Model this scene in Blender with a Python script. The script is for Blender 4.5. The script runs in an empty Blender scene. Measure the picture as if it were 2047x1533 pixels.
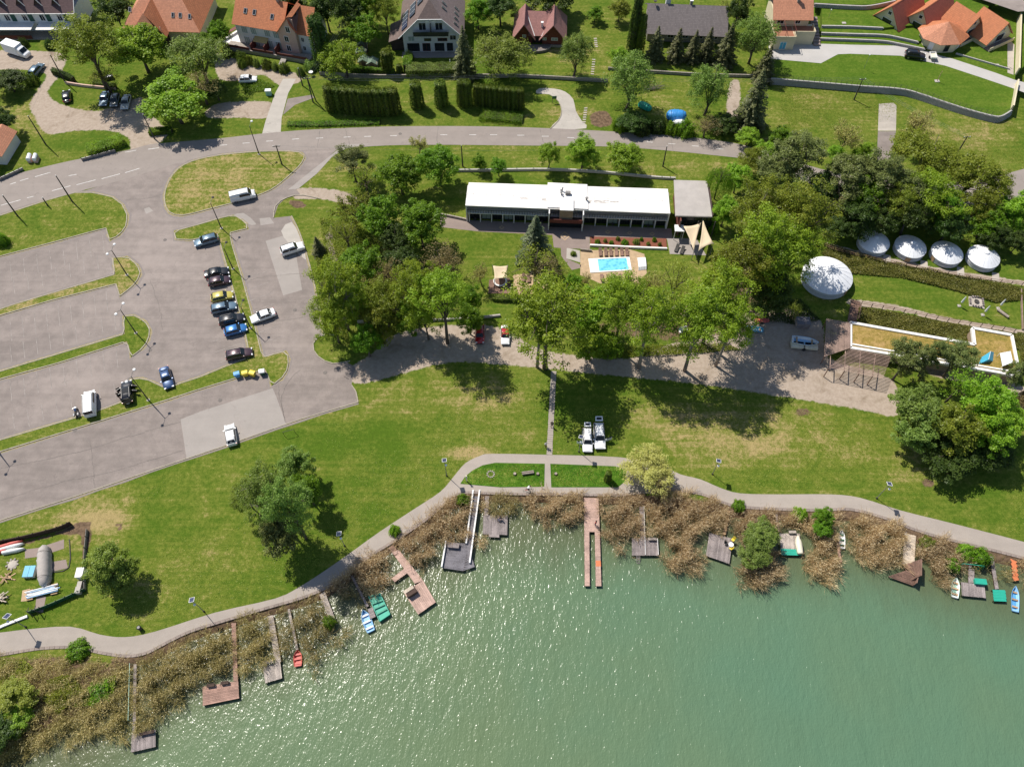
import bpy, bmesh, math, random
import numpy as np
from mathutils import Vector, Matrix
from mathutils.geometry import tessellate_polygon
# ---------------------------------------------------------------- camera, sky, sun, exposure
SC = bpy.context.scene
COL = SC.collection
CAM_H, CAM_F, CAM_TILT = 115.0, 1594.0, math.radians(32.5)   # metres, focal length in photo pixels, tilt from straight down
PW, PH = 2047.0, 1533.0
cd = bpy.data.cameras.new('camera'); cam = bpy.data.objects.new('camera', cd); COL.objects.link(cam)
cam.location = (0, 0, CAM_H); cam.rotation_euler = (CAM_TILT, 0, 0)
cd.sensor_fit = 'HORIZONTAL'; cd.sensor_width = 36.0; cd.lens = 36.0 * CAM_F / PW
cd.clip_start = 1.0; cd.clip_end = 4000.0
SC.camera = cam
SUN_EL, SUN_AZ = math.radians(55), math.radians(-45.5)       # azimuth clockwise from +Y
world = bpy.data.worlds.new('World'); SC.world = world; world.use_nodes = True
wn = world.node_tree.nodes; bg = wn['Background']
sky = wn.new('ShaderNodeTexSky'); sky.sky_type = 'NISHITA'; sky.sun_disc = False
sky.sun_elevation = SUN_EL; sky.sun_rotation = SUN_AZ; sky.altitude = 200; sky.air_density = 1.0; sky.dust_density = 0.8
world.node_tree.links.new(sky.outputs[0], bg.inputs[0]); bg.inputs[1].default_value = 0.095
sd = bpy.data.lights.new('sun', 'SUN'); sd.energy = 4.6; sd.angle = math.radians(0.5); sd.color = (1.0, 0.94, 0.85)
sun = bpy.data.objects.new('sun', sd); COL.objects.link(sun)
sdir = Vector((math.sin(SUN_AZ)*math.cos(SUN_EL), math.cos(SUN_AZ)*math.cos(SUN_EL), math.sin(SUN_EL)))
sun.rotation_euler = sdir.to_track_quat('Z', 'Y').to_euler(); sun.location = sdir*200
SC.view_settings.view_transform = 'Standard'; SC.view_settings.look = 'None'
SC.view_settings.gamma = 1.0; SC.view_settings.use_curve_mapping = False
SC.view_settings.exposure = 0.30
SC.cycles.max_bounces = 6; SC.cycles.diffuse_bounces = 3; SC.cycles.glossy_bounces = 3
SC.cycles.transmission_bounces = 4; SC.cycles.transparent_max_bounces = 4
SC.cycles.caustics_reflective = False; SC.cycles.caustics_refractive = False
RNG = random.Random(7)
NP = np.random.RandomState(11)
_ct, _st = math.cos(CAM_TILT), math.sin(CAM_TILT)
def P(u, v, z=0.0):
 a, b = u - PW/2, -(v - PH/2)
 d = (a, _st*CAM_F + b*_ct, -_ct*CAM_F + b*_st)
 s = (z - CAM_H)/d[2]
 return Vector((d[0]*s, d[1]*s, z))
def mpp(u, v, z=0.0):
 return (P(u+1, v, z) - P(u, v, z)).length
def PL(pts, z=0.0): return [P(u, v, z) for u, v in pts]
def smooth(pts, n=4, closed=False):
 out = []; N = len(pts)
 rng = range(N) if closed else range(N-1)
 for i in rng:
  p0 = pts[(i-1) % N] if (closed or i > 0) else pts[i]
  p1 = pts[i]; p2 = pts[(i+1) % N]
  p3 = pts[(i+2) % N] if (closed or i+2 < N) else p2
  for k in range(n):
   t = k/n
   out.append(tuple(0.5*((2*b) + (-a+c)*t + (2*a-5*b+4*c-d)*t*t + (-a+3*b-3*c+d)*t**3) for a, b, c, d in zip(p0, p1, p2, p3)))
 if not closed: out.append(tuple(pts[-1]))
 return out
# ---------------------------------------------------------------- materials
class NG:
 def __init__(s, name):
  s.m = bpy.data.materials.new(name); s.m.use_nodes = True
  s.t = s.m.node_tree; s.b = s.t.nodes['Principled BSDF']; s.out = s.t.nodes['Material Output']
 def n(s, typ, **kw):
  x = s.t.nodes.new(typ)
  for k, v in kw.items():
   if k.startswith('i_'):
    key = k[2:]; key = int(key) if key.isdigit() else key.replace('_', ' ')
    s.put(x.inputs[key], v)
   else: setattr(x, k, v)
  return x
 def put(s, sock, v):
  if hasattr(v, 'is_linked') or isinstance(v, bpy.types.NodeSocket): s.t.links.new(v, sock)
  elif isinstance(v, (tuple, list)) and len(v) == 3 and sock.type == 'RGBA': sock.default_value = (*v, 1)
  else: sock.default_value = v
 def mix(s, f, a, b):
  x = s.t.nodes.new('ShaderNodeMix'); x.data_type = 'RGBA'
  s.put(x.inputs[0], f); s.put(x.inputs[6], a); s.put(x.inputs[7], b); return x.outputs[2]
 def math(s, op, a, b=0.0, clamp=False):
  x = s.t.nodes.new('ShaderNodeMath'); x.operation = op; x.use_clamp = clamp
  s.put(x.inputs[0], a); s.put(x.inputs[1], b); return x.outputs[0]
 def ramp(s, v, lo, hi):
  x = s.t.nodes.new('ShaderNodeMapRange'); x.interpolation_type = 'SMOOTHSTEP'
  s.put(x.inputs[0], v); x.inputs[1].default_value = lo; x.inputs[2].default_value = hi; return x.outputs[0]
 def pos(s): return s.n('ShaderNodeNewGeometry').outputs['Position']
 def obj(s): return s.n('ShaderNodeTexCoord').outputs['Object']
 def noise(s, vec, scale, detail=4, rough=0.55, dist=0.0):
  x = s.n('ShaderNodeTexNoise'); s.put(x.inputs['Vector'], vec); x.inputs['Scale'].default_value = scale
  x.inputs['Detail'].default_value = detail; x.inputs['Roughness'].default_value = rough; x.inputs['Distortion'].default_value = dist
  return x.outputs['Fac']
 def mapv(s, vec, scale=(1, 1, 1), rot=0.0):
  x = s.n('ShaderNodeMapping'); s.put(x.inputs[0], vec); x.inputs['Scale'].default_value = scale; x.inputs['Rotation'].default_value = (0, 0, rot)
  return x.outputs[0]
 def bump(s, h, strength=0.3, dist=0.05):
  x = s.n('ShaderNodeBump'); s.put(x.inputs['Height'], h); x.inputs['Strength'].default_value = strength; x.inputs['Distance'].default_value = dist
  s.t.links.new(x.outputs[0], s.b.inputs['Normal'])
 def attr(s, name): return s.n('ShaderNodeAttribute', attribute_name=name).outputs['Fac']
 def rnd(s): return s.n('ShaderNodeObjectInfo').outputs['Random']
 def col(s, c): s.put(s.b.inputs['Base Color'], c)
 def rough(s, r): s.put(s.b.inputs['Roughness'], r)
M = {}
def simple(name, c, rough=0.7, metal=0.0, var=0.25, scale=3.0, bump=0.0, coat=0.0, rnd=0.0, spec=0.5):
 g = NG(name); o = g.obj()
 n1 = g.noise(o, scale, 5, 0.6); n2 = g.noise(o, scale*9, 3, 0.6)
 f = g.math('ADD', g.math('MULTIPLY', n1, 0.7), g.math('MULTIPLY', n2, 0.3))
 dark = tuple(x*(1-var) for x in c); lite = tuple(min(1, x*(1+var*0.6)) for x in c)
 base = g.mix(g.ramp(f, 0.3, 0.7), dark, lite)
 if rnd:
  k = g.math('ADD', g.math('MULTIPLY', g.rnd(), 2*rnd), 1-rnd)
  h = g.n('ShaderNodeHueSaturation'); g.put(h.inputs['Color'], base); g.put(h.inputs['Value'], k); base = h.outputs[0]
 g.col(base); g.rough(rough); g.b.inputs['Metallic'].default_value = metal
 g.b.inputs['Specular IOR Level'].default_value = spec
 if coat: g.b.inputs['Coat Weight'].default_value = coat; g.b.inputs['Coat Roughness'].default_value = 0.06
 if bump: g.bump(n2, bump, 0.03)
 M[name] = g.m; return g.m
def leafmat(name, c1, c2, c3, trans=0.42, hue=0.012):
 g = NG(name); a = g.attr('tint')
 if name.startswith('leaf'): c1, c2, c3 = [(c[0]*1.98, c[1]*1.85, c[2]*1.4) for c in (c1, c2, c3)]
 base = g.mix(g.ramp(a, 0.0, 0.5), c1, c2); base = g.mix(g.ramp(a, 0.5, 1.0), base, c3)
 r = g.rnd()
 h = g.n('ShaderNodeHueSaturation'); g.put(h.inputs['Color'], base)
 g.put(h.inputs['Hue'], g.math('ADD', g.math('MULTIPLY', r, 2*hue), 0.5-hue))
 g.put(h.inputs['Value'], g.math('ADD', g.math('MULTIPLY', r, 0.3), 0.85))
 d = g.n('ShaderNodeBsdfDiffuse'); t = g.n('ShaderNodeBsdfTranslucent'); g.put(d.inputs[0], h.outputs[0])
 h2 = g.n('ShaderNodeHueSaturation'); g.put(h2.inputs['Color'], h.outputs[0]); h2.inputs['Value'].default_value = 1.4; h2.inputs['Hue'].default_value = 0.49
 g.put(t.inputs[0], h2.outputs[0])
 gl = g.n('ShaderNodeBsdfGlossy'); gl.inputs['Roughness'].default_value = 0.45; gl.inputs[0].default_value = (1, 1, 1, 1)
 m1 = g.n('ShaderNodeMixShader'); m1.inputs[0].default_value = trans; g.t.links.new(d.outputs[0], m1.inputs[1]); g.t.links.new(t.outputs[0], m1.inputs[2])
 m2 = g.n('ShaderNodeMixShader'); m2.inputs[0].default_value = 0.012; g.t.links.new(m1.outputs[0], m2.inputs[1]); g.t.links.new(gl.outputs[0], m2.inputs[2])
 g.t.links.new(m2.outputs[0], g.out.inputs[0]); g.t.nodes.remove(g.b)
 M[name] = g.m; return g.m
# ---------------------------------------------------------------- object helpers
def tag(o, label=None, cat=None, group=None, kind=None):
 if label: o['label'] = label
 if cat: o['category'] = cat
 if group: o['group'] = group
 if kind: o['kind'] = kind
 return o
def empty(name, loc, rz=0.0, label=None, cat=None, group=None, parent=None):
 o = bpy.data.objects.new(name, None); COL.objects.link(o)
 o.location = loc; o.rotation_euler = (0, 0, rz); o.empty_display_size = 0.5
 if parent: o.parent = parent
 return tag(o, label, cat, group)
def link(name, me, mat=None, parent=None, loc=(0, 0, 0), rot=(0, 0, 0), scale=(1, 1, 1)):
 o = bpy.data.objects.new(name, me); COL.objects.link(o)
 o.location = loc; o.rotation_euler = rot; o.scale = scale
 if parent: o.parent = parent
 if mat is not None:
  if not me.materials: me.materials.append(mat)
  elif me.materials[0] != mat:
   o.material_slots[0].link = 'OBJECT'; o.material_slots[0].material = mat
 return o
class MB:
 def __init__(s): s.v = []; s.f = []
 def add(s, vs, fs):
  k = len(s.v); s.v += [tuple(x) for x in vs]; s.f += [tuple(i+k for i in f) for f in fs]; return s
 def box(s, c, d, rz=0.0, rx=0.0, ry=0.0):
  R = Matrix.Rotation(rz, 3, 'Z') @ Matrix.Rotation(ry, 3, 'Y') @ Matrix.Rotation(rx, 3, 'X')
  vs = [R @ Vector((x*d[0]/2, y*d[1]/2, z*d[2]/2)) + Vector(c) for x in (-1, 1) for y in (-1, 1) for z in (-1, 1)]
  return s.add(vs, [(0, 1, 3, 2), (4, 6, 7, 5), (0, 4, 5, 1), (2, 3, 7, 6), (0, 2, 6, 4), (1, 5, 7, 3)])
 def bar(s, a, b, w, h=None):
  a, b = Vector(a), Vector(b); h = h or w; d = (b-a)
  if d.length < 1e-6: return s
  x = d.normalized(); up = Vector((0, 0, 1)) if abs(x.z) < 0.95 else Vector((0, 1, 0))
  y = up.cross(x).normalized()*w/2; z = x.cross(y).normalized()*h/2
  vs = [a-y-z, a+y-z, a+y+z, a-y+z, b-y-z, b+y-z, b+y+z, b-y+z]
  return s.add(vs, [(3, 2, 1, 0), (4, 5, 6, 7), (0, 1, 5, 4), (1, 2, 6, 5), (2, 3, 7, 6), (3, 0, 4, 7)])
 def tube(s, pts, rs, n=6, cap=True):
  pts = [Vector(p) for p in pts]
  if not isinstance(rs, (list, tuple)): rs = [rs]*len(pts)
  rings = []; k0 = len(s.v)
  for i, p in enumerate(pts):
   d = (pts[min(i+1, len(pts)-1)] - pts[max(i-1, 0)]).normalized()
   up = Vector((0, 0, 1)) if abs(d.z) < 0.9 else Vector((1, 0, 0))
   a = d.cross(up).normalized(); b = a.cross(d).normalized()
   for k in range(n):
    t = 2*math.pi*k/n; s.v.append(tuple(p + (a*math.cos(t) + b*math.sin(t))*rs[i]))
  for i in range(len(pts)-1):
   for k in range(n):
    q = k0+i*n; s.f.append((q+k, q+(k+1) % n, q+n+(k+1) % n, q+n+k))
  if cap:
   s.f.append(tuple(range(k0+n-1, k0-1, -1))); e = k0+(len(pts)-1)*n; s.f.append(tuple(range(e, e+n)))
  return s
 def lathe(s, prof, n=24, c=(0, 0, 0)):
  k0 = len(s.v)
  for r, z in prof:
   for k in range(n):
    t = 2*math.pi*k/n; s.v.append((c[0]+r*math.cos(t), c[1]+r*math.sin(t), c[2]+z))
  for i in range(len(prof)-1):
   for k in range(n):
    q = k0+i*n; s.f.append((q+k, q+(k+1) % n, q+n+(k+1) % n, q+n+k))
  s.f.append(tuple(range(k0+n-1, k0-1, -1))); e = k0+(len(prof)-1)*n; s.f.append(tuple(range(e, e+n)))
  return s
 def prism(s, pts, z0, z1, top=True, bottom=True):
  pts = [(p[0], p[1]) for p in pts]; n = len(pts)
  if sum(pts[i][0]*pts[(i+1) % n][1]-pts[(i+1) % n][0]*pts[i][1] for i in range(n)) < 0: pts = pts[::-1]
  k = len(s.v); s.v += [(x, y, z0) for x, y in pts] + [(x, y, z1) for x, y in pts]
  for i in range(n): j = (i+1) % n; s.f.append((k+i, k+j, k+n+j, k+n+i))
  tri = tessellate_polygon([[Vector((x, y, 0)) for x, y in pts]])
  for t in tri:
   a, b, c = t
   ar = (pts[b][0]-pts[a][0])*(pts[c][1]-pts[a][1])-(pts[c][0]-pts[a][0])*(pts[b][1]-pts[a][1])
   if ar < 0: b, c = c, b
   if top: s.f.append((k+n+a, k+n+b, k+n+c))
   if bottom: s.f.append((k+c, k+b, k+a))
  return s
 def sheet(s, pts, z):
  pts = [(p[0], p[1]) for p in pts]; k = len(s.v); s.v += [(x, y, z) for x, y in pts]
  for t in tessellate_polygon([[Vector((x, y, 0)) for x, y in pts]]):
   a, b, c = t
   ar = (pts[b][0]-pts[a][0])*(pts[c][1]-pts[a][1])-(pts[c][0]-pts[a][0])*(pts[b][1]-pts[a][1])
   s.f.append((k+a, k+b, k+c) if ar > 0 else (k+a, k+c, k+b))
  return s
 def mesh(s, name, shade=False, off=None):
  me = bpy.data.meshes.new(name)
  vs = s.v if off is None else [(x-off[0], y-off[1], z-off[2]) for x, y, z in s.v]
  me.from_pydata(vs, [], s.f); me.update()
  if shade: me.polygons.foreach_set('use_smooth', [True]*len(me.polygons))
  return me
 def build(s, name, mat, parent=None, world=False, shade=False, origin=True):
  off = None; loc = (0, 0, 0)
  if parent is not None and world:
   bpy.context.view_layer.update() if parent.parent else None
   L = parent.matrix_world.translation if parent.parent else parent.location
   off = (L[0], L[1], L[2])
  elif parent is None and origin:
   xs = [p[0] for p in s.v]; ys = [p[1] for p in s.v]; zs = [p[2] for p in s.v]
   off = ((min(xs)+max(xs))/2, (min(ys)+max(ys))/2, min(zs)); loc = off
  return link(name, s.mesh(name, shade, off), mat, parent, loc)
UNIT = MB().box((0, 0, 0), (1, 1, 1))
_unit = {}
def unit_mesh(kind='plank', mat=None):
 if kind not in _unit:
  me = UNIT.mesh(kind); me.materials.append(mat); _unit[kind] = me
 return _unit[kind]
def pieces(name, kind, mat, parent, boxes, off):
 me = unit_mesh(kind, mat); out = []
 for c, d, rz in boxes:
  out.append(link(name, me, mat, parent, (c[0]-off[0], c[1]-off[1], c[2]-off[2]), (0, 0, rz), d))
 return out
def smooth_obj(o, ang=40):
 o.data.polygons.foreach_set('use_smooth', [True]*len(o.data.polygons))
 try: o.data.set_sharp_from_angle(angle=math.radians(ang))
 except Exception: pass
 return o
# ---------------------------------------------------------------- the surfaces
def road_mat(name, c, patch=0.25, crack=0.35, seed=0.0, speck=0.15, grow=0.0):
 g = NG(name); p = g.pos()
 big = g.noise(g.mapv(p, (1, 1, 1), 0.3), 0.045, 4, 0.6); mid = g.noise(p, 0.5, 5, 0.65); fine = g.noise(p, 9.0, 3, 0.7)
 stre = g.noise(g.mapv(p, (0.035, 0.6, 1), -0.28), 1.0, 4, 0.6)
 f = g.math('ADD', g.math('ADD', g.math('MULTIPLY', big, 0.34), g.math('MULTIPLY', mid, 0.26)), g.math('ADD', g.math('MULTIPLY', stre, 0.2), g.math('MULTIPLY', fine, 0.2)))
 base = g.mix(g.ramp(f, 0.36, 0.64), tuple(x*(1-patch) for x in c), tuple(x*(1+patch) for x in c))
 v = g.n('ShaderNodeTexVoronoi', feature='DISTANCE_TO_EDGE'); wob = g.n('ShaderNodeVectorMath', operation='ADD')
 nn = g.n('ShaderNodeTexNoise'); g.put(nn.inputs['Vector'], p); nn.inputs['Scale'].default_value = 0.5; nn.inputs['Detail'].default_value = 5
 sc = g.n('ShaderNodeVectorMath', operation='SCALE'); g.put(sc.inputs[0], nn.outputs['Color']); sc.inputs['Scale'].default_value = 5.0
 g.put(wob.inputs[0], p); g.put(wob.inputs[1], sc.outputs[0]); g.put(v.inputs['Vector'], wob.outputs[0]); v.inputs['Scale'].default_value = 0.11
 line = g.math('SUBTRACT', 1.0, g.ramp(v.outputs['Distance'], 0.0, 0.011)); line = g.math('MULTIPLY', line, g.ramp(mid, 0.38, 0.55)); line = g.math('MULTIPLY', line, crack)
 base = g.mix(line, base, tuple(x*0.45 for x in c))
 st = g.ramp(g.noise(p, 0.8, 3, 0.5), 0.66, 0.8); base = g.mix(g.math('MULTIPLY', st, 0.3), base, tuple(x*0.6 for x in c))
 if grow: base = g.mix(g.math('MULTIPLY', g.ramp(g.noise(p, 0.35, 6, 0.7), 0.58, 0.72), grow), base, (0.2, 0.17, 0.08))
 g.col(base); g.rough(0.9); g.bump(fine, 0.35, 0.02); M[name] = g.m
road_mat('asphalt_road', (0.262, 0.224, 0.198), 0.12, 0.3)
road_mat('asphalt_lot', (0.236, 0.198, 0.176), 0.30, 0.3)
road_mat('asphalt_pale', (0.31, 0.277, 0.25), 0.1, 0.2)
road_mat('concrete', (0.41, 0.375, 0.33), 0.13, 0.5)
road_mat('path_paving', (0.338, 0.293, 0.253), 0.12, 0.15)
road_mat('terrace_paving', (0.25, 0.195, 0.17), 0.14, 0.15)
road_mat('old_concrete', (0.42, 0.375, 0.32), 0.2, 0.9)
road_mat('drive_paving', (0.43, 0.41, 0.385), 0.08, 0.1)
simple('road_paint', (0.62, 0.6, 0.57), 0.8, var=0.3, scale=2.0)
simple('faded_paint', (0.30, 0.265, 0.24), 0.9, var=0.4, scale=1.0)
simple('kerb_stone', (0.36, 0.32, 0.25), 0.9, var=0.3, scale=1.5, rnd=0.1)
simple('edge_stone', (0.27, 0.22, 0.19), 0.9, var=0.35, scale=1.5, rnd=0.15)
def ground_mat(name, lush=(0.066, 0.118, 0.010), mid=(0.134, 0.160, 0.024), dry=(0.31, 0.24, 0.105), attrs=True, dryk=0.0, stripe=-0.18, contrast=1.0):
 g = NG(name); p = g.pos()
 big = g.noise(p, 0.035, 5, 0.6, 0.3); med = g.noise(p, 0.22, 6, 0.68, 0.6); fine = g.noise(p, 1.5, 5, 0.75); grain = g.noise(p, 7.0, 3, 0.8)
 stk = g.noise(g.mapv(p, (0.035, 0.95, 1), stripe), 1.0, 5, 0.68, 0.4)
 f = g.math('ADD', g.math('ADD', g.math('MULTIPLY', big, 0.16), g.math('MULTIPLY', med, 0.26)), g.math('ADD', g.math('MULTIPLY', stk, 0.19), g.math('ADD', g.math('MULTIPLY', fine, 0.25), g.math('MULTIPLY', grain, 0.14))))
 A = g.attr('dry') if attrs else dryk
 if not attrs: f = g.math('ADD', f, dryk*0.12)
 else: f = g.math('ADD', f, g.math('MULTIPLY', A, 0.075))
 base = g.mix(g.ramp(f, 0.43, 0.56), lush, mid)
 base = g.mix(g.ramp(f, 0.525, 0.625), base, dry)
 gr = g.math('ADD', g.math('MULTIPLY', grain, 0.65), g.math('MULTIPLY', fine, 0.35))
 h = g.n('ShaderNodeHueSaturation'); g.put(h.inputs['Color'], base)
 g.put(h.inputs['Value'], g.math('ADD', g.math('MULTIPLY', g.ramp(gr, 0.3, 0.7), 0.7*contrast), 0.66)); base = h.outputs[0]
 v = g.n('ShaderNodeTexVoronoi'); g.put(v.inputs['Vector'], p); v.inputs['Scale'].default_value = 1.3
 fl = g.math('MULTIPLY', g.math('SUBTRACT', 1.0, g.ramp(v.outputs['Distance'], 0.03, 0.1)), g.ramp(med, 0.5, 0.66))
 base = g.mix(g.math('MULTIPLY', fl, 0.5), base, (0.42, 0.4, 0.16))
 if attrs:
  ns = g.math('ADD', g.math('MULTIPLY', g.noise(p, 0.9, 5, 0.7), 0.6), g.math('MULTIPLY', fine, 0.4))
  D = g.attr('dirt'); dm = g.ramp(g.math('ADD', D, g.math('MULTIPLY', g.math('SUBTRACT', ns, 0.5), 1.3)), 0.38, 0.62)
  dirt = g.mix(g.ramp(fine, 0.3, 0.7), (0.32, 0.255, 0.20), (0.41, 0.34, 0.275)); dirt = g.mix(g.ramp(med, 0.5, 0.75), dirt, (0.22, 0.17, 0.12))
  base = g.mix(dm, base, dirt)
  S = g.attr('soil'); sm = g.ramp(g.math('ADD', S, g.math('MULTIPLY', g.math('SUBTRACT', ns, 0.5), 1.2)), 0.4, 0.62)
  soil = g.mix(g.ramp(fine, 0.3, 0.7), (0.075, 0.05, 0.032), (0.2, 0.135, 0.085)); base = g.mix(sm, base, soil)
 g.col(base); g.rough(1.0); g.b.inputs['Specular IOR Level'].default_value = 0.1
 g.bump(g.math('ADD', g.math('MULTIPLY', grain, 0.5), g.math('MULTIPLY', fine, 0.5)), 0.7, 0.07); M[name] = g.m
ground_mat('ground')
ground_mat('lawn', attrs=False, dryk=0.15)
ground_mat('lawn_dry', attrs=False, dryk=0.5)
ground_mat('lawn_lush', (0.03, 0.085, 0.006), (0.055, 0.12, 0.01), (0.20, 0.20, 0.05), attrs=False, dryk=0.05, contrast=1.5)
ground_mat('lawn_mown', (0.065, 0.125, 0.01), (0.105, 0.155, 0.018), (0.16, 0.16, 0.04), attrs=False, dryk=-0.1, contrast=0.9)
ground_mat('roof_sedum', (0.16, 0.15, 0.03), (0.28, 0.2, 0.055), (0.36, 0.24, 0.1), attrs=False, dryk=0.3)
g = NG('water'); p = g.pos()
big = g.noise(p, 0.03, 4, 0.6); med = g.noise(g.mapv(p, (1, 0.5, 1), 0.5), 0.25, 4, 0.6)
sp = g.n('ShaderNodeSeparateXYZ'); g.put(sp.inputs[0], p)
deep = g.math('ADD', g.math('MULTIPLY', g.ramp(sp.outputs['X'], -40, 55), 0.6), g.math('MULTIPLY', g.math('SUBTRACT', big, 0.5), 1.0))
base = g.mix(g.ramp(deep, 0.0, 0.8), (0.122, 0.174, 0.090), (0.092, 0.176, 0.108)); base = g.mix(g.math('MULTIPLY', g.ramp(med, 0.45, 0.75), 0.14), base, (0.070, 0.135, 0.080))
sh = g.attr('shore'); base = g.mix(g.math('MULTIPLY', g.ramp(g.math('ADD', sh, g.math('MULTIPLY', g.math('SUBTRACT', med, 0.5), 0.5)), 0.15, 1.0), 0.75), base, (0.090, 0.092, 0.042))
g.col(base); g.rough(0.215); g.b.inputs['IOR'].default_value = 1.33
w1 = g.noise(g.mapv(p, (1, 0.42, 1), 0.7), 0.55, 2, 0.5, 0.3); w2 = g.noise(g.mapv(p, (1, 0.5, 1), 0.75), 2.1, 2, 0.5, 0.3); w3 = g.noise(g.mapv(p, (1, 0.6, 1), 0.4), 5.5, 1, 0.5)
ht = g.math('ADD', g.math('ADD', g.math('MULTIPLY', w1, 0.55), g.math('MULTIPLY', w2, 0.42)), g.math('MULTIPLY', w3, 0.16))
g.bump(ht, 1.0, 0.225); M['water'] = g.m
g = NG('pool_water'); p = g.pos(); n = g.n('ShaderNodeTexVoronoi'); g.put(n.inputs['Vector'], g.mapv(p, (1, 1, 1))); n.inputs['Scale'].default_value = 1.6
g.col(g.mix(g.ramp(n.outputs['Distance'], 0.1, 0.7), (0.10, 0.44, 0.60), (0.20, 0.62, 0.75))); g.rough(0.06); g.bump(g.noise(p, 3.0, 3), 0.3, 0.1); M['pool_water'] = g.m
def wood(name, c, var=0.35, rnd=0.22, rough=0.85):
 g = NG(name); o = g.obj(); r = g.rnd()
 gr = g.noise(g.mapv(g.pos(), (6, 6, 6)), 1.0, 4, 0.6); big = g.noise(g.pos(), 0.7, 4, 0.6)
 f = g.math('ADD', g.math('MULTIPLY', gr, 0.5), g.math('MULTIPLY', big, 0.5))
 base = g.mix(g.ramp(f, 0.35, 0.65), tuple(x*(1-var) for x in c), tuple(x*(1+var*0.5) for x in c))
 h = g.n('ShaderNodeHueSaturation'); g.put(h.inputs['Color'], base); g.put(h.inputs['Value'], g.math('ADD', g.math('MULTIPLY', r, 2*rnd), 1-rnd))
 g.col(h.outputs[0]); g.rough(rough); g.bump(gr, 0.3, 0.01); M[name] = g.m
wood('wood_grey', (0.27, 0.23, 0.22)); wood('wood_pale', (0.40, 0.345, 0.30)); wood('wood_red', (0.36, 0.22, 0.17)); wood('wood_pink', (0.47, 0.32, 0.26), rnd=0.08)
wood('wood_brown', (0.22, 0.13, 0.095)); wood('wood_dark', (0.06, 0.035, 0.025)); wood('wood_slate', (0.17, 0.16, 0.175), rnd=0.08); wood('wood_tan', (0.45, 0.30, 0.17))
wood('wood_sand', (0.5, 0.42, 0.33), rnd=0.1); wood('wood_slat', (0.34, 0.235, 0.19), rnd=0.15); wood('bark', (0.11, 0.085, 0.065)); wood('bark_pale', (0.24, 0.20, 0.17)); wood('log', (0.36, 0.30, 0.25))
def tiles(name, c, step=0.36, var=0.25):
 g = NG(name); uv = g.n('ShaderNodeUVMap').outputs[0]
 b = g.n('ShaderNodeTexBrick', offset=0.0); g.put(b.inputs['Vector'], uv); b.inputs['Scale'].default_value = 1.0
 b.inputs['Brick Width'].default_value = step*0.75; b.inputs['Row Height'].default_value = step; b.inputs['Mortar Size'].default_value = 0.028; b.inputs['Mortar Smooth'].default_value = 0.4
 b.inputs['Color1'].default_value = (*c, 1); b.inputs['Color2'].default_value = (*[x*(1-var) for x in c], 1); b.inputs['Mortar'].default_value = (*[x*0.5 for x in c], 1)
 n = g.noise(g.pos(), 0.6, 5, 0.7); k = g.mix(g.math('MULTIPLY', g.ramp(n, 0.45, 0.75), 0.45), b.outputs['Color'], tuple(x*0.62 for x in c))
 k = g.mix(g.math('MULTIPLY', g.ramp(g.noise(g.pos(), 3.0, 3, 0.7), 0.55, 0.75), 0.3), k, tuple(min(1, x*1.35) for x in c))
 g.col(k); g.rough(0.8); g.bump(b.outputs['Fac'], -0.5, 0.06); M[name] = g.m
tiles('tile_orange', (0.56, 0.20, 0.085)); tiles('tile_salmon', (0.62, 0.27, 0.155)); tiles('tile_red', (0.44, 0.12, 0.075)); tiles('tile_rose', (0.36, 0.17, 0.15)); tiles('tile_brown', (0.17, 0.12, 0.105), 0.4)
tiles('tile_grey', (0.20, 0.165, 0.15), 0.4); tiles('tile_slate', (0.20, 0.17, 0.165), 0.4); tiles('tile_plum', (0.13, 0.075, 0.075), 0.4); tiles('tile_mauve', (0.27, 0.2, 0.185), 0.4)
simple('wall_white', (0.72, 0.71, 0.69), 0.9, var=0.1, scale=0.6); simple('wall_cream', (0.66, 0.58, 0.40), 0.9, var=0.1, scale=0.6)
simple('wall_pink', (0.62, 0.42, 0.34), 0.9, var=0.1); simple('wall_stone', (0.33, 0.29, 0.25), 0.9, var=0.35, scale=3.0, bump=0.4); simple('wall_dark', (0.07, 0.045, 0.04), 0.9, var=0.3)
simple('wall_red', (0.16, 0.045, 0.03), 0.85, var=0.3, scale=2); simple('membrane_white', (0.80, 0.77, 0.73), 0.7, var=0.07, scale=0.35); simple('membrane_grey', (0.40, 0.365, 0.335), 0.85, var=0.12, scale=0.5)
simple('render_tan', (0.33, 0.24, 0.17), 0.9, var=0.15); simple('trim_white', (0.78, 0.77, 0.75), 0.6, var=0.08); simple('canvas_white', (0.77, 0.78, 0.80), 0.75, var=0.06, scale=1.0)
simple('canvas_side', (0.60, 0.61, 0.63), 0.85, var=0.12); simple('sail_cream', (0.62, 0.50, 0.34), 0.9, var=0.08); simple('block_grey', (0.40, 0.385, 0.375), 0.9, var=0.2, scale=2.0, rnd=0.1)
simple('block_pale', (0.47, 0.44, 0.41), 0.9, var=0.15, scale=2.0); simple('metal_grey', (0.30, 0.30, 0.30), 0.45, 0.6, var=0.2); simple('pole_dark', (0.055, 0.05, 0.045), 0.8, var=0.3); simple('pole_grey', (0.22, 0.21, 0.20), 0.7, var=0.2)
simple('lamp_white', (0.85, 0.85, 0.83), 0.3, var=0.03); simple('solar_cell', (0.05, 0.06, 0.11), 0.15, var=0.2); simple('rubber', (0.02, 0.02, 0.02), 0.8, var=0.2); simple('rim', (0.42, 0.42, 0.43), 0.3, 0.8, var=0.15)
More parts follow.
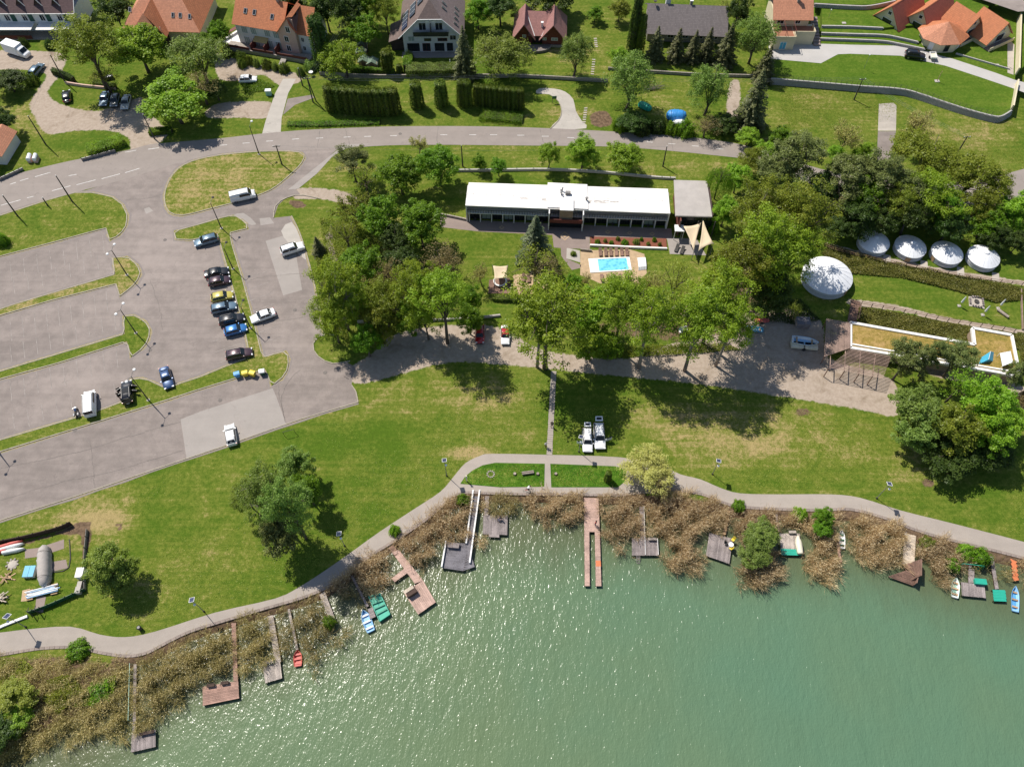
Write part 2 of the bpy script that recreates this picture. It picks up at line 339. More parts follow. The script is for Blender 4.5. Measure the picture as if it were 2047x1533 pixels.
simple('trim_black', (0.015, 0.015, 0.016), 0.4, var=0.2); simple('plastic_grey', (0.25, 0.25, 0.26), 0.5, var=0.15); simple('mulch', (0.22, 0.075, 0.045), 1.0, var=0.4, scale=8, bump=0.6)
simple('sand_paving', (0.46, 0.33, 0.20), 0.95, var=0.22, scale=1.2); simple('pool_rim', (0.80, 0.79, 0.76), 0.6, var=0.05); simple('balcony_red', (0.15, 0.035, 0.025), 0.7, var=0.25)
simple('awning', (0.44, 0.31, 0.12), 0.8, var=0.15); simple('shutter_green', (0.01, 0.07, 0.05), 0.6, var=0.2); simple('glass_dark', (0.02, 0.025, 0.03), 0.06, var=0.1); simple('curtain', (0.30, 0.36, 0.33), 0.7, var=0.15)
simple('glass_car', (0.012, 0.016, 0.018), 0.04, var=0.05); simple('headlight', (0.75, 0.76, 0.78), 0.1, var=0.05); simple('tail_red', (0.4, 0.01, 0.01), 0.2, var=0.1)
simple('wood_roof_green', (0.13, 0.19, 0.14), 0.85, var=0.2, scale=2); simple('ivy_base', (0.06, 0.055, 0.02), 1.0, var=0.5, scale=2)
simple('orange', (0.6, 0.18, 0.07), 0.7, var=0.2); simple('skin', (0.45, 0.27, 0.19), 0.6, var=0.05); simple('hair_dark', (0.03, 0.02, 0.015), 0.8, var=0.2)
for nm, c in dict(black=(0.012, 0.013, 0.016), white=(0.78, 0.78, 0.77), silver=(0.44, 0.45, 0.46), grey=(0.13, 0.14, 0.15), blue=(0.03, 0.16, 0.42), navy=(0.03, 0.07, 0.17), steel=(0.12, 0.19, 0.25), yellow=(0.46, 0.40, 0.07), red=(0.40, 0.008, 0.012), plum=(0.06, 0.03, 0.04)).items():
 simple('paint_'+nm, c, 0.3, 0.25 if nm not in ('white', 'yellow', 'red') else 0.0, var=0.05, coat=0.8)
for nm, c in dict(green=(0.02, 0.27, 0.17), teal=(0.08, 0.38, 0.32), blue=(0.10, 0.33, 0.62), sky=(0.25, 0.47, 0.7), red=(0.55, 0.10, 0.08), cream=(0.70, 0.66, 0.52), white=(0.74, 0.75, 0.73), tarp=(0.03, 0.24, 0.60), mint=(0.30, 0.52, 0.42), yellow=(0.72, 0.56, 0.05), bottle=(0.02, 0.10, 0.05), jade=(0.02, 0.36, 0.25), aqua=(0.05, 0.35, 0.52)).items():
 simple('gel_'+nm, c, 0.5, var=0.15, scale=1.5)
for nm, c in dict(black=(0.02, 0.02, 0.022), white=(0.65, 0.64, 0.62), blue=(0.05, 0.09, 0.2), red=(0.35, 0.05, 0.05), grey=(0.2, 0.2, 0.2)).items(): simple('cloth_'+nm, c, 0.9, var=0.15)
leafmat('leaf_maple', (0.034, 0.082, 0.006), (0.068, 0.138, 0.010), (0.115, 0.205, 0.018))
leafmat('leaf_bright', (0.060, 0.125, 0.010), (0.110, 0.200, 0.018), (0.180, 0.280, 0.035))
leafmat('leaf_poplar', (0.062, 0.105, 0.009), (0.112, 0.172, 0.016), (0.180, 0.240, 0.028))
leafmat('leaf_olive', (0.056, 0.082, 0.010), (0.098, 0.128, 0.018), (0.155, 0.178, 0.030))
leafmat('leaf_willow', (0.055, 0.095, 0.022), (0.095, 0.150, 0.038), (0.150, 0.215, 0.065))
leafmat('leaf_birch', (0.058, 0.085, 0.016), (0.098, 0.135, 0.028), (0.160, 0.195, 0.055))
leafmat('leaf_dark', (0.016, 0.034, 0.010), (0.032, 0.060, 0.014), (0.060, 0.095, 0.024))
leafmat('leaf_pine', (0.040, 0.054, 0.020), (0.072, 0.094, 0.034), (0.120, 0.145, 0.056), 0.25)
leafmat('leaf_spruce', (0.028, 0.036, 0.018), (0.054, 0.064, 0.032), (0.095, 0.098, 0.050), 0.15)
leafmat('leaf_blue', (0.024, 0.038, 0.024), (0.045, 0.064, 0.042), (0.085, 0.108, 0.072), 0.12)
leafmat('leaf_thuja', (0.024, 0.044, 0.007), (0.052, 0.080, 0.012), (0.100, 0.130, 0.022), 0.2)
leafmat('leaf_bud', (0.135, 0.135, 0.052), (0.210, 0.215, 0.085), (0.290, 0.300, 0.140))
leafmat('leaf_tan', (0.080, 0.072, 0.036), (0.135, 0.120, 0.062), (0.200, 0.180, 0.100))
leafmat('leaf_lime', (0.085, 0.125, 0.018), (0.145, 0.195, 0.035), (0.215, 0.270, 0.065))
leafmat('leaf_ivy', (0.036, 0.044, 0.010), (0.064, 0.070, 0.018), (0.115, 0.110, 0.035), 0.15)
leafmat('reed', (0.22, 0.155, 0.075), (0.47, 0.35, 0.18), (0.80, 0.67, 0.43), 0.45, 0.004)
leafmat('reed_green', (0.15, 0.145, 0.04), (0.33, 0.28, 0.10), (0.66, 0.55, 0.29), 0.45, 0.004)
g = NG('kerb_verge'); p = g.pos(); e = g.attr('edge'); n = g.math('ADD', g.math('MULTIPLY', g.noise(p, 1.1, 6, 0.75), 0.65), g.math('MULTIPLY', g.noise(p, 6.0, 3, 0.7), 0.35))
m_ = g.ramp(g.math('ADD', g.math('MULTIPLY', e, 0.55), n), 0.70, 0.95); a_ = g.mix(g.ramp(g.noise(p, 9.0, 3, 0.7), 0.3, 0.7), (0.195, 0.168, 0.156), (0.255, 0.22, 0.204))
g.col(g.mix(m_, a_, g.mix(g.ramp(g.noise(p, 3.0, 4, 0.7), 0.4, 0.6), (0.36, 0.28, 0.17), (0.24, 0.215, 0.09)))); g.rough(1.0); M['kerb_verge'] = g.m
# ---------------------------------------------------------------- terrain, water, roads
SHORE_PX = [(-200, 1515), (0, 1500), (60, 1470), (150, 1430), (205, 1380), (240, 1335), (300, 1318), (380, 1275), (450, 1252), (530, 1228), (600, 1208), (650, 1190), (700, 1155), (760, 1112), (800, 1088), (860, 1045), (900, 1012), (940, 998), (1000, 998), (1060, 998), (1240, 1003), (1300, 1010), (1400, 1020), (1480, 1030), (1560, 1035), (1640, 1038), (1700, 1035), (1770, 1055), (1850, 1085), (1990, 1118), (2047, 1130), (2250, 1190)]
_sh = [P(u, v) for u, v in SHORE_PX]
SHORE = np.array([(-1600.0, 8.0), (-200.0, 10.0)] + [(p.x, p.y) for p in _sh] + [(200.0, 30.0), (1600.0, 20.0)])
WZ = -0.7
def seg_dist(X, Y, line):
 best = np.full(X.shape, 1e9)
 for (x0, y0), (x1, y1) in zip(line[:-1], line[1:]):
  dx, dy = x1-x0, y1-y0; L = dx*dx+dy*dy+1e-12
  t = np.clip(((X-x0)*dx+(Y-y0)*dy)/L, 0, 1)
  best = np.minimum(best, (X-x0-t*dx)**2+(Y-y0-t*dy)**2)
 return np.sqrt(best)
def inside(X, Y, poly):
 c = np.zeros(X.shape, bool); n = len(poly)
 for i in range(n):
  x0, y0 = poly[i]; x1, y1 = poly[(i+1) % n]
  if y0 == y1: continue
  c ^= ((y0 > Y) != (y1 > Y)) & (X < (x1-x0)*(Y-y0)/(y1-y0)+x0)
 return c
def sdf(X, Y, poly):
 p = list(map(tuple, poly)); d = seg_dist(X, Y, p+[p[0]]); return np.where(inside(X, Y, p), d, -d)
LANDPOLY = list(map(tuple, SHORE)) + [(1600.0, 4000.0), (-1600.0, 4000.0)]
far = [260, 340, 500, 800, 1500]
gx = np.array([-v for v in far[::-1]] + [-200, -170] + list(np.arange(-140, 140.1, 0.72)) + [170, 200] + far, float)
gy = np.array([-1500, -700, -300, -100, -40] + list(np.arange(-10, 204.1, 0.72)) + [225, 260, 340, 500, 800, 1500], float)
GX, GY = np.meshgrid(gx, gy); nx, ny = len(gx), len(gy)
X, Y = GX.ravel(), GY.ravel()
dsh = seg_dist(X, Y, list(map(tuple, SHORE))); land = inside(X, Y, LANDPOLY); sd_ = np.where(land, dsh, -dsh)
Z = np.clip((sd_-0.7)/2.2, -1, 0)*1.7
depth = Y*_st - (0-CAM_H)*_ct*1.0
vv = np.where(True, 0, 0)
dn = Y*_st + CAM_H*_ct; U_ = PW/2 + CAM_F*X/np.maximum(dn, 1); V_ = PH/2 - CAM_F*(Y*_ct - CAM_H*_st)/np.maximum(dn, 1)
dry = np.zeros_like(X); 
for u, v, ru, rv, a in [(470, 350, 110, 45, 1.0), (60, 240, 60, 40, 0.6), (200, 285, 60, 15, -0.3), (70, 440, 60, 22, 0.1), (200, 420, 60, 30, 0.5), (180, 275, 80, 15, -0.3), (560, 230, 50, 18, 0.8), (900, 800, 120, 50, 0.55), (1020, 850, 60, 40, 0.6), (930, 905, 40, 10, 2.2),
  (1400, 850, 160, 40, 0.75), (1600, 880, 200, 50, 0.55), (1750, 930, 120, 40, 0.3), (1900, 1010, 120, 40, -0.3), (1560, 950, 200, 25, -0.2), (700, 880, 120, 40, -0.9), (660, 1000, 70, 50, -0.3), (640, 1080, 60, 40, 0.15), (420, 1110, 80, 50, 0.5), (330, 1200, 120, 30, 0.15), (330, 1050, 80, 60, -0.5), (230, 1030, 50, 50, 1.1), (140, 1040, 60, 20, 0.8),
  (450, 960, 60, 30, 0.1), (560, 930, 60, 40, 0.2), (1650, 200, 80, 30, 0.25), (1900, 260, 80, 30, 0.3), (1960, 250, 40, 30, 0.7), (1600, 250, 60, 30, 0.1), (1100, 110, 60, 30, 0.6), (1140, 225, 60, 15, 0.7), (1000, 235, 100, 14, 0.3), (1320, 200, 50, 30, 0.5), (680, 330, 60, 30, 0.3), (640, 430, 30, 40, 0.3), (630, 330, 40, 40, 0.5), (1180, 310, 250, 15, 0.15), (1400, 335, 80, 12, 0.6), (960, 490, 60, 30, -0.4), (1130, 810, 100, 40, -0.5), (1180, 870, 60, 30, -0.4),
  (1320, 830, 100, 20, 0.2), (1470, 910, 100, 20, 0.5), (150, 1240, 70, 20, -0.3), (500, 1200, 90, 25, -0.4), (100, 170, 30, 25, -0.4), (240, 175, 60, 20, -0.2), (680, 690, 40, 25, -0.2), (1560, 640, 40, 20, 0.6), (990, 790, 60, 45, 0.5), (760, 800, 50, 30, 0.25), (1780, 130, 200, 20, -0.8)]:
 dry += a*np.exp(-(((U_-u)/ru)**2+((V_-v)/rv)**2)/1.2)
dirt = np.zeros_like(X); soil = np.zeros_like(X)
def add_poly(arr, px, soft=1.2, amt=1.0, sm=3):
 w = [(p.x, p.y) for p in PL(smooth(px, sm, True))]
 x0, x1 = min(p[0] for p in w)-4, max(p[0] for p in w)+4; y0, y1 = min(p[1] for p in w)-4, max(p[1] for p in w)+4
 k = np.where((X > x0) & (X < x1) & (Y > y0) & (Y < y1))[0]
 arr[k] = np.maximum(arr[k], np.clip(0.5+sdf(X[k], Y[k], w)/soft, 0, 1)*amt)
add_poly(dirt, [(700, 738), (745, 706), (790, 668), (900, 650), (1000, 655), (1060, 690), (1110, 705), (1250, 718), (1330, 690), (1450, 660), (1500, 620), (1560, 612), (1640, 640), (1655, 715), (1740, 740), (1785, 762), (1800, 800), (1795, 832), (1700, 815), (1560, 792), (1400, 768), (1200, 748), (1000, 728), (900, 724), (800, 748), (712, 768)], 1.6)
add_poly(dirt, [(-60, 105), (60, 102), (128, 110), (120, 150), (95, 185), (125, 210), (200, 222), (280, 195), (300, 225), (335, 268), (305, 292), (262, 302), (258, 277), (220, 262), (150, 262), (95, 268), (72, 240), (60, 208), (84, 168), (92, 150), (55, 140), (-60, 138)], 1.8)
add_poly(dirt, [(430, 105), (470, 118), (560, 140), (600, 148), (600, 165), (560, 172), (525, 150), (470, 163), (435, 155)], 1.5, 0.9)
add_poly(dirt, [(415, 218), (450, 205), (548, 205), (536, 236), (470, 236), (415, 236)], 1.5, 0.9)
add_poly(dirt, [(1458, 166), (1480, 166), (1476, 236), (1452, 236)], 1.2, 0.8)
add_poly(dirt, [(590, 378), (650, 377), (700, 387), (730, 410), (690, 408), (640, 398), (590, 398)], 1.2, 0.95)
add_poly(dirt, [(655, 455), (665, 455), (670, 500), (690, 560), (680, 575), (660, 520), (650, 480)], 1.2, 0.8)
add_poly(dirt, [(1090, 925), (1100, 925), (1100, 975), (1090, 975)], 0.6, 1.0, 1)
add_poly(dirt, [(1850, 590), (1850, 600), (2047, 650), (2047, 640)], 0.6, 0.3)
add_poly(dirt, [(1640, 488), (1660, 488), (1760, 512), (1900, 540), (2047, 562), (2047, 570), (1900, 550), (1750, 522)], 0.8, 1.0)
add_poly(dirt, [(1700, 598), (1800, 612), (1900, 636), (2047, 660), (2047, 668), (1900, 646), (1800, 622), (1703, 610)], 0.8, 1.0)
add_poly(dirt, [(1770, 690), (1870, 755), (1960, 770), (2060, 830), (2060, 780), (1960, 740), (1860, 700)], 1.5, 0.8)
add_poly(soil, [(-60, 1105), (40, 1085), (120, 1062), (160, 1042), (182, 1042), (182, 1075), (172, 1120), (170, 1160), (166, 1160), (165, 1100), (160, 1068), (120, 1068), (40, 1092), (-60, 1112)], 0.8, 1.0, 1)
add_poly(soil, [(1180, 230), (1210, 222), (1225, 245), (1205, 255), (1185, 250)], 1.5)
add_poly(soil, [(576, 402), (600, 402), (612, 412), (590, 416)], 1.0)
add_poly(soil, [(1845, 955), (1868, 962), (1862, 975), (1845, 970)], 1.0, 0.9); add_poly(soil, [(232, 1045), (243, 1045), (243, 1058), (232, 1058)], 0.8)
add_poly(soil, [(1590, 815), (1620, 815), (1620, 832), (1590, 832)], 1.5, 0.7)
add_poly(soil, [(975, 942), (990, 942), (990, 952), (975, 952)], 0.6, 0.9)
bank = np.clip(1.0-np.abs(sd_-0.0)/3.2, 0, 1); soil = np.maximum(soil, np.where(sd_ < 1.0, 1.0, bank*1.15))
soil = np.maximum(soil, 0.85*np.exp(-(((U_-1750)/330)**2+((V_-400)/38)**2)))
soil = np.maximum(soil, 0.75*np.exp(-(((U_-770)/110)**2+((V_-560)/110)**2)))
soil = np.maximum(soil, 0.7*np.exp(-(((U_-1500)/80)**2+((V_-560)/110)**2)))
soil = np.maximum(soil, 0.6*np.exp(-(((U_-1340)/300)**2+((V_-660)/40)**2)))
wl = [(p.x, p.y) for p in PL(smooth([(-60, 1330), (60, 1318), (150, 1312), (215, 1330), (240, 1350), (215, 1400), (150, 1440), (60, 1480), (-60, 1500)], 3, True))]
soil = np.maximum(soil, np.clip(0.5+sdf(X, Y, wl)/3, 0, 0.7))
me = bpy.data.meshes.new('ground')
V3 = np.stack([X, Y, Z], 1)
idx = (np.arange(ny-1)[:, None]*nx+np.arange(nx-1)[None, :]).ravel()
quads = np.stack([idx, idx+1, idx+nx+1, idx+nx], 1)
me.vertices.add(len(V3)); me.vertices.foreach_set('co', V3.ravel())
me.loops.add(quads.size); me.loops.foreach_set('vertex_index', quads.ravel())
me.polygons.add(len(quads)); me.polygons.foreach_set('loop_start', np.arange(len(quads))*4)
me.update(calc_edges=True)
for nm, arr in (('dry', dry), ('dirt', dirt), ('soil', soil)):
 at = me.attributes.new(nm, 'FLOAT', 'POINT'); at.data.foreach_set('value', arr.astype(np.float32))
me.polygons.foreach_set('use_smooth', [True]*len(me.polygons))
ground = link('ground', me, M['ground']); ground['kind'] = 'structure'
wx = np.array([-1500, -600, -200] + list(np.arange(-110, 120.1, 2.0)) + [200, 600, 1500], float); wy = np.array([-1500, -600, -200, -60] + list(np.arange(-20, 80.1, 2.0)), float)
WX, WY = np.meshgrid(wx, wy); wv = np.stack([WX.ravel(), WY.ravel(), np.full(WX.size, WZ)], 1)
me = bpy.data.meshes.new('water'); n2 = len(wx); ii = (np.arange(len(wy)-1)[:, None]*n2+np.arange(n2-1)[None, :]).ravel()
me.from_pydata([tuple(v) for v in wv], [], [tuple(q) for q in np.stack([ii, ii+1, ii+n2+1, ii+n2], 1)]); me.update()
ds = seg_dist(WX.ravel(), WY.ravel(), list(map(tuple, SHORE))); ld = inside(WX.ravel(), WY.ravel(), LANDPOLY)
at = me.attributes.new('shore', 'FLOAT', 'POINT'); at.data.foreach_set('value', np.where(ld, 1.0, np.clip(1.25-ds/14.0, 0, 1)).astype(np.float32))
water = link('water', me, M['water']); water['kind'] = 'structure'
def flat(name, px, z, mat, sm=0, closed=True, kind='structure', label=None, cat=None, parent=None):
 pts = smooth(px, sm, closed) if sm else px
 w = PL(pts); b = MB(); b.sheet([(p.x, p.y) for p in w], z)
 o = b.build(name, M[mat], parent, world=parent is not None)
 if kind and not parent: o['kind'] = kind
 return tag(o, label, cat)
LZ = 0.012
lot = [(-160, 462), (0, 422), (60, 404), (150, 388), (230, 362), (320, 330), (400, 306), (520, 292), (600, 288), (684, 290), (664, 308), (630, 345), (590, 377), (600, 388), (572, 396), (556, 410), (547, 436), (583, 432), (601, 470), (622, 540), (640, 620), (647, 668), (626, 684), (628, 700), (640, 716), (665, 727), (690, 722), (712, 735), (704, 752), (703, 770), (711, 780), (716, 803), (600, 838), (450, 891), (300, 941), (150, 992), (0, 1040), (-160, 1094)]
flat('car_park', lot, LZ, 'asphalt_lot')
road_up = [(-200, 412), (-80, 380), (0, 357), (60, 341), (140, 322), (200, 311), (262, 299), (300, 289), (345, 285), (440, 277), (520, 268), (600, 261), (700, 256), (800, 253), (960, 253), (1100, 257), (1200, 262), (1300, 268), (1400, 277), (1480, 289), (1560, 312), (1640, 338), (1750, 358), (1850, 366), (1950, 360), (2047, 338), (2200, 290)]
road_lo = [(2200, 345), (2060, 388), (2000, 404), (1900, 416), (1800, 414), (1700, 398), (1600, 360), (1540, 330), (1498, 319), (1400, 308), (1340, 302), (1280, 297), (1200, 293), (1000, 291), (900, 290), (780, 291), (684, 297), (600, 301), (520, 301), (440, 307), (385, 319), (330, 334), (260, 356), (150, 385), (60, 408), (0, 428), (-80, 452), (-200, 488)]
flat('main_road', smooth(road_up, 3)+smooth(road_lo, 3), LZ+0.006, 'asphalt_road')
flat('concrete_driveway', [(550, 187), (531, 242), (524, 268), (561, 268), (563, 236), (576, 187), (592, 158), (566, 158)], LZ, 'concrete')
flat('paved_bay', [(566, 230), (575, 198), (624, 190), (628, 196), (590, 210)], LZ+0.004, 'asphalt_lot')
flat('curved_driveway', [(1078, 177), (1109, 178), (1130, 184), (1146, 199), (1151, 222), (1163, 242), (1172, 257), (1100, 259), (1119, 238), (1122, 216), (1113, 199), (1097, 189), (1072, 187)], LZ, 'concrete', 2)
pad = [(1757, 208), (1786, 206), (1792, 212), (1791, 262), (1755, 262)]
flat('old_concrete_pad', pad, LZ, 'old_concrete'); flat('old_asphalt_lane', [(1755, 263), (1791, 263), (1776, 340), (1752, 340)], LZ, 'asphalt_lot')
flat('pale_asphalt_patch', [(531, 482), (568, 471), (585, 468), (604, 580), (566, 591)], LZ+0.006, 'asphalt_pale'); flat('new_asphalt_patch', [(361, 838), (402, 822), (545, 776), (552, 792), (573, 850), (373, 917)], LZ+0.006, 'asphalt_pale')
flat('worn_patch', [(562, 462), (583, 444), (600, 476), (612, 520), (580, 490)], LZ+0.010, 'concrete', 2); flat('kerb_patch', [(519, 437), (540, 435), (548, 447), (521, 451)], LZ+0.006, 'asphalt_pale')
flat('junction_patch', [(465, 432), (487, 426), (511, 446), (508, 450), (498, 449), (486, 438)], LZ+0.006, 'asphalt_pale', 2)
flat('manhole_patch', [(288, 418), (298, 414), (306, 422), (292, 428)], LZ+0.006, 'asphalt_pale'); flat('service_lane', [(680, 296), (686, 289), (740, 288), (690, 298), (664, 314), (634, 347), (596, 378), (575, 380)], LZ+0.010, 'asphalt_pale')
kerb_n = 0
def kerb(px, closed=False, h=0.12, w=0.16, mat='kerb_stone', name='kerb', sm=3, seg=None, z=0.0, label=None):
 pts = PL(smooth(px, sm, closed) if sm else px)
 if closed: pts.append(pts[0])
 line = [pts[0]]; 
 step = seg or 1.6
 out = [pts[0]]; acc = 0.0
 for a, b in zip(pts[:-1], pts[1:]):
  L = (b-a).length; t = step-acc
  while t < L: out.append(a.lerp(b, t/L)); t += step
  acc = (acc+L) % step
 out.append(pts[-1])
 c = sum(out, Vector())/len(out); root = empty(name, (c.x, c.y, z)); root['kind'] = 'structure'
 bx = []
 for a, b in zip(out[:-1], out[1:]):
  d = b-a
  if d.length < 0.3: continue
  m = (a+b)/2; bx.append(((m.x, m.y, z+h/2+RNG.uniform(-0.008, 0.008)), (d.length-0.03, w, h), math.atan2(d.y, d.x)))
 big = bx[:290]
 pieces('stone', 'stone_'+mat, M[mat], root, big, (c.x, c.y, z))
 return root
def verge(px, closed, side, sm=3, w=0.75, z=None):
 pts = PL(smooth(px, sm, closed) if sm else px); n = len(pts); me = bpy.data.meshes.new('verge'); V = []; E = []
 if closed and sum(pts[i].x*pts[(i+1) % n].y-pts[(i+1) % n].x*pts[i].y for i in range(n)) < 0: side = -side
 for i in range(n):
  a, b = pts[(i-1) % n if closed else max(0, i-1)], pts[(i+1) % n if closed else min(n-1, i+1)]; d = (b-a).normalized(); o = Vector((d.y, -d.x, 0))*side*w*RNG.uniform(.7, 1.2)
  V += [tuple(pts[i])[:2]+(LZ+.004,), tuple(pts[i]+o)[:2]+(LZ+.004,)]; E += [1.0, 0.0]
 F = [(2*i, 2*i+1, (2*i+3) % (2*n), (2*i+2) % (2*n)) for i in range(n if closed else n-1)]
 me.from_pydata(V, [], F); me.update(); me.attributes.new('edge', 'FLOAT', 'POINT').data.foreach_set('value', E); o = link('kerb_verge', me, M['kerb_verge']); o['kind'] = 'structure'
def island(name, px, mat='lawn', sm=3, h=0.09, kb=True):
 pts = smooth(px, sm, True); w = PL(pts)
 b = MB(); b.prism(w, -0.02, h, bottom=False); o = b.build(name, M[mat]); o['kind'] = 'structure'
 if kb: kerb(px, True, 0.13, 0.17, sm=sm); verge(px, True, 1, sm)
 return o
isl = {
'A': [(-120, 550), (0, 513), (110, 484), (212, 456), (216, 470), (220, 481), (240, 470), (252, 452), (255, 432), (245, 410), (225, 395), (187, 386), (150, 386), (102, 399), (0, 432), (-120, 468)],
'B': [(-100, 652), (0, 619), (29, 609), (59, 600), (150, 573), (231, 549), (227, 530), (225, 516), (254, 514), (275, 530), (281, 549), (271, 567), (240, 593), (232, 568), (102, 601), (0, 631), (-100, 664)],
'C': [(-100, 778), (0, 743), (120, 707), (250, 668), (248, 650), (247, 633), (267, 631), (290, 642), (300, 660), (297, 680), (285, 697), (262, 714), (254, 682), (120, 725), (0, 758), (-100, 793)],
'D': [(-100, 915), (0, 880), (143, 838), (201, 820), (246, 803), (262, 785), (262, 758), (284, 757), (304, 762), (322, 774), (342, 773), (400, 754), (459, 730), (500, 714), (492, 672), (456, 540), (435, 468), (380, 481), (352, 478), (348, 463), (400, 449), (447, 435), (468, 431), (481, 438), (492, 447), (497, 457), (459, 466), (464, 490), (481, 545), (503, 625), (525, 715), (572, 702), (578, 718), (574, 740), (562, 758), (543, 771), (531, 738), (400, 778), (330, 801), (170, 851), (0, 903), (-100, 938)],
'E': [(608, 312), (590, 304), (520, 304), (440, 311), (385, 323), (352, 342), (334, 372), (329, 400), (338, 424), (365, 431), (420, 418), (480, 402), (540, 381), (580, 350), (602, 328)],
'F': [(547, 436), (548, 418), (556, 406), (572, 397), (600, 394), (640, 402), (600, 428), (582, 431)],
}
island('parking_island', isl['A'], 'lawn', 1); island('parking_island', isl['B'], 'lawn_dry', 1); island('parking_island', isl['C'], 'lawn', 1); island('parking_island', isl['D'], 'lawn', 1)
island('roadside_island', isl['E'], 'lawn_dry', 3)
kerb([(716, 804), (600, 838), (450, 891), (300, 941), (150, 992), (0, 1040), (-100, 1073)], False, 0.1, 0.16, sm=1)
kerb([(583, 432), (601, 470), (622, 540), (640, 620), (647, 667)], False, 0.12, 0.16); kerb([(670, 671), (647, 668), (627, 684), (627, 700), (640, 716), (665, 727), (700, 722)], False, 0.12, 0.16)
kerb([(547, 436), (549, 416), (557, 405), (573, 396), (600, 390), (640, 398)], False, 0.12, 0.16); verge([(716, 804), (600, 838), (450, 891), (300, 941), (150, 992), (0, 1040), (-100, 1073)], False, -1, 3, .5); verge([(583, 432), (601, 470), (622, 540), (640, 620), (647, 667)], False, 1, 3, .7)
kerb([(703, 770), (711, 780), (716, 804)], False, 0.12, 0.16, sm=1)
kerb([(1100, 258), (1119, 238), (1122, 216), (1113, 199), (1097, 189)], False, 0.12, 0.15)
def strip(name, a, b, wpx_m, z, mat, root, off):
 a, b = P(*a), P(*b); d = (b-a); n = Vector((-d.y, d.x, 0)).normalized()*wpx_m/2
 m = MB(); m.v = [(a-n)[:2]+(z,) if False else (a.x-n.x, a.y-n.y, z), (b.x-n.x, b.y-n.y, z), (b.x+n.x, b.y+n.y, z), (a.x+n.x, a.y+n.y, z)]; m.f = [(0, 1, 2, 3)]
 return m.build(name, mat, root, world=True)
marks = empty('road_marking', (P(500, 290).x, P(500, 290).y, LZ+0.01)); marks['kind'] = 'structure'
cen = [((u, v), (u+14, v+dv)) for u, v, dv in [(485, 287, -1), (532, 283, -1), (584, 279, -1), (632, 277, -1), (687, 275, -1), (728, 273.5, -.5), (780, 272, -.5), (880, 270, 0), (938, 270, 0), (980, 270, 0), (1034, 271, 0), (1083, 273, 0), (1134, 275.5, .5), (1291, 284, 1), (1336, 287.5, 1), (1383, 292, 1), (1432, 297, 2), (440, 291, -1)]]
cen += [((2, 411), (41, 400)), ((54, 396), (67, 393)), ((104, 382), (141, 372)), ((153, 370), (191, 360)), ((203, 358), (240, 348)), ((250, 346), (279, 337)), ((20, 369), (32, 365)), ((40, 362), (57, 357)), ((70, 354), (101, 345)), ((137, 352), (153, 349)), ((296, 299), (318, 296)), ((250, 305), (272, 301))]
for a, b in cen: strip('lane_dash', a, b, 0.14, LZ+0.012, M['road_paint'], marks, None)
bays = empty('parking_bay_marking', (P(300, 600).x, P(300, 600).y, LZ+0.01)); bays['kind'] = 'structure'
def bayrow(p0, p1, n, dpx, skip=()):
 for i in range(n):
  if i in skip: continue
  t = i/(n-1); a = (p0[0]+(p1[0]-p0[0])*t, p0[1]+(p1[1]-p0[1])*t); b = (a[0]+dpx[0], a[1]+dpx[1])
  strip('bay_line', a, b, 0.10, LZ+0.012, M['faded_paint'], bays, None)
bayrow((212, 595-12), (20, 640), 9, (4, 42)); bayrow((225, 530), (30, 588), 8, (-3, -28)); bayrow((232, 695), (20, 760), 9, (4, 42)); bayrow((232, 660), (24, 724), 9, (-4, -34)); bayrow((232, 800), (30, 862), 8, (-5, -36)); bayrow((205, 470), (20, 524), 8, (4, 38))
bayrow((448, 580), (488, 708), 7, (-52, 18)); bayrow((484, 560), (514, 690), 7, (50, -18))
seams = empty('tar_seam_line', (P(300, 900).x, P(300, 900).y, LZ)); seams['kind'] = 'structure'
simple('tar_seam', (0.165, 0.145, 0.13), 0.9, var=.3)
for ln in ([(0, 1000), (120, 965), (240, 938), (366, 900)], [(0, 936), (150, 905), (260, 872), (362, 842)], [(556, 770), (560, 800), (570, 845)], [(573, 845), (562, 800), (578, 760), (600, 740)], [(300, 560), (318, 612), (325, 660)], [(250, 400), (300, 396), (326, 388)], [(500, 560), (540, 552), (600, 548)], [(520, 640), (570, 640), (640, 626)], [(640, 262), (634, 296)], [(875, 254), (874, 290)], [(1080, 258), (1088, 292)], [(180, 880), (186, 930), (190, 975)], [(690, 260), (700, 290)], [(1340, 272), (1346, 302)]):
 pp_ = PL(smooth(ln, 4), 0)
 for a, b in zip(pp_[:-1], pp_[1:]):
  d = b-a; n = Vector((-d.y, d.x, 0)).normalized()*RNG.uniform(.018, .045); o_ = n.normalized()*RNG.uniform(-.10, .10); m = MB(); m.v = [(q.x, q.y, LZ+.0145) for q in (a-n+o_, b-n+o_, b+n+o_, a+n+o_)]; m.f = [(0, 1, 2, 3)]; m.build('seam', M['tar_seam'], seams, world=True)
for u, v in ((330, 480), (300, 700), (590, 620), (650, 745), (440, 800), (150, 860), (420, 300), (800, 268)):
 p_ = P(u, v); m = MB().lathe([(.36, 0), (.36, .004)], 16, (p_.x, p_.y, LZ+.013)); m.build('manhole_cover', M['tar_seam'], seams, world=True)
pu = [(-80, 1270), (0, 1264), (50, 1258), (140, 1252), (200, 1268), (250, 1273), (310, 1262), (430, 1224), (550, 1196), (600, 1172), (650, 1140), (700, 1105), (760, 1062), (830, 1016), (880, 983), (905, 955), (930, 926), (960, 911), (985, 907), (1095, 909), (1240, 914), (1320, 930), (1360, 948), (1400, 958), (1440, 975), (1480, 986), (1560, 988), (1660, 988), (1720, 995), (1800, 1020), (1900, 1045), (2047, 1083), (2150, 1112)]
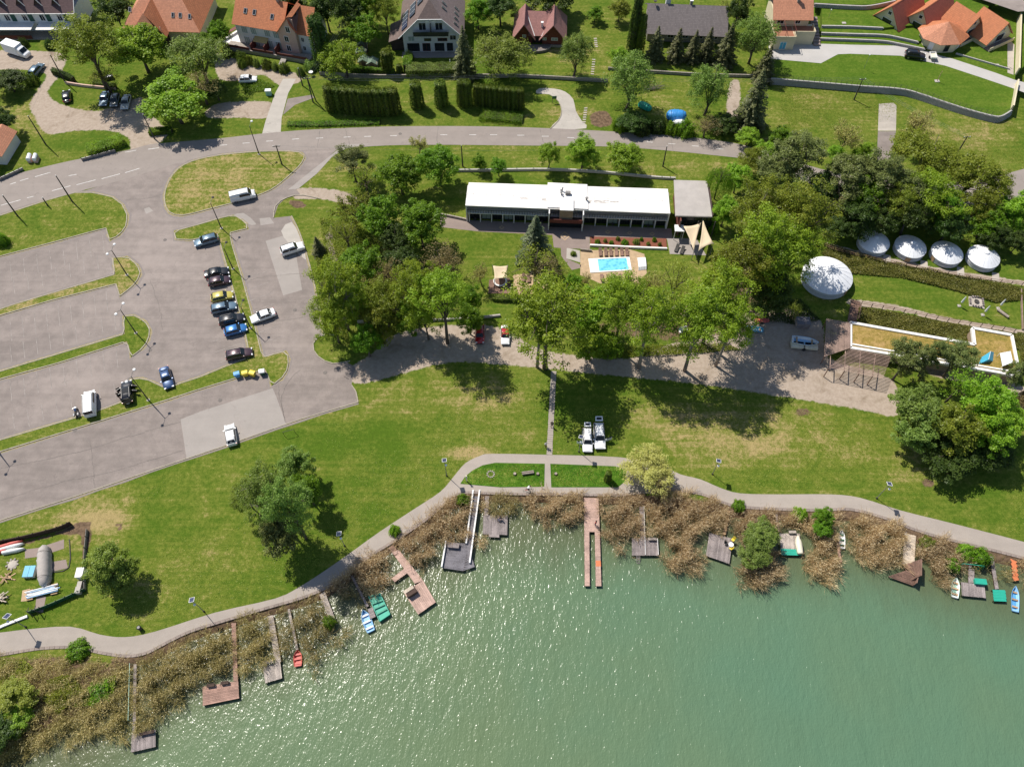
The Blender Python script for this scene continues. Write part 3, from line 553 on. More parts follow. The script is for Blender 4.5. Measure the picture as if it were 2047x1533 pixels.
pl = [(2150, 1146), (2047, 1116), (1990, 1101), (1850, 1066), (1770, 1036), (1700, 1018), (1640, 1020), (1560, 1018), (1480, 1013), (1440, 1003), (1400, 987), (1350, 982), (1290, 984), (1240, 990), (1000, 987), (925, 985), (890, 1006), (850, 1040), (790, 1080), (740, 1111), (715, 1131), (690, 1151), (650, 1176), (600, 1196), (530, 1216), (450, 1240), (380, 1262), (330, 1286), (290, 1306), (250, 1311), (200, 1304), (150, 1294), (80, 1296), (0, 1309), (-80, 1320)]
fp = smooth(pu, 3)+smooth(pl, 3); w = PL(fp); b = MB(); b.prism(w, -0.9, 0.03, bottom=False); o = b.build('footpath', M['path_paving']); o['kind'] = 'structure'
kerb(pl[:14], False, 0.1, 0.45, 'edge_stone', seg=0.7, label='e'); kerb(pl[13:], False, 0.1, 0.4, 'edge_stone', seg=0.7)
island('waterside_lawn', [(920, 967), (930, 952), (945, 940), (965, 930), (990, 925), (1089, 927), (1088, 973), (1000, 974)], 'lawn_lush', 1, 0.06, False)
island('waterside_lawn', [(1100, 927), (1230, 932), (1252, 938), (1250, 962), (1235, 974), (1102, 974)], 'lawn_lush', 1, 0.06, False)
wk = empty('slab_walk', (P(1102, 820).x, P(1102, 820).y, 0)); wk['kind'] = 'structure'
a, b_ = P(1107, 742), P(1098, 909); n = 40; bx = []
for i in range(n):
 c = a.lerp(b_, (i+0.5)/n); bx.append(((c.x+RNG.uniform(-.03, .03), c.y, 0.025+RNG.uniform(-.01, .01)), (0.92, (b_-a).length/n-0.05, 0.08), math.atan2(-(b_-a).x, (b_-a).y)+math.pi+RNG.uniform(-.03, .03)))
pieces('slab', 'slab_walk', M['path_paving'], wk, bx, wk.location)
def stepping(name, pxs, d=(0.7, 0.35, 0.1), mat='old_concrete'):
 c = P(*pxs[len(pxs)//2]); r = empty(name, c); r['kind'] = 'structure'
 pieces('slab', 'step_'+mat, M[mat], r, [((P(*q).x, P(*q).y, 0.03), d, RNG.uniform(-.1, .1)) for q in pxs], c)
stepping('stepping_stones', [(1171-i*0.6, 217+i*4.6) for i in range(7)]); stepping('stepping_stones', [(1187-i*0.5, 120+i*4.8) for i in range(7)]); stepping('stepping_stones', [(1190+i*0.5, 78+i*4) for i in range(5)])
flat('hotel_terrace', [(880, 433), (934, 440), (1342, 457), (1345, 479), (1179, 474), (1179, 498), (1133, 497), (1134, 518), (1162, 530), (1160, 536), (1143, 540), (1122, 512), (1121, 496), (1107, 495), (1104, 470), (1038, 467), (956, 463), (880, 454)], LZ, 'terrace_paving')
for q in [(1129, 472)]:
 for k, (s_, mt) in enumerate([(11, 'sand_paving'), (8, 'terrace_paving'), (4, 'sand_paving')]): flat('paving_diamond', [(q[0]-s_, q[1]), (q[0], q[1]-s_*0.8), (q[0]+s_, q[1]), (q[0], q[1]+s_*0.8)], LZ+0.004*(k+1), mt)
for q in [(1003, 455), (1215, 464), (1259, 466), (1304, 468)]:
 for k, (s_, mt) in enumerate([(6, 'sand_paving'), (3, 'terrace_paving')]): flat('paving_diamond', [(q[0]-s_, q[1]), (q[0], q[1]-s_*0.7), (q[0]+s_, q[1]), (q[0], q[1]+s_*0.7)], LZ+0.004*(k+1), mt)
flat('pool_deck', [(1160, 501), (1260, 499), (1288, 508), (1293, 546), (1276, 566), (1200, 567), (1176, 556), (1160, 550)], LZ, 'sand_paving')
flat('pool_deck', [(1026, 549), (1060, 548), (1124, 580), (1113, 594), (1027, 593)], LZ, 'sand_paving'); flat('white_slab', [(1133, 496), (1159, 501), (1160, 525), (1132, 517)], LZ+0.01, 'concrete')
flat('pool_deck', [(1333, 476), (1392, 477), (1412, 511), (1339, 508)], LZ+0.02, 'asphalt_pale'); flat('pool_deck', [(1340, 620), (1385, 600), (1390, 625), (1350, 640)], LZ, 'sand_paving')
# ---------------------------------------------------------------- buildings
def slope_uv(me):
 uv = me.uv_layers.new(name='UVMap')
 for p in me.polygons:
  n = p.normal; t = Vector((0, 0, 1)).cross(n)
  t = t.normalized() if t.length > 1e-3 else Vector((1, 0, 0)); b = n.cross(t)
  for li in p.loop_indices:
   co = me.vertices[me.loops[li].vertex_index].co; uv.data[li].uv = (co.dot(t), co.dot(b))
class Frame:
 def __init__(s, name, a, b, z, label, cat='house', group=None):
  A, B = P(a[0], a[1], z), P(b[0], b[1], z); s.L = (B-A).length; s.rz = math.atan2((B-A).y, (B-A).x); s.z = z; s.A = A
  s.root = empty(name, A, s.rz, label, cat, group)
  s.inv = Matrix.Rotation(-s.rz, 3, 'Z')
 def loc(s, u, v, z):
  return s.inv @ (P(u, v, s.z+z)-s.A)
 def box(s, name, mat, x0, x1, y0, y1, z0, z1, parent=None):
  return MB().box(((x0+x1)/2, (y0+y1)/2, (z0+z1)/2), (x1-x0, y1-y0, z1-z0)).build(name, M[mat], parent or s.root)
 def slab(s, name, mat, pts, th=0.16, parent=None):
  pts = [Vector(p) for p in pts]; n = (pts[1]-pts[0]).cross(pts[2]-pts[0]).normalized()
  if n.z < 0: pts = pts[::-1]; n = -n
  k = len(pts); m = MB(); m.v = [tuple(p) for p in pts]+[tuple(p-n*th) for p in pts]
  m.f = [tuple(range(k)), tuple(range(2*k-1, k-1, -1))]+[(i, k+i, k+(i+1) % k, (i+1) % k) for i in range(k)]
  me = m.mesh(name); slope_uv(me); return link(name, me, M[mat], parent or s.root)
 def poly(s, name, mat, pts, y0, y1, parent=None):
  k = len(pts); m = MB(); m.v = [(x, y0, z) for x, z in pts]+[(x, y1, z) for x, z in pts]
  m.f = [tuple(range(k)), tuple(range(2*k-1, k-1, -1))]+[(i, k+i, k+(i+1) % k, (i+1) % k) for i in range(k)]
  return m.build(name, M[mat], parent or s.root)
 def window(s, x, z, w, h, y=0.0, frame='trim_white', pane='glass_dark', name='window', mull=1, axis='y', parent=None):
  d = (w, .07, h) if axis == 'y' else (.07, w, h); c = (x, y-.02, z) if axis == 'y' else (x, y, z)
  m = MB(); t = .09
  if axis == 'y':
   for sx in [-1, 1]: m.box((x+sx*(w/2-t/2), y-.03, z), (t, .1, h))
   for sz in [-1, 1]: m.box((x, y-.03, z+sz*(h/2-t/2)), (w-2*t, .1, t))
   for i in range(mull): m.box((x-w/2+w*(i+1)/(mull+1), y-.03, z), (.06, .08, h-2*t))
   f = m.build(name, M[frame], parent or s.root); MB().box((x, y-.01, z), (w-.1, .05, h-.1)).build('pane', M[pane], f)
  else:
   sg = 1 if axis == 'x' else -1
   for sy in [-1, 1]: m.box((x+.03*sg, y+sy*(w/2-t/2), z), (.1, t, h))
   for sz in [-1, 1]: m.box((x+.03*sg, y, z+sz*(h/2-t/2)), (.1, w-2*t, t))
   f = m.build(name, M[frame], parent or s.root); MB().box((x+.01*sg, y, z), (.05, w-.1, h-.1)).build('pane', M[pane], f)
  return f
 def rooflight(s, roof, p, n, w=.7, h=1.1):
  n = Vector(n).normalized(); t = Vector((0, 0, 1)).cross(n).normalized(); b = n.cross(t); p = Vector(p); m = MB()
  def q(a, c, d): return tuple(p+t*a+b*c+n*d)
  def bx(m, a0, a1, c0, c1, d0, d1): m.add([q(a, c, d) for a in (a0, a1) for c in (c0, c1) for d in (d0, d1)], [(0, 1, 3, 2), (4, 6, 7, 5), (0, 4, 5, 1), (2, 3, 7, 6), (0, 2, 6, 4), (1, 5, 7, 3)])
  bx(m, -w/2, -w/2+.1, -h/2, h/2, 0, .12); bx(m, w/2-.1, w/2, -h/2, h/2, 0, .12); bx(m, -w/2+.1, w/2-.1, -h/2, -h/2+.1, 0, .12); bx(m, -w/2+.1, w/2-.1, h/2-.1, h/2, 0, .12)
  f = m.build('roof_window', M['metal_grey'], s.root); m = MB(); bx(m, -w/2+.08, w/2-.08, -h/2+.08, h/2-.08, 0, .09); m.build('pane', M['glass_dark'], f)
def chimney(f, x, y, z0, z1, w=.6, mat='wall_stone'):
 c = f.box('chimney', mat, x-w/2, x+w/2, y-w/2, y+w/2, z0, z1); f.box('chimney_cap', 'trim_white', x-w/2-.08, x+w/2+.08, y-w/2-.08, y+w/2+.08, z1, z1+.12, c)
f = Frame('terraced_house', (-60, 64), (166, 64), 0, 'white terraced house with plum tiled roof, dormers and dark green shutters', 'house'); L = f.L
f.box('wall', 'wall_white', 0, L, 0, 9, 0, 5.3)
f.slab('roof', 'tile_plum', [(-.4, -.7, 5.1), (L+.5, -.7, 5.1), (L+.5, 4.6, 9.4), (-.4, 4.6, 9.4)]); f.slab('roof', 'tile_plum', [(L+.5, 9.8, 5.1), (-.4, 9.8, 5.1), (-.4, 4.63, 9.4), (L+.5, 4.63, 9.4)])
f.poly('gable_wall', 'wall_white', [(0, 5.3), (9, 5.3), (4.5, 9.1)], 0, .2).rotation_euler = (0, 0, 0)
f.box('gutter', 'trim_white', -.4, L+.5, -.86, -.72, 4.98, 5.12); m = MB(); m.bar((L+.5, -.7, 5.2), (L+.5, 4.6, 9.5), .12); m.build('verge_board', M['trim_white'], f.root)
for i in range(6):
 x = 2.6+i*4.1
 d = f.poly('dormer', 'wall_dark', [(x-.9, 6.2), (x+.9, 6.2), (x, 7.9)], .9, 2.6); f.slab('dormer_roof', 'tile_plum', [(x-1.1, .7, 6.0), (x, .7, 8.0), (x, 3.6, 8.0), (x-1.1, 2.6, 6.3)], .1, d); f.slab('dormer_roof', 'tile_plum', [(x+1.1, .7, 6.0), (x, .7, 8.0), (x, 3.6, 8.0), (x+1.1, 2.6, 6.3)], .1, d)
 m = MB(); m.bar((x, .62, 8.0), (x+1.15, .62, 6.0), .13); m.build('verge_board', M['trim_white'], d)
 w = f.window(x, 3.6, 1.2, 1.6); f.box('shutter', 'shutter_green', x+.9, x+2.0, -.08, -.01, 2.7, 4.5)
f.box('canopy', 'membrane_white', 0, L*.62, -3.0, 0, 2.35, 2.5); f.box('canopy', 'membrane_white', L*.66, L-1.5, -3.0, 0, 2.35, 2.5)
for i in range(8): f.window(1.6+i*3.2, 1.2, 1.6, 1.9, pane='curtain')
f.box('veranda_floor', 'wall_stone', 0, L, -3.2, 0, 0, .25); f.box('veranda_rail', 'balcony_red', .2, L*.6, -3.2, -3.1, .25, 1.1)
f = Frame('hipped_house', (264, 84), (404, 88), 0, 'broad house with salmon-orange hipped tiled roof and dark glazed veranda'); L = f.L; D = 15; e = 3.5
f.box('wall', 'wall_cream', 0, L, 0, D, 0, e+.2)
o_ = .9; r0, r1, rh = 5.2, L-5.2, 9.6
f.slab('roof', 'tile_salmon', [(-o_, -o_, e), (L+o_, -o_, e), (r1, D/2, rh), (r0, D/2, rh)]); f.slab('roof', 'tile_orange', [(L+o_, -o_, e), (L+o_, D+o_, e), (r1, D/2, rh)])
f.slab('roof', 'tile_salmon', [(L+o_, D+o_, e), (-o_, D+o_, e), (r0, D/2, rh), (r1, D/2, rh)]); f.slab('roof', 'tile_salmon', [(-o_, D+o_, e), (-o_, -o_, e), (r0, D/2, rh)])
x0, x1, xc = 2.2, 10.0, 6.1
f.box('wing_wall', 'wall_dark', x0+.5, x1-.5, -2.2, 0, 0, 3.2); f.poly('glazed_gable', 'glass_dark', [(x0+.4, 3.2), (x1-.4, 3.2), (xc+1.6, 6.2), (xc-1.6, 6.2)], -2.0, -1.8)
f.slab('roof', 'tile_salmon', [(x0-.3, -2.8, 3.3), (xc, -1.2, 8.0), (xc, 6.5, 8.0), (x0-.3, 1.0, 3.4)], .14); f.slab('roof', 'tile_orange', [(x1+.3, -2.8, 3.3), (xc, -1.2, 8.0), (xc, 6.5, 8.0), (x1+.3, 1.0, 3.4)], .14)
f.slab('roof', 'tile_salmon', [(xc-2.1, -2.85, 6.0), (xc+2.1, -2.85, 6.0), (xc, -1.2, 8.1)], .12)
m = MB()
for i in range(7): m.box((x0+1+i*1.0, -2.08, 4.3), (.1, .08, 2.2))
m.box((xc, -2.08, 3.35), (x1-x0-1, .1, .14)); m.box((xc, -2.08, 4.8), (x1-x0-2.6, .1, .12)); m.build('glazing_bars', M['trim_white'], f.root)
for i in range(3): MB().box((x0+1.6+i*2.4, -2.22, 1.5), (1.6, .05, 2.2)).build('window', M['glass_dark'], f.root)
nn = Vector((0, -(rh-e), D/2+o_))
for x, t in ((1.2, .45), (11.2, .36), (12.9, .36), (15.1, .34)):
 f.rooflight(None, (x, -o_+t*(D/2+o_), e+t*(rh-e)+.02), (nn.x, nn.y, nn.z))
f = Frame('row_house', (482, 89), (622, 113), 0, 'white house with long orange roof and pink gabled wing, brown fenced terrace'); L = f.L; e = 5.4
xw = L*.62
f.box('wall', 'wall_white', 0, xw, 0, 9, 0, e); f.slab('roof', 'tile_orange', [(-.5, -.5, e), (xw+1.2, -.5, e), (xw+1.2, 4.8, e+4.1), (-.5, 4.8, e+4.1)]); f.slab('roof', 'tile_orange', [(xw+1, 10, e), (-.5, 10, e), (-.5, 4.8, e+4.1), (xw+1, 4.8, e+4.1)])
f.box('wing_wall', 'wall_pink', xw, xw+4.3, -.5, 9, 0, e); f.poly('wing_gable', 'wall_pink', [(xw, e), (xw+4.3, e), (xw+4.3, e+3.6), (xw+3.3, e+4.0)], -.5, -.3); f.box('side_wall', 'wall_white', xw+4.3, L+.5, .6, 9, 0, e-.2)
f.slab('roof', 'tile_orange', [(xw-.35, -1.0, e-.2), (xw+3.4, -1.0, e+4.4), (xw+3.4, 9.6, e+4.4), (xw-.35, 9.6, e-.2)]); f.slab('roof', 'tile_orange', [(xw+3.4, -1.0, e+4.4), (xw+4.2, .2, e+3.9), (xw+4.2, 5, e+3.9), (xw+3.4, 5, e+4.4)])
f.slab('roof', 'tile_red', [(xw+3.5, -1.0, e+4.3), (xw+5.3, -.8, e+.6), (xw+4.4, -.2, e+.3), (xw+3.2, -.2, e+1.6)], .1); f.slab('roof', 'tile_orange', [(xw+4.2, .1, e-.3), (L+1, .1, e-.3), (L+1, 4.8, e+3.9), (xw+3.9, 4.8, e+3.9)])
for x, t in ((2.4, .5), (4.6, .5), (9.0, .45), (xw+1, .42)):
 if x < xw: f.rooflight(None, (x, -.5+t*5.3, e+t*4.1+.02), (0, -4.1, 5.3), .8, 1.2)
chimney(f, xw-1.2, 4.8, e+2.5, e+5.2)
for x in (2.1, 4.4, 7.8, 10.0): f.window(x, 4.1, 1.5, 1.7, pane='curtain', mull=2); f.window(x, 1.4, 1.5, 2.0, pane='curtain', mull=2)
for z in (1.6, 3.9, 6.4): f.window(xw+1.8 if z < 6 else xw+2.7, z, 1.1, 1.5, y=-.5)
f.window(xw+5.2, 3.6, .8, 1.2, y=.6); f.window(xw+5.2, 1.4, .8, 1.2, y=.6)
f.box('terrace_floor', 'wall_stone', -2.5, L+.6, -2.6, 0, -.1, .5); f.box('terrace_wall', 'wall_stone', -2.6, L+.7, -2.9, -2.6, 0, .9)
for a, b in ((-2.4, 3.6), (4.6, 9.6), (10.6, L+.5)): f.box('terrace_rail', 'balcony_red', a, b, -2.72, -2.62, .9, 1.5)
for x in (4.1, 7.4, 10.2): f.box('privacy_screen', 'balcony_red', x-.06, x+.06, -2.6, -.1, .5, 2.3)
f.slab('awning', 'awning', [(4.4, -.05, 3.0), (7.8, -.05, 3.0), (7.8, -1.5, 2.5), (4.4, -1.5, 2.5)], .05); f.slab('side_terrace', 'wall_white', [(-5.2, -.5, .2), (-.1, -.5, .2), (-.1, 5, .2), (-3, 5, .2)], .15); f.slab('side_fence', 'balcony_red', [(-5.4, -.6, 1.2), (-2.6, 6, 1.2), (-2.6, 6, 1.1), (-5.4, -.6, 1.1)], .9)
m = MB()
for i in range(6): m.box((xw+1.3, -3.1-i*.3, .42-i*.08), (1.3, .28, .12))
m.build('front_steps', M['concrete'], f.root)
f = Frame('chalet_house', (809, 105), (922, 104), 0, 'tall white house with brown half-hipped roof, solar panels and full-width balcony'); L = f.L
w_, hx, ez, hz, az = L, 4.0, 4.6, 8.6, 11.6
f.poly('wall', 'wall_white', [(0, 0), (w_, 0), (w_, ez), (w_-hx, hz), (hx, hz), (0, ez)], 0, 13)
f.slab('roof', 'tile_brown', [(-.9, -.9, ez-.5), (hx-.1, -.9, hz+.15), (w_/2, 2.4, az), (w_/2, 13.5, az), (-.9, 13.5, ez-.5)]); f.slab('roof', 'tile_mauve', [(w_+.9, -.9, ez-.5), (w_-hx+.1, -.9, hz+.15), (w_/2, 2.4, az), (w_/2, 13.5, az), (w_+.9, 13.5, ez-.5)])
f.slab('roof', 'tile_brown', [(hx-.1, -1.0, hz+.1), (w_-hx+.1, -1.0, hz+.1), (w_/2, 2.4, az+.03)])
m = MB(); m.bar((-.9, -.95, ez-.5), (hx-.1, -.95, hz+.15), .14); m.bar((hx-.1, -.95, hz+.15), (w_-hx+.1, -.95, hz+.15), .14); m.bar((w_-hx+.1, -.95, hz+.15), (w_+.9, -.95, ez-.5), .14); m.build('verge_board', M['trim_white'], f.root)
sn = Vector((-(az-ez+.5), 0, w_/2+.9)).normalized()
for k, (t, ys) in enumerate([(.2, 1.2), (.2, 2.8), (.2, 4.4), (.2, 6.0), (.45, 3.2), (.45, 4.8), (.45, 6.4), (.7, 5.0), (.7, 6.6)]):
 c = Vector((-.9+t*(w_/2+.9), ys, ez-.5+t*(az-ez+.5)))+sn*.12; t_ = Vector((0, 1, 0)); b_ = sn.cross(t_); m = MB()
 m.v = [tuple(c+t_*a*.72+b_*b*.95+sn*d) for a in (-1, 1) for b in (-1, 1) for d in (0, .05)]; m.f = [(0, 1, 3, 2), (4, 6, 7, 5), (0, 4, 5, 1), (2, 3, 7, 6), (0, 2, 6, 4), (1, 5, 7, 3)]
 pn = m.build('solar_panel', M['solar_cell'], f.root); m = MB(); m.v = [tuple(c+t_*(a*.03+.74)+b_*b*.97+sn*d) for a in (-1, 1) for b in (-1, 1) for d in (0, .07)]; m.f = [(0, 1, 3, 2), (4, 6, 7, 5), (0, 4, 5, 1), (2, 3, 7, 6), (0, 2, 6, 4), (1, 5, 7, 3)]; m.build('panel_frame', M['trim_white'], pn)
sr = (az-ez+.5, 0, w_/2+.9)
for t, y in ((.25, 1.5), (.25, 3.5), (.25, 5.5), (.25, 7.5), (.6, 3.6), (.6, 5.4)): f.rooflight(None, (w_+.9-t*(w_/2+.9), y, ez-.5+t*(az-ez+.5)+.03), sr, .6, 1.2)
f.box('balcony', 'pole_dark', 2.6, w_-2.6, -1.4, 0, 4.9, 5.05); f.box('balcony_rail', 'glass_dark', 2.6, w_-2.6, -1.45, -1.4, 5.05, 6.0); f.box('balcony_divider', 'pole_dark', w_/2-.06, w_/2+.06, -1.4, 0, 5.05, 7.3)
for x in (4.7, w_-4.7): f.window(x, 6.5, 1.7, 1.9); 
for x in (5.9, w_-5.7): f.box('air_unit', 'trim_white', x-.4, x+.4, -.3, -.02, 7.6, 8.1)
f.window(1.9, 3.5, 1.5, 1.3, pane='curtain'); f.window(w_-1.7, 3.7, 1.5, 1.3); f.window(5.6, 3.2, 1.6, .7, frame='trim_black'); f.window(9.0, 3.2, 2.2, .8, frame='wall_red')
for x, w2, fr in ((2.2, 2.8, 'trim_black'), (5.2, 1.8, 'wall_red'), (8.2, 2.2, 'trim_black'), (10.6, 1.4, 'trim_black')): f.window(x, 1.3, w2, 2.0, frame=fr)
f.slab('lean_to', 'tile_brown', [(-3.4, 0, 2.6), (-.3, -.3, 4.0), (-.3, 7, 4.0), (-3.4, 7, 2.6)]); f.box('lean_to_wall', 'wall_dark', -3.0, 0, .8, 6.8, 0, 2.6); f.box('front_paving', 'asphalt_pale', -.5, L, -2.2, 0, 0, .1)
f = Frame('cottage', (1037, 91), (1124, 94), 0, 'dark red cottage with two pointed rose-coloured roofs and a round terrace', 'cottage'); L = f.L
for k, (x0, x1) in enumerate(((-1.2, 3.6), (L-5.2, L+.6))):
 xc = (x0+x1)/2; f.poly('wall', 'wall_red', [(x0+.5, 0), (x1-.5, 0), (x1-.5, 2.6), (xc, 5.5), (x0+.5, 2.6)], 0 if k else .8, 8)
 f.slab('roof', 'tile_rose', [(x0-.3, -.9, 2.0), (xc, -.9, 5.9), (xc, 6.2, 6.6), (x0-.3, 9.0, 2.0)]); f.slab('roof', 'tile_rose', [(x1+.3, -.9, 2.0), (xc, -.9, 5.9), (xc, 6.2, 6.6), (x1+.3, 9.0, 2.0)]); f.slab('roof', 'tile_rose', [(x0-.3, 9.0, 2.0), (x1+.3, 9.0, 2.0), (xc, 6.2, 6.6)])
f.slab('roof', 'tile_rose', [(2.2, -.2, 2.7), (L-3.6, -.2, 2.7), (L-2.4, 5, 5.6), (1.4, 5, 5.6)]); f.box('wall', 'wall_dark', 3.0, L-4.6, 1.2, 7, 0, 2.6)
m = MB(); m.bar((3.7, -.4, 2.75), (1.3, 5, 5.75), .14); m.bar((L-4.9, -.4, 2.75), (L-2.4, 5, 5.75), .14); m.build('valley_gutter', M['trim_white'], f.root)
for x in (L-4.2, L-1.9): f.window(x, 1.9, 1.5 if x > L-3 else .9, .7, y=0, pane='curtain')
f.window(1.2, 1.9, .9, .7, y=.8, pane='curtain'); f.box('plinth', 'wall_stone', L-4.9, L+.3, -.35, 0, 0, .5); chimney(f, 5.3, 1.8, 3.0, 4.8, .45, 'wall_white')
m = MB(); m.v = []; m.prism([(4.0+3.6*math.cos(a), -.2+2.6*math.sin(a)) for a in [math.pi+math.pi*i/14 for i in range(15)]], 0, .5); m.build('round_terrace', M['asphalt_lot'], f.root)
m = MB(); m.tube([(4.0+3.6*math.cos(a), -.2+2.6*math.sin(a), .55) for a in [math.pi+math.pi*i/14 for i in range(15)]], .12, 5); m.build('terrace_coping', M['wall_stone'], f.root)
f = Frame('bungalow', (1292, 82), (1444, 88), 0, 'long low house under a grey-brown roof behind the row of spruces', 'bungalow'); L = f.L
f.box('wall', 'wall_stone', 0, L, 0, 9, 0, 2.9); f.slab('roof', 'tile_slate', [(-.5, -1.4, 2.7), (L+.5, -1.4, 2.7), (L+.5, 4.8, 6.4), (-.5, 4.8, 6.4)]); f.slab('roof', 'tile_slate', [(L+.5, 10, 3.1), (-.5, 10, 3.1), (-.5, 4.83, 6.4), (L+.5, 4.83, 6.4)])  # front wall colour darkened to paint in the shade behind the spruces
g = MB(); g.v = [(L, 0, 3.3), (L, 9, 3.3), (L, 4.6, 6.2), (L-.2, 0, 3.3), (L-.2, 9, 3.3), (L-.2, 4.6, 6.2)]; g.f = [(0, 1, 2), (5, 4, 3), (0, 3, 4, 1), (1, 4, 5, 2), (2, 5, 3, 0)]; g.build('gable_wall', M['wall_white'], f.root)
chimney(f, 4.3, 5.6, 5, 7.4, 1.1, 'wall_white'); chimney(f, 9.6, 5.2, 5.4, 7.2, .6, 'wall_stone')
for i in range(5): f.window(2+i*3.4, 1.7, 1.5, 1.3)
m = MB(); m.tube([(1.2, 4.6, 6.4), (1.2, 4.6, 7.3)], .04, 5); m.lathe([(.05, 0), (.35, .12), (.42, .3)], 12, (1.2, 4.5, 7.0)); m.build('satellite_dish', M['pole_dark'], f.root)
TZ = 1.3
lw = [(1541, 157), (1600, 162), (1660, 167), (1720, 172), (1800, 178), (1840, 188), (1885, 203), (1935, 219), (1985, 232), (2003, 232), (2022, 221)]
pts = PL(lw, TZ); bk = PL([(2030, 150), (2120, 60), (2120, -120), (1530, -120)], TZ)
b = MB(); b.prism(pts+bk, -.05, TZ, bottom=False); o = b.build('terrace_lawn', M['lawn_mown']); o['kind'] = 'structure'
def blockwall(name, px, z0, z1, label, th=.32, bl=.52, rows=None, side=1, mat='block_grey', single=True, n_max=290):
 p = PL(smooth(px, 4), z1); rows = rows or max(1, int(round((z1-z0)/.2))); c = p[len(p)//2]; root = empty(name, (c.x, c.y, z0), 0, label, 'wall'); bx = []; rest = MB(); h = (z1-z0)/rows
 cum = [0]; 
 for a, b_ in zip(p[:-1], p[1:]): cum.append(cum[-1]+(b_-a).length)
 def at(t):
  for i in range(len(p)-1):
   if t <= cum[i+1]: return p[i].lerp(p[i+1], (t-cum[i])/(cum[i+1]-cum[i])), p[i+1]-p[i]
  return p[-1], p[-1]-p[-2]
 n = int(cum[-1]/bl); core = MB()
 for a, b_ in zip(p[:-1], p[1:]): core.bar((a.x, a.y, (z0+z1)/2-.02), (b_.x, b_.y, (z0+z1)/2-.02), th*.6, z1-z0-.02)
 core.build('backing', M['wall_stone'], root, world=True)
 for r_ in range(rows):
  for i in range(n):
   q, d = at((i+(.5 if r_ % 2 else 0)+.5)*cum[-1]/n); a = math.atan2(d.y, d.x); off = Vector((d.y, -d.x, 0)).normalized()*(.10+.05*(rows-1-r_)+RNG.uniform(-.012, .012))
   bb = ((q.x+off.x, q.y+off.y, z0+(r_+.5)*h), (bl-.07, th*.7, h-.035), a)
   if single and len(bx) < n_max and r_ >= rows-2: bx.append(bb)
   else: rest.box(bb[0], bb[1], a)
 if bx: pieces('block', 'block_'+mat, M[mat], root, bx, root.location)
 if rest.v: rest.build('block_courses', M[mat], root, world=True)['kind'] = 'stuff'
 cp = MB()
 for a, b_ in zip(p[:-1], p[1:]): cp.bar((a.x, a.y, z1+.05), (b_.x, b_.y, z1+.05), th*.9, .09)
 cp.build('coping', M['block_pale'], root, world=True); return root
blockwall('retaining_wall', lw, 0, TZ, 'long grey concrete block retaining wall below the mown lawn')
T2 = 2.2
up = [(1640, 86), (1700, 88), (1760, 93), (1800, 100), (1850, 112), (1880, 120)]
for k, (row, z0, z1, lb) in enumerate([([(1640, 77), (1700, 79), (1765, 82), (1800, 88), (1848, 98)], TZ, TZ+.5, 'lowest of the three stepped block walls beside the cream house'), ([(1642, 66), (1700, 68), (1765, 70), (1800, 76), (1835, 84)], TZ+.5, TZ+1.0, 'middle of the three stepped block walls beside the cream house'), ([(1643, 52), (1700, 53), (1765, 56)], TZ+1.0, TZ+1.5, 'upper of the three stepped block walls beside the cream house')]):
 q = PL(row, z1); b = MB(); b.prism(q+PL([(1960, 40), (2060, -120), (1640, -120)], z1), z0-.05, z1, bottom=False); o = b.build('terrace_lawn', M['lawn_mown']); o['kind'] = 'structure'
 blockwall('retaining_wall', row, z0, z1, lb, .3, .5, 2, n_max=140)
blockwall('retaining_wall', [(1628, 8), (1700, 12), (1740, 12), (1790, 2)], TZ+1.5, TZ+2.3, 'curved block wall at the top, right of the orange roof', .3, .5, 3, n_max=120)
q = PL([(1628, 6), (1700, 10), (1740, 10), (1790, 0), (1800, -120), (1628, -120)], TZ+2.3); b = MB(); b.prism(q, TZ+1.4, TZ+2.3, bottom=False); o = b.build('terrace_lawn', M['lawn_mown']); o['kind'] = 'structure'
def zflat(name, px, z, mat, kind='structure'):
 b = MB(); b.sheet([(p.x, p.y) for p in PL(px, z)], z); o = b.build(name, M[mat]); o['kind'] = kind; return o
zflat('paved_driveway', [(1536, 92), (1640, 88), (1700, 90), (1790, 92), (1860, 104), (1880, 112), (1905, 118), (1990, 146), (2028, 160), (2047, 165), (2060, 190), (2022, 176), (1960, 155), (1890, 132), (1800, 112), (1700, 108), (1675, 109), (1641, 127), (1540, 118)], TZ+.012, 'drive_paving')
zflat('garden_lawn', [(1905, 116), (1960, 80), (2014, 84), (2013, 145), (1990, 140)], TZ+.02, 'lawn_mown'); zflat('garden_path', [(2014, 76), (2028, 90), (2026, 150), (2014, 146)], TZ+.03, 'old_concrete')
b = MB(); w = PL([(2031, 168), (2021, 220)], TZ); b.bar((w[0].x, w[0].y, TZ/2+.6), (w[1].x, w[1].y, TZ/2+.6), .3, TZ+1.2); tag(b.build('garden_wall', M['wall_cream']), 'low cream wall at the right end of the mown lawn', 'wall')
b = MB(); w = PL([(2034, 40), (2030, 150)], TZ); b.bar((w[0].x, w[0].y, TZ+.9), (w[1].x, w[1].y, TZ+.9), .3, 1.8); tag(b.build('garden_wall', M['wall_cream']), 'tall cream boundary wall at the right edge beside the chalets', 'wall')
zflat('side_street', [(1940, -8), (2060, -20), (2060, 22), (2035, 24)], TZ+.9+1.5, 'asphalt_lot')
b = MB()
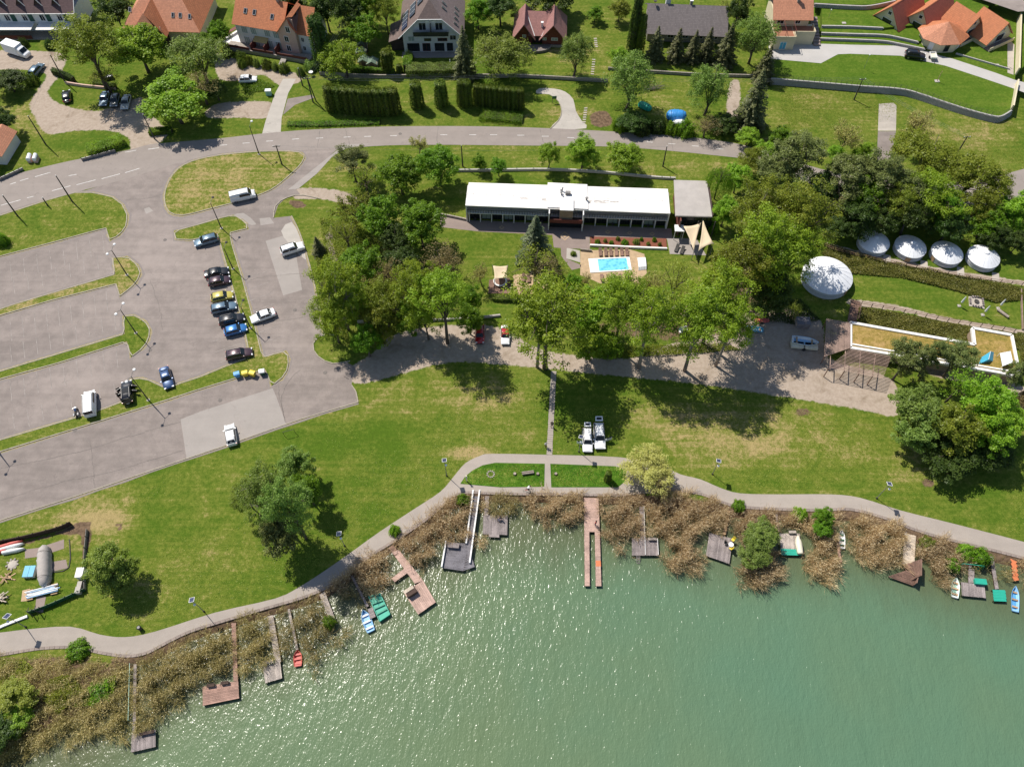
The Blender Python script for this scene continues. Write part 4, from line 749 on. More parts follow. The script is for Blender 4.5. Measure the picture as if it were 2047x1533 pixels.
for i in range(42):
 t = i/41; u = 1541+t*440; j = min(range(len(lw)), key=lambda k: abs(lw[k][0]-u)); k2 = min(j+1, len(lw)-1) if lw[j][0] <= u else j; k1 = k2-1 if k2 else 0
 f_ = (u-lw[k1][0])/max(1, lw[k2][0]-lw[k1][0]); q = P(u, lw[k1][1]+(lw[k2][1]-lw[k1][1])*f_, TZ); b.bar((q.x, q.y, TZ), (q.x, q.y, TZ+1.0), .05)
wr = PL(lw, TZ)
for z in (.35, .65, .95):
 for a, c in zip(wr[:-1], wr[1:]): b.bar((a.x, a.y+.2, TZ+z), (c.x, c.y+.2, TZ+z), .02)
tag(b.build('wire_fence', M['pole_dark']), 'thin wire fence along the top of the long block wall', 'fence')
f = Frame('terrace_house', (1541, 100), (1627, 101), TZ, 'cream house on several levels with orange roof and salmon roof terraces'); L = f.L
f.box('wall', 'wall_cream', 0, 4.9, 0, 5, 0, 2.6); f.box('wall', 'wall_cream', 4.9, L-.2, 2.0, 6, 0, 2.6); f.box('wall', 'wall_cream', .4, L-1.4, 5.2, 13, 0, 4.9)
f.box('roof_terrace', 'tile_salmon', .1, 4.8, .1, 5, 2.6, 2.66); f.box('roof_terrace', 'tile_salmon', 5.0, L-.3, 2.1, 5.2, 2.6, 2.66)
m = MB()
for a, c in (((.05, .05), (4.85, .05)), ((.05, .05), (.05, 5)), ((4.85, .05), (4.85, 2)), ((4.9, 2.05), (L-.25, 2.05)), ((L-.25, 2.05), (L-.25, 5.2))): m.bar((a[0], a[1], 3.0), (c[0], c[1], 3.0), .12, .75)
m.build('parapet', M['wall_cream'], f.root); m = MB()
for x in (.3, 2.4, 4.6): m.bar((x, .3, 2.6), (x, .3, 4.6), .07); m.bar((x, .3, 4.6), (x, 5.2, 4.8), .07)
m.bar((.3, .3, 4.6), (4.6, .3, 4.6), .07); m.bar((.3, 2.6, 4.7), (4.6, 2.6, 4.7), .05); m.build('pergola_frame', M['balcony_red'], f.root)
f.slab('roof', 'tile_salmon', [(-.1, 4.2, 4.7), (L-.8, 4.2, 4.7), (L-.8, 9, 7.6), (-.1, 9, 7.6)]); f.slab('roof', 'tile_salmon', [(L-.8, 14, 4.7), (-.1, 14, 4.7), (-.1, 9.03, 7.6), (L-.8, 9.03, 7.6)]); chimney(f, 5.6, 8.0, 6.3, 8.4)
f.window(2.4, 1.1, 1.5, 1.9, pane='gel_aqua'); f.window(2.0, 3.9, 1.6, 1.5, y=5.2); f.window(6.0, 3.9, 1.2, 1.4, y=5.2)
m = MB()
for i in range(9): m.box((L+1.0, 2+i*.9, .2+i*.2), (1.6, .8, .3+i*.06))
m.build('outdoor_steps', M['terrace_paving'], f.root)
def chalet(ra, rb, zr, hw, ze, mats, label, open_end, balcony=True):
 A, B = P(*ra, TZ+zr), P(*rb, TZ+zr); d = B-A; L = d.length; rz = math.atan2(d.y, d.x); root = empty('chalet', (A.x, A.y, TZ), rz, label, 'chalet'); f = Frame.__new__(Frame); f.root = root; f.z = TZ
 f.box('wall', 'wall_cream', .5, L-.4, -hw+.5, hw-.5, 0, ze)
 for s_, mt in ((-1, mats[0]), (1, mats[1])): f.slab('roof', mt, [(0, s_*hw, ze-.2), (L, s_*hw, ze-.2), (L, 0, zr), (0, 0, zr)] if s_ < 0 else [(L, s_*hw, ze-.2), (0, s_*hw, ze-.2), (0, 0, zr), (L, 0, zr)], .18)  # tile tone per slope paints in how much sun that side gets
 for x in (.5, L-.6):
  g = MB(); g.v = [(x, -hw+.5, ze), (x, hw-.5, ze), (x, 0, zr-.35), (x+.2, -hw+.5, ze), (x+.2, hw-.5, ze), (x+.2, 0, zr-.35)]; g.f = [(2, 1, 0), (3, 4, 5), (0, 1, 4, 3), (1, 2, 5, 4), (2, 0, 3, 5)]; g.build('gable_wall', M['wall_cream'], root)
 x = .45 if open_end == 'a' else L-.35; ax = '-x' if open_end == 'a' else 'x'; sg = -1 if open_end == 'a' else 1
 f.window(x, 0, 1.2, .9, zr*.62 if False else 0, axis=ax) if False else None
 w = Frame.window(f, x, zr*.66, 1.0, .9, 0.0, axis=ax); w = Frame.window(f, x, 1.5, 2.6, 1.9, 0.0, axis=ax)
 f.box('balcony', 'terrace_paving', x-1.3 if sg < 0 else x+.06, x-.06 if sg < 0 else x+1.3, -hw+.4, hw-.4, 0, .25); f.box('balcony_rail', 'wall_cream', (x-1.4 if sg < 0 else x+1.3), (x-1.3 if sg < 0 else x+1.4), -hw+.4, hw-.4, 0, .9)
 return f
chalet((1784, 12), (1842, -24), 5.8, 4.0, 1.3, ('tile_red', 'tile_orange'), 'leftmost chalet with steep roof, shaded slope painted dark red, and cream gable', 'a')  # dark red tiles paint in the shade of the slope turned from the sun
chalet((1846, 20), (1902, -18), 5.8, 4.2, 1.3, ('tile_red', 'tile_orange'), 'second chalet with steep roof, shaded slope painted dark red', 'a')
chalet((1912, 3), (1960, 33), 5.8, 4.5, 1.6, ('tile_orange', 'tile_salmon'), 'third chalet with orange steep roof behind the entrance pavilion', 'b')
chalet((1967, 13), (2018, 46), 5.4, 4.5, 1.4, ('tile_orange', 'tile_salmon'), 'rightmost chalet with orange steep roof next to the cream boundary wall', 'b')
ap = P(1897, 44, TZ+5.2); root = empty('entrance_pavilion', (ap.x, ap.y, TZ), .1, 'many-sided cream pavilion with orange hipped roof beside the black car', 'pavilion'); f = Frame.__new__(Frame); f.root = root; f.z = TZ
ring = [(5.1*math.cos(a)*1.15, 5.0*math.sin(a)) for a in [math.pi*2*i/8+.35 for i in range(8)]]; MB().prism([(x*.84, y*.84) for x, y in ring], 0, 2.7).build('wall', M['wall_cream'], root)
for i in range(8): a, c = ring[i], ring[(i+1) % 8]; f.slab('roof', 'tile_salmon' if 2 < i < 6 else 'tile_orange', [(a[0], a[1], 2.5), (c[0], c[1], 2.5), (0, 0, 5.2)], .14)
for i in (4, 5, 6):
 a, c = ring[i], ring[(i+1) % 8]; mx, my = (a[0]+c[0])/2*.85, (a[1]+c[1])/2*.85; MB().box((mx, my, 1.25), (1.1, .12, 1.9), math.atan2(c[1]-a[1], c[0]-a[0])).build('door', M['glass_dark'] if i == 5 else M['trim_white'], root)
f = Frame('hotel', (934, 440), (1331, 455), 0, 'long hotel with white flat roof, dark balcony band and a row of room bays', 'hotel'); L = f.L
def lp(u, v, z): q = f.loc(u, v, z); return (q.x, q.y, z)
RZ = 4.6
def roofslab(name, px, z, th, mat, parent=None):
 pts = [lp(u, v, z) for u, v in px]; m = MB(); m.prism(pts, z-th, z); return m.build(name, M[mat], parent or f.root)
rf = roofslab('roof', [(932, 411), (1340, 427), (1335, 378), (937, 365)], RZ, .25, 'membrane_white'); roofslab('raised_roof', [(1095, 365), (1174, 369), (1176, 418), (1094, 414)], RZ+.22, .22, 'membrane_white')
bz = f.loc(937, 365, RZ).y
simple('roof_stain', (0.47, 0.43, 0.39), 0.9, var=.4, scale=4)
m = MB()
for i in range(15): x = 1.2+i*2.6; m.box((x, (bz-1.2)/2+.0, RZ+.004), (.05, bz-.6, .012))
m.box((L/2, bz*.45, RZ+.012), (L+.5, .06, .012)); m.build('roof_seam', M['membrane_grey'], rf)
m = MB(); r_ = random.Random(4)
for u0, u1, v in ((1176, 1236, 403), (1033, 1092, 398)):
 for i in range(26 if u0 > 1100 else 8): q = lp(u0+(u1-u0)*r_.random(), v+r_.gauss(0, 1.3)+(4 if u0 > 1100 else 0)*0, RZ); m.box((q[0], q[1], RZ+.016+i*.0004), (r_.uniform(.3, 1.4), r_.uniform(.05, .22), .004), r_.uniform(-.1, .1))
m.build('stain', M['roof_stain'], rf)
f.box('wall', 'wall_dark', 0, L, 1.6, bz-.5, 0, RZ-.25); f.box('end_wall', 'wall_white', -.12, .12, -.4, bz-.5, 0, RZ-.25); f.box('end_wall', 'wall_white', L-.12, L+.12, -.4, bz-.5, 0, RZ-.25)  # brown wall kept near black, painting in the shadow of eave and balconies
f.box('back_wall', 'wall_white', 0, L, bz-.5, bz-.35, 0, RZ-.25)
f.box('balcony_floor', 'trim_white', 0, L, -.35, 1.6, 2.15, 2.3)
m = MB()
for i in range(int(L/.5)): m.box((.3+i*.5, -.3, 2.72), (.05, .05, .8))
m.box((L/2, -.3, 3.12), (L, .07, .06)); m.build('balcony_rail', M['pole_dark'], f.root)
mid0, mid1 = L*.405, L*.585
nb = 0
bays = [(i, L*.012+(mid0-L*.012)*i/7, L*.012+(mid0-L*.012)*(i+1)/7) for i in range(7)]+[(i+7, mid1+(L-mid1)*i/7, mid1+(L-mid1)*(i+1)/7) for i in range(7)]
for i, x0, x1 in bays:
 f.box('pier', 'trim_white', x0-.08, x0+.08, -.4, 1.6, 0, 2.15)
 w = f.window((x0+x1)/2, 1.05, x1-x0-.4, 2.0, y=.5, pane=('curtain' if i in (1, 5, 3, 9, 12) else 'glass_dark'), frame='trim_black'); f.box('upper_window', 'glass_dark', x0+.4, x1-.4, 1.52, 1.6, 2.6, 4.1)
 if i % 3 == 0: MB().lathe([(.05, 0), (.32, .35), (.32, .42), (.04, .42), (.04, .75)], 10, ((x0+x1)/2, -.1, .1)).build('garden_chair', M['pole_dark'], f.root)
f.box('pier', 'trim_white', L-.2, L-.12, -.4, 1.6, 0, 2.15)
f.box('stair_block', 'render_tan', (mid0+mid1)/2-1.25, (mid0+mid1)/2+1.25, -1.5, 1.6, 2.0, RZ+.5); f.box('stair_block_cap', 'trim_white', (mid0+mid1)/2-1.3, (mid0+mid1)/2+1.3, -1.55, 1.6, RZ+.5, RZ+.6)
f.box('entrance_balcony', 'balcony_red', mid0+.2, mid1-.2, -1.9, -1.8, 2.1, 3.0); f.box('entrance_floor', 'wall_dark', mid0+.2, mid1-.2, -1.8, 0, 2.0, 2.15); f.box('entrance_hall', 'glass_dark', mid0+.3, mid1-.3, -1.0, 1.6, 0, 2.0)
for x in (mid0+.25, mid1-.25): f.box('entrance_pier', 'trim_white', x-.1, x+.1, -1.9, 1.6, 0, RZ-.1)
for k in range(2): f.box('hall_window', 'glass_dark', mid0+.6+k*4.2, mid0+2.4+k*4.2, 1.45, 1.6, 2.5, 4.2)
m = MB()
q = lp(1131, 390, RZ); m.box((q[0]+.4, q[1], RZ+.55), (1.0, .6, .6)); m.build('ventilation_unit', M['pole_grey'], f.root)
for k, (u, v) in enumerate([(1121, 388), (1124, 384), (1122, 392)]): q = lp(u, v, RZ); MB().lathe([(.12, 0), (.12, .7), (.2, .75), (.2, .85), (.05, .95)], 8, (q[0], q[1], RZ+.2)).build('roof_vent', M['metal_grey'], f.root)
q = lp(1172, 402, RZ); MB().lathe([(.16, 0), (.16, .7), (.26, .75), (.26, .9)], 8, (q[0], q[1], RZ)).build('roof_vent', M['pole_grey'], f.root)
A9 = 4.3
f = Frame('pavilion', (1352, 470), (1424, 472), 0, 'square pavilion with flat grey roof at the right end of the hotel', 'pavilion'); L = f.L
pts = [f.loc(u, v, A9) for u, v in [(1350, 432), (1424, 434), (1413, 362), (1347, 360)]]; m = MB(); m.prism([(q.x, q.y) for q in pts], A9-.2, A9); m.build('roof', M['membrane_grey'], f.root)
ys = [q.y for q in pts]; xs = [q.x for q in pts]
m = MB(); m.prism([(q.x*.985+.06, q.y*.985+.1) for q in pts], A9, A9+.06, bottom=False); m.build('roof_gravel', M['membrane_grey'], f.root)
f.box('wall', 'wall_dark', .3, L-.5, 1.5, max(ys)-.5, 0, A9-.2); f.box('side_wall', 'wall_red', .05, .3, -.2, max(ys)-.5, 0, A9-.3)
for i in range(5): f.box('glazing', 'glass_dark', .6+i*1.2, 1.7+i*1.2, 1.42, 1.5, .2, 3.4)
for x in (.2, L*.5, L-.3): f.box('post', 'pole_dark', x-.08, x+.08, -.3, -.14, 0, A9-.2)
q = f.loc(1358, 456, 2.4); f.box('canopy', 'trim_white', q.x-.9, q.x+.9, q.y-.9, q.y+.8, 2.35, 2.45)
for s_ in (-.8, .8): f.box('canopy_post', 'trim_white', q.x+s_-.04, q.x+s_+.04, q.y-.85, q.y-.77, 0, 2.35)
GZ = 2.3
f = Frame('earth_covered_building', (1700, 745), (2036, 800), 0, 'long building with dry grass roof inside a white parapet', 'building')
out = [(1700, 645), (1800, 663), (1880, 677), (1948, 689), (1944, 656), (2022, 670), (2038, 752), (1965, 739), (1800, 711), (1700, 695)]
pp = [f.loc(u, v, GZ) for u, v in out]; m = MB(); m.prism([(q.x, q.y) for q in pp], 0, GZ-.12); m.build('wall', M['render_tan'], f.root)
m = MB(); m.prism([(q.x, q.y) for q in pp], GZ-.12, GZ-.08, bottom=False); m.build('grass_roof', M['roof_sedum'], f.root)
m = MB(); pc = pp+[pp[0]]
for a, c in zip(pc[:-1], pc[1:]): m.bar((a.x, a.y, GZ-.1), (c.x, c.y, GZ-.1), .5, .5)
m.build('parapet', M['membrane_white'], f.root); a, c = f.loc(1704, 688, GZ), f.loc(2034, 744, GZ); m = MB(); m.bar((a.x, a.y, GZ-.02), (c.x, c.y, GZ-.02), .28, .2); m.build('inner_kerb', M['membrane_white'], f.root)
fr = [f.loc(u, v, 1.3) for u, v in ((1720, 722), (2030, 772))]
def yurt(u, v, z, r, hw, hr, label, group=None):
 p = P(u, v, z); root = empty('yurt', (p.x, p.y, 0), RNG.uniform(0, 6), label, 'yurt', group)
 w = MB().lathe([(r*.97, 0), (r, .1), (r, hw)], 40).build('wall', M['canvas_side'], root); smooth_obj(w)
 rr = MB().lathe([(r*1.03, hw-.12), (r*1.03, hw), (r*.72, hw+(hr-hw)*.42), (r*.34, hw+(hr-hw)*.84), (.45, hr-.06), (.42, hr), (.05, hr+.05)], 40).build('roof', M['canvas_white'], root); smooth_obj(rr, 25)
 m = MB()
 for i in range(20):
  a = 2*math.pi*i/20; pr = [(1.035, hw+.02), (.72, hw+(hr-hw)*.42+.03), (.34, hw+(hr-hw)*.84+.03), (.14, hr-.02)]; m.tube([(r*k*math.cos(a), r*k*math.sin(a), zz) for k, zz in pr], .018, 3, False)
 m.build('seam', M['canvas_side'], rr); m = MB()
 for zz in (hw-.14, hw*.55): m.tube([((r+.03)*math.cos(2*math.pi*i/40), (r+.03)*math.sin(2*math.pi*i/40), zz) for i in range(41)], .03, 4, False)
 m.build('rope', M['metal_grey'], root); MB().lathe([(.5, 0), (.5, .07), (.3, .16), (.05, .2)], 16, (0, 0, hr)).build('crown_ring', M['canvas_white'], root)
 a = -1.5; MB().box((r*math.cos(a), r*math.sin(a), hw*.46), (.1, .9, hw*.86), a).build('door', M['wood_tan'], root); return root
g_ = 'small white yurts in a row'
for (u, v), lb in zip([(1746, 485), (1819, 495), (1892, 507), (1965, 515)], ['leftmost of the four small white yurts', 'second from the left of the four small white yurts', 'third from the left of the four small white yurts', 'rightmost of the four small white yurts']): yurt(u, v, 1.0, 2.85, 1.3, 2.5, lb, g_)
yurt(1653, 553, 1.3, 4.42, 1.7, 3.5, 'big white yurt standing apart, below the olive poplars')
for u, v in ((1778, 520), (1852, 532), (1925, 545), (1995, 556)): flat('yurt_pad', [(u-12, v-12), (u+2, v-9), (u+3, v+8), (u-12, v+6)], .02, 'old_concrete')
for k, ((u, v), lb) in enumerate(zip([(724, 104), (722, 119), (745, 140), (728, 136)], ['upper of the small green-roofed sheds', 'middle of the small green-roofed sheds', 'right lower green-roofed shed with a brown front', 'left lower green-roofed shed half under the birch'])):
 p = P(u, v, 0); root = empty('garden_shed', p, -.05, lb, 'shed', 'green-roofed garden sheds'); f = Frame.__new__(Frame); f.root = root
 f.box('wall', 'wood_tan', -1.1, 1.1, 0, 1.8, 0, 1.6); f.slab('roof', 'wood_roof_green', [(-1.3, -.2, 1.45), (0, -.2, 2.2), (0, 2, 2.2), (-1.3, 2, 1.45)], .07); f.slab('roof', 'wood_roof_green', [(0, -.2, 2.2), (1.3, -.2, 1.45), (1.3, 2, 1.45), (0, 2, 2.2)], .07); f.box('door', 'wood_brown', -.4, .4, -.06, 0, 0, 1.4)
f = Frame('lakeside_cabin', (-70, 325), (18, 330), 0, 'cabin with salmon roof cut off by the left edge', 'cabin'); L = f.L
f.box('wall', 'wall_white', 0, L-.4, 0, 7, 0, 2.6); f.slab('roof', 'tile_salmon', [(-.4, -.4, 2.5), (L-2.3, -.4, 4.2), (L-2.3, 7.4, 4.2), (-.4, 7.4, 2.5)]); f.slab('roof', 'tile_salmon', [(L-2.3, -.4, 4.2), (L, -.4, 2.5), (L, 7.4, 2.5), (L-2.3, 7.4, 4.2)]); f.slab('porch_roof', 'membrane_white', [(L-4.5, -2.8, 2.3), (L-1.0, -2.8, 2.3), (L-1.0, -.4, 2.6), (L-4.5, -.4, 2.6)], .08)
# ---------------------------------------------------------------- vehicles
_car = {}
def loft(stations, sec):
 m = MB(); n = None
 for x, w, z0, z1, cr in stations:
  ring = sec(w, z0, z1, cr); n = len(ring); m.v += [(x, y, z) for y, z in ring]
 for i in range(len(stations)-1):
  for k in range(n): a = i*n+k; b = i*n+(k+1) % n; m.f.append((a, b, b+n, a+n))
 m.f.append(tuple(range(n))[::-1]); e = (len(stations)-1)*n; m.f.append(tuple(range(e, e+n))); return m
def body_sec(w, z0, z1, cr):
 h = z1-z0; h_ = [(w*.86, z0), (w*.97, z0+h*.18), (w, z0+h*.45), (w*.985, z0+h*.72), (w*.93, z0+h*.92), (w*.80, z1), (w*.4, z1+cr)]
 return h_+[(0, z1+cr*1.15)]+[(-y, z) for y, z in h_[::-1]]
CARS = {  # L, W, stations (x/L from front .5 to rear -.5, width factor, z top), cabin: cowl, roof front, roof rear, rear base, roof z
'hatch': (4.05, 1.74, [(.5, .72, .52), (.485, .86, .62), (.44, .95, .70), (.34, 1, .80), (.22, 1, .90), (0, 1, .93), (-.3, 1, .95), (-.42, .99, .95), (-.475, .93, .90), (-.5, .84, .70)], (.24, .08, -.34, -.46, 1.46)),
'sedan': (4.55, 1.80, [(.5, .70, .50), (.485, .86, .60), (.44, .95, .68), (.34, 1, .78), (.2, 1, .90), (0, 1, .92), (-.25, 1, .95), (-.38, .98, .97), (-.475, .92, .93), (-.5, .82, .75)], (.21, .06, -.22, -.36, 1.43)),
'wagon': (4.6, 1.80, [(.5, .72, .52), (.485, .87, .62), (.44, .95, .70), (.34, 1, .80), (.22, 1, .90), (0, 1, .94), (-.3, 1, .96), (-.43, .99, .97), (-.485, .94, .92), (-.5, .88, .70)], (.22, .07, -.40, -.48, 1.50)),
'suv': (4.55, 1.88, [(.5, .78, .62), (.49, .90, .78), (.45, .97, .90), (.34, 1, 1.0), (.22, 1, 1.05), (0, 1, 1.08), (-.3, 1, 1.10), (-.43, .99, 1.10), (-.485, .95, 1.04), (-.5, .90, .80)], (.22, .10, -.40, -.475, 1.70)),
'van': (5.0, 1.95, [(.5, .76, .68), (.49, .90, .85), (.46, .97, 1.0), (.40, 1, 1.12), (.34, 1, 1.18), (0, 1, 1.2), (-.4, 1, 1.2), (-.47, 1, 1.2), (-.495, .98, 1.15), (-.5, .95, .9)], (.36, .24, -.475, -.492, 1.98)),
}
def car_meshes(kind):
 if kind in _car: return _car[kind]
 L, W, st, (cx, rf, rr, rb, rz) = CARS[kind]; w = W/2; out = []
 m = loft([(x*L, w*k, .24 if -.47 < x < .47 else .32, z, .045) for x, k, z in st], body_sec); me = m.mesh('body'); out.append(('body', me, 'P', (0, 0, 0), True))
 zb = .90 if kind in ('hatch', 'sedan', 'wagon') else (1.04 if kind == 'suv' else 1.15)
 def csec(ww, z0, z1, cr):
  hh = z1-z0; tw = ww*(.76 if kind != 'van' else .86); h_ = [(ww*.93, z0), (ww*.93-(ww*.93-tw)*.5, z0+hh*.5), (tw, z0+hh*.88), (tw*.88, z0+hh*.97), (tw*.5, z1)]
  return h_+[(0, z1+.015)]+[(-y, z) for y, z in h_[::-1]]
 cb = loft([(cx*L, w*.90, zb-.03, zb+.02, 0), ((cx+rf)/2*L, w*.97, zb-.03, zb+(rz-zb)*.58, 0), (rf*L, w*.99, zb-.03, rz-.02, 0), ((rf*.6+rr*.4)*L, w, zb-.03, rz, 0), (rr*L, w*.97, zb-.03, rz-.05, 0), ((rr*.35+rb*.65)*L, w*.93, zb-.03, zb+(rz-zb)*.5, 0), (rb*L, w*.86, zb-.03, zb+.03, 0)], csec)
 out.append(('cabin', cb.mesh('cabin'), 'P', (0, 0, 0), True))
 def pane(pts, off=.014):
  q = [Vector(p) for p in pts]; n = (q[1]-q[0]).cross(q[3]-q[0]).normalized(); c = sum(q, Vector())/4
  if n.dot(c-Vector((0, 0, zb-.3))) < 0: n = -n
  m = MB(); m.v = [tuple(p+n*off) for p in q]+[tuple(p-n*.03) for p in q]; m.f = [(0, 1, 2, 3), (7, 6, 5, 4), (0, 4, 5, 1), (1, 5, 6, 2), (2, 6, 7, 3), (3, 7, 4, 0)]; return m
 tw = w*(.76 if kind != 'van' else .86); bw = w*.90
 def X(a, b, t): return (a+(b-a)*t)*L
 def Zq(t): return zb+(rz-zb)*t
 out.append(('windscreen', pane([(X(cx, rf, .06), -bw*.86, Zq(.07)), (X(cx, rf, .06), bw*.86, Zq(.07)), (X(cx, rf, .90), tw*.86, Zq(.90)), (X(cx, rf, .90), -tw*.86, Zq(.90))], .05).mesh('windscreen'), 'glass_car', (0, 0, 0), False))
 out.append(('rear_window', pane([(X(rb, rr, .14), -bw*.78, Zq(.13)), (X(rb, rr, .14), bw*.78, Zq(.13)), (X(rb, rr, .84), tw*.80, Zq(.84)), (X(rb, rr, .84), -tw*.80, Zq(.84))], .06).mesh('rear_window'), 'glass_car', (0, 0, 0), False))
 xs = [(cx*.7+rf*.3, rf*.9+rr*.1-.01, (rf+rr)/2+.01), (None, (rf+rr)/2-.01, rr*.92+rb*.08)]
 for s_ in (-1, 1):
  yb, yt = w*.93, tw+.01
  def yy(t): return s_*(yb+(yt-yb)*t)
  out.append(('side_window', pane([((cx*.82+rf*.18)*L, yy(.1), Zq(.12)), (((rf+rr)/2+.01)*L, yy(.1), Zq(.12)), (((rf+rr)/2+.01)*L, yy(.8), Zq(.80)), ((rf*.95+cx*.05)*L, yy(.8), Zq(.80))], .02).mesh('side_window'), 'glass_car', (0, 0, 0), False))
  if kind != 'van': out.append(('side_window', pane([(((rf+rr)/2-.01)*L, yy(.1), Zq(.12)), ((rb*.6+rr*.4)*L, yy(.1), Zq(.12)), ((rr*.9+rb*.1)*L, yy(.8), Zq(.80)), (((rf+rr)/2-.01)*L, yy(.8), Zq(.80))], .02).mesh('side_window'), 'glass_car', (0, 0, 0), False))
  out.append(('headlight', MB().box((.468*L, s_*w*.72, (st[1][2]+st[2][2])/2-.03), (.22, .34, .13), s_*-.35).mesh('headlight'), 'headlight', (0, 0, 0), False))
  out.append(('tail_light', MB().box((-.482*L, s_*w*.80, st[-2][2]-.12), (.12, .22, .2), s_*.2).mesh('tail_light'), 'tail_red', (0, 0, 0), False))
  out.append(('mirror', MB().box(((cx*.75+rf*.25)*L, s_*(w+.06), zb+.08), (.14, .2, .12)).mesh('mirror'), 'P', (0, 0, 0), False))
 out.append(('bumper', MB().box((.492*L, 0, .42), (.1, W*.7, .2)).mesh('bumper'), 'trim_black', (0, 0, 0), False)); out.append(('number_plate', MB().box((-.503*L, 0, .62), (.03, .5, .12)).mesh('number_plate'), 'trim_white', (0, 0, 0), False))
 if kind in ('wagon', 'suv', 'van'):
  for s_ in (-1, 1): out.append(('roof_rail', MB().bar((rf*L-.1, s_*tw*.86, rz+.03), (rr*L+.1, s_*tw*.86, rz+.0), .05, .05).mesh('roof_rail'), 'trim_black', (0, 0, 0), False))
 wheel = MB().lathe([(.2, -.11), (.31, -.11), (.33, -.07), (.33, .07), (.31, .11), (.2, .11)], 18); wheel.v = [(x, z, y) for x, y, z in wheel.v]; rim = MB().lathe([(.2, -.112), (.2, .112)], 14); rim.v = [(x, z, y) for x, y, z in rim.v]
 _car[kind] = (out, wheel.mesh('wheel'), rim.mesh('rim'), L, W); 
 for nme, me, *_r in out:
  if nme in ('body', 'cabin'): me.polygons.foreach_set('use_smooth', [True]*len(me.polygons)); me.set_sharp_from_angle(angle=math.radians(50))
 return _car[kind]
def car(kind, rear, front, paint, label, z=0.0, name='parked_car', cat='car', group=None, roof=None, sc=1.0):
 A, B = P(*rear, z+.8), P(*front, z+.8); c = (A+B)/2; a = math.atan2((B-A).y, (B-A).x); parts, wh, rim, L, W = car_meshes(kind)
 root = empty(name, (c.x, c.y, z), a, label, cat, group); root.scale = (sc, sc, sc)
 for nme, me, mt, loc, sm in parts:
  mat = M['paint_'+(roof if (roof and nme == 'cabin') else paint)] if mt == 'P' else M[mt]; link(nme, me, mat, root)
 for sx in (.31, -.31):
  for sy in (-1, 1): w = link('wheel', wh, M['rubber'], root, (sx*L, sy*(W/2-.13), .33)); link('rim', rim, M['rim'], w)
 return root
G1 = 'cars parked in the lakeside car park'
car('wagon', (427, 475), (395, 484), 'steel', 'grey-blue car alone in the top bay, beside the upper island strip', group=G1)
car('sedan', (415, 547), (450, 540), 'black', 'glossy black car, topmost of the row of parked cars', group=G1)
car('hatch', (420, 564), (455, 557), 'plum', 'black-plum car directly above the yellow one', group=G1)
car('hatch', (426, 595), (460, 588), 'yellow', 'yellow car in the row', group=G1)
car('wagon', (425, 618), (468, 609), 'steel', 'steel blue estate just below the yellow car', group=G1)
car('wagon', (441, 642), (484, 632), 'black', 'black estate just above the bright blue car', group=G1)
car('hatch', (451, 663), (489, 653), 'blue', 'bright blue car in the row', group=G1)
car('wagon', (457, 710), (498, 702), 'plum', 'dark car alone at the lower end of the row', group=G1)
car('sedan', (545, 623), (505, 637), 'white', 'white car with dark roof window across the strip from the row', group=G1)
car('suv', (567, 502), (601, 491), 'white', 'white off-roader on the pale asphalt patch', group=G1)
car('van', (462, 396), (508, 386), 'white', 'white passenger van by the dry grass roundabout island', name='parked_van', cat='van', group=G1)
car('sedan', (327, 736), (337, 772), 'navy', 'metallic blue car alone between the rows', group=G1)
sv = car('suv', (255, 802), (253, 765), 'black', 'black car with all its doors open', group=G1)
car('van', (180, 828), (179, 784), 'white', 'white camper van beside the motorcycle', name='parked_van', cat='van', group=G1)
car('hatch', (463, 884), (458, 852), 'white', 'white small car driving on the newer asphalt patch', group=G1)
car('hatch', (959, 653), (959, 680), 'red', 'dark red car half under the trees on the lane', sc=.95)
car('sedan', (1010, 654), (1010, 682), 'white', 'white car with a bright red roof beside the broad poplar', roof='red', sc=.88)
w1 = car('wagon', (1174, 856), (1175, 901), 'white', 'white estate on the meadow, the left one with open tailgate'); w2 = car('wagon', (1197, 848), (1200, 893), 'white', 'white van on the meadow, the right one with open tailgate', name='parked_van', cat='van', sc=1.04); w1.scale = (.94,)*3
car('wagon', (62, 150), (82, 126), 'steel', 'metallic blue car at the gravel lane beside the round bush'); car('hatch', (133, 202), (132, 180), 'black', 'black car alone on the lawn edge at the gravel lane')
for (u, v), pt, lb in (((209, 196), 'steel', 'left of the three cars parked in tree shade'), ((230, 199), 'grey', 'middle of the three cars parked in tree shade'), ((252, 203), 'silver', 'right of the three cars parked in tree shade')): car('hatch' if pt == 'grey' else 'sedan', (u+2, v-10), (u-4, v+11), pt, lb, group='cars in the tree shade')
car('hatch', (478, 158), (512, 156), 'white', 'white car in the gravel yard before the topiary balls'); car('suv', (1812, 107), (1848, 112), 'black', 'black car on the paved driveway by the chalets', z=TZ)
def door(root, x, y, a, paint, w=1.0, h=.75):
 o = empty('door', (x, y, .35), a, parent=root); del_ = None
 m = MB().box((w/2, 0, .28), (w, .06, .56)); d = m.build('door_panel', M['paint_'+paint], o); MB().box((w/2, 0, .75), (w*.8, .03, .36)).build('door_glass', M['glass_car'], d); return o
for s_ in (-1, 1):
 for x in (.75, -.25):
  m = MB(); a = math.pi-1.0*s_*0 ; 
  c0 = Vector((x+.15, s_*.92, 0)); dr = Vector((-.35, s_*.95, 0)).normalized(); m.bar(c0+Vector((0, 0, .75)), c0+dr*.8+Vector((0, 0, .75)), .05, .7); dd = m.build('door', M['paint_black'], sv); m = MB(); m.bar(c0+dr*.12+Vector((0, 0, 1.32)), c0+dr*.75+Vector((0, 0, 1.32)), .03, .34); m.build('door_glass', M['glass_car'], dd)
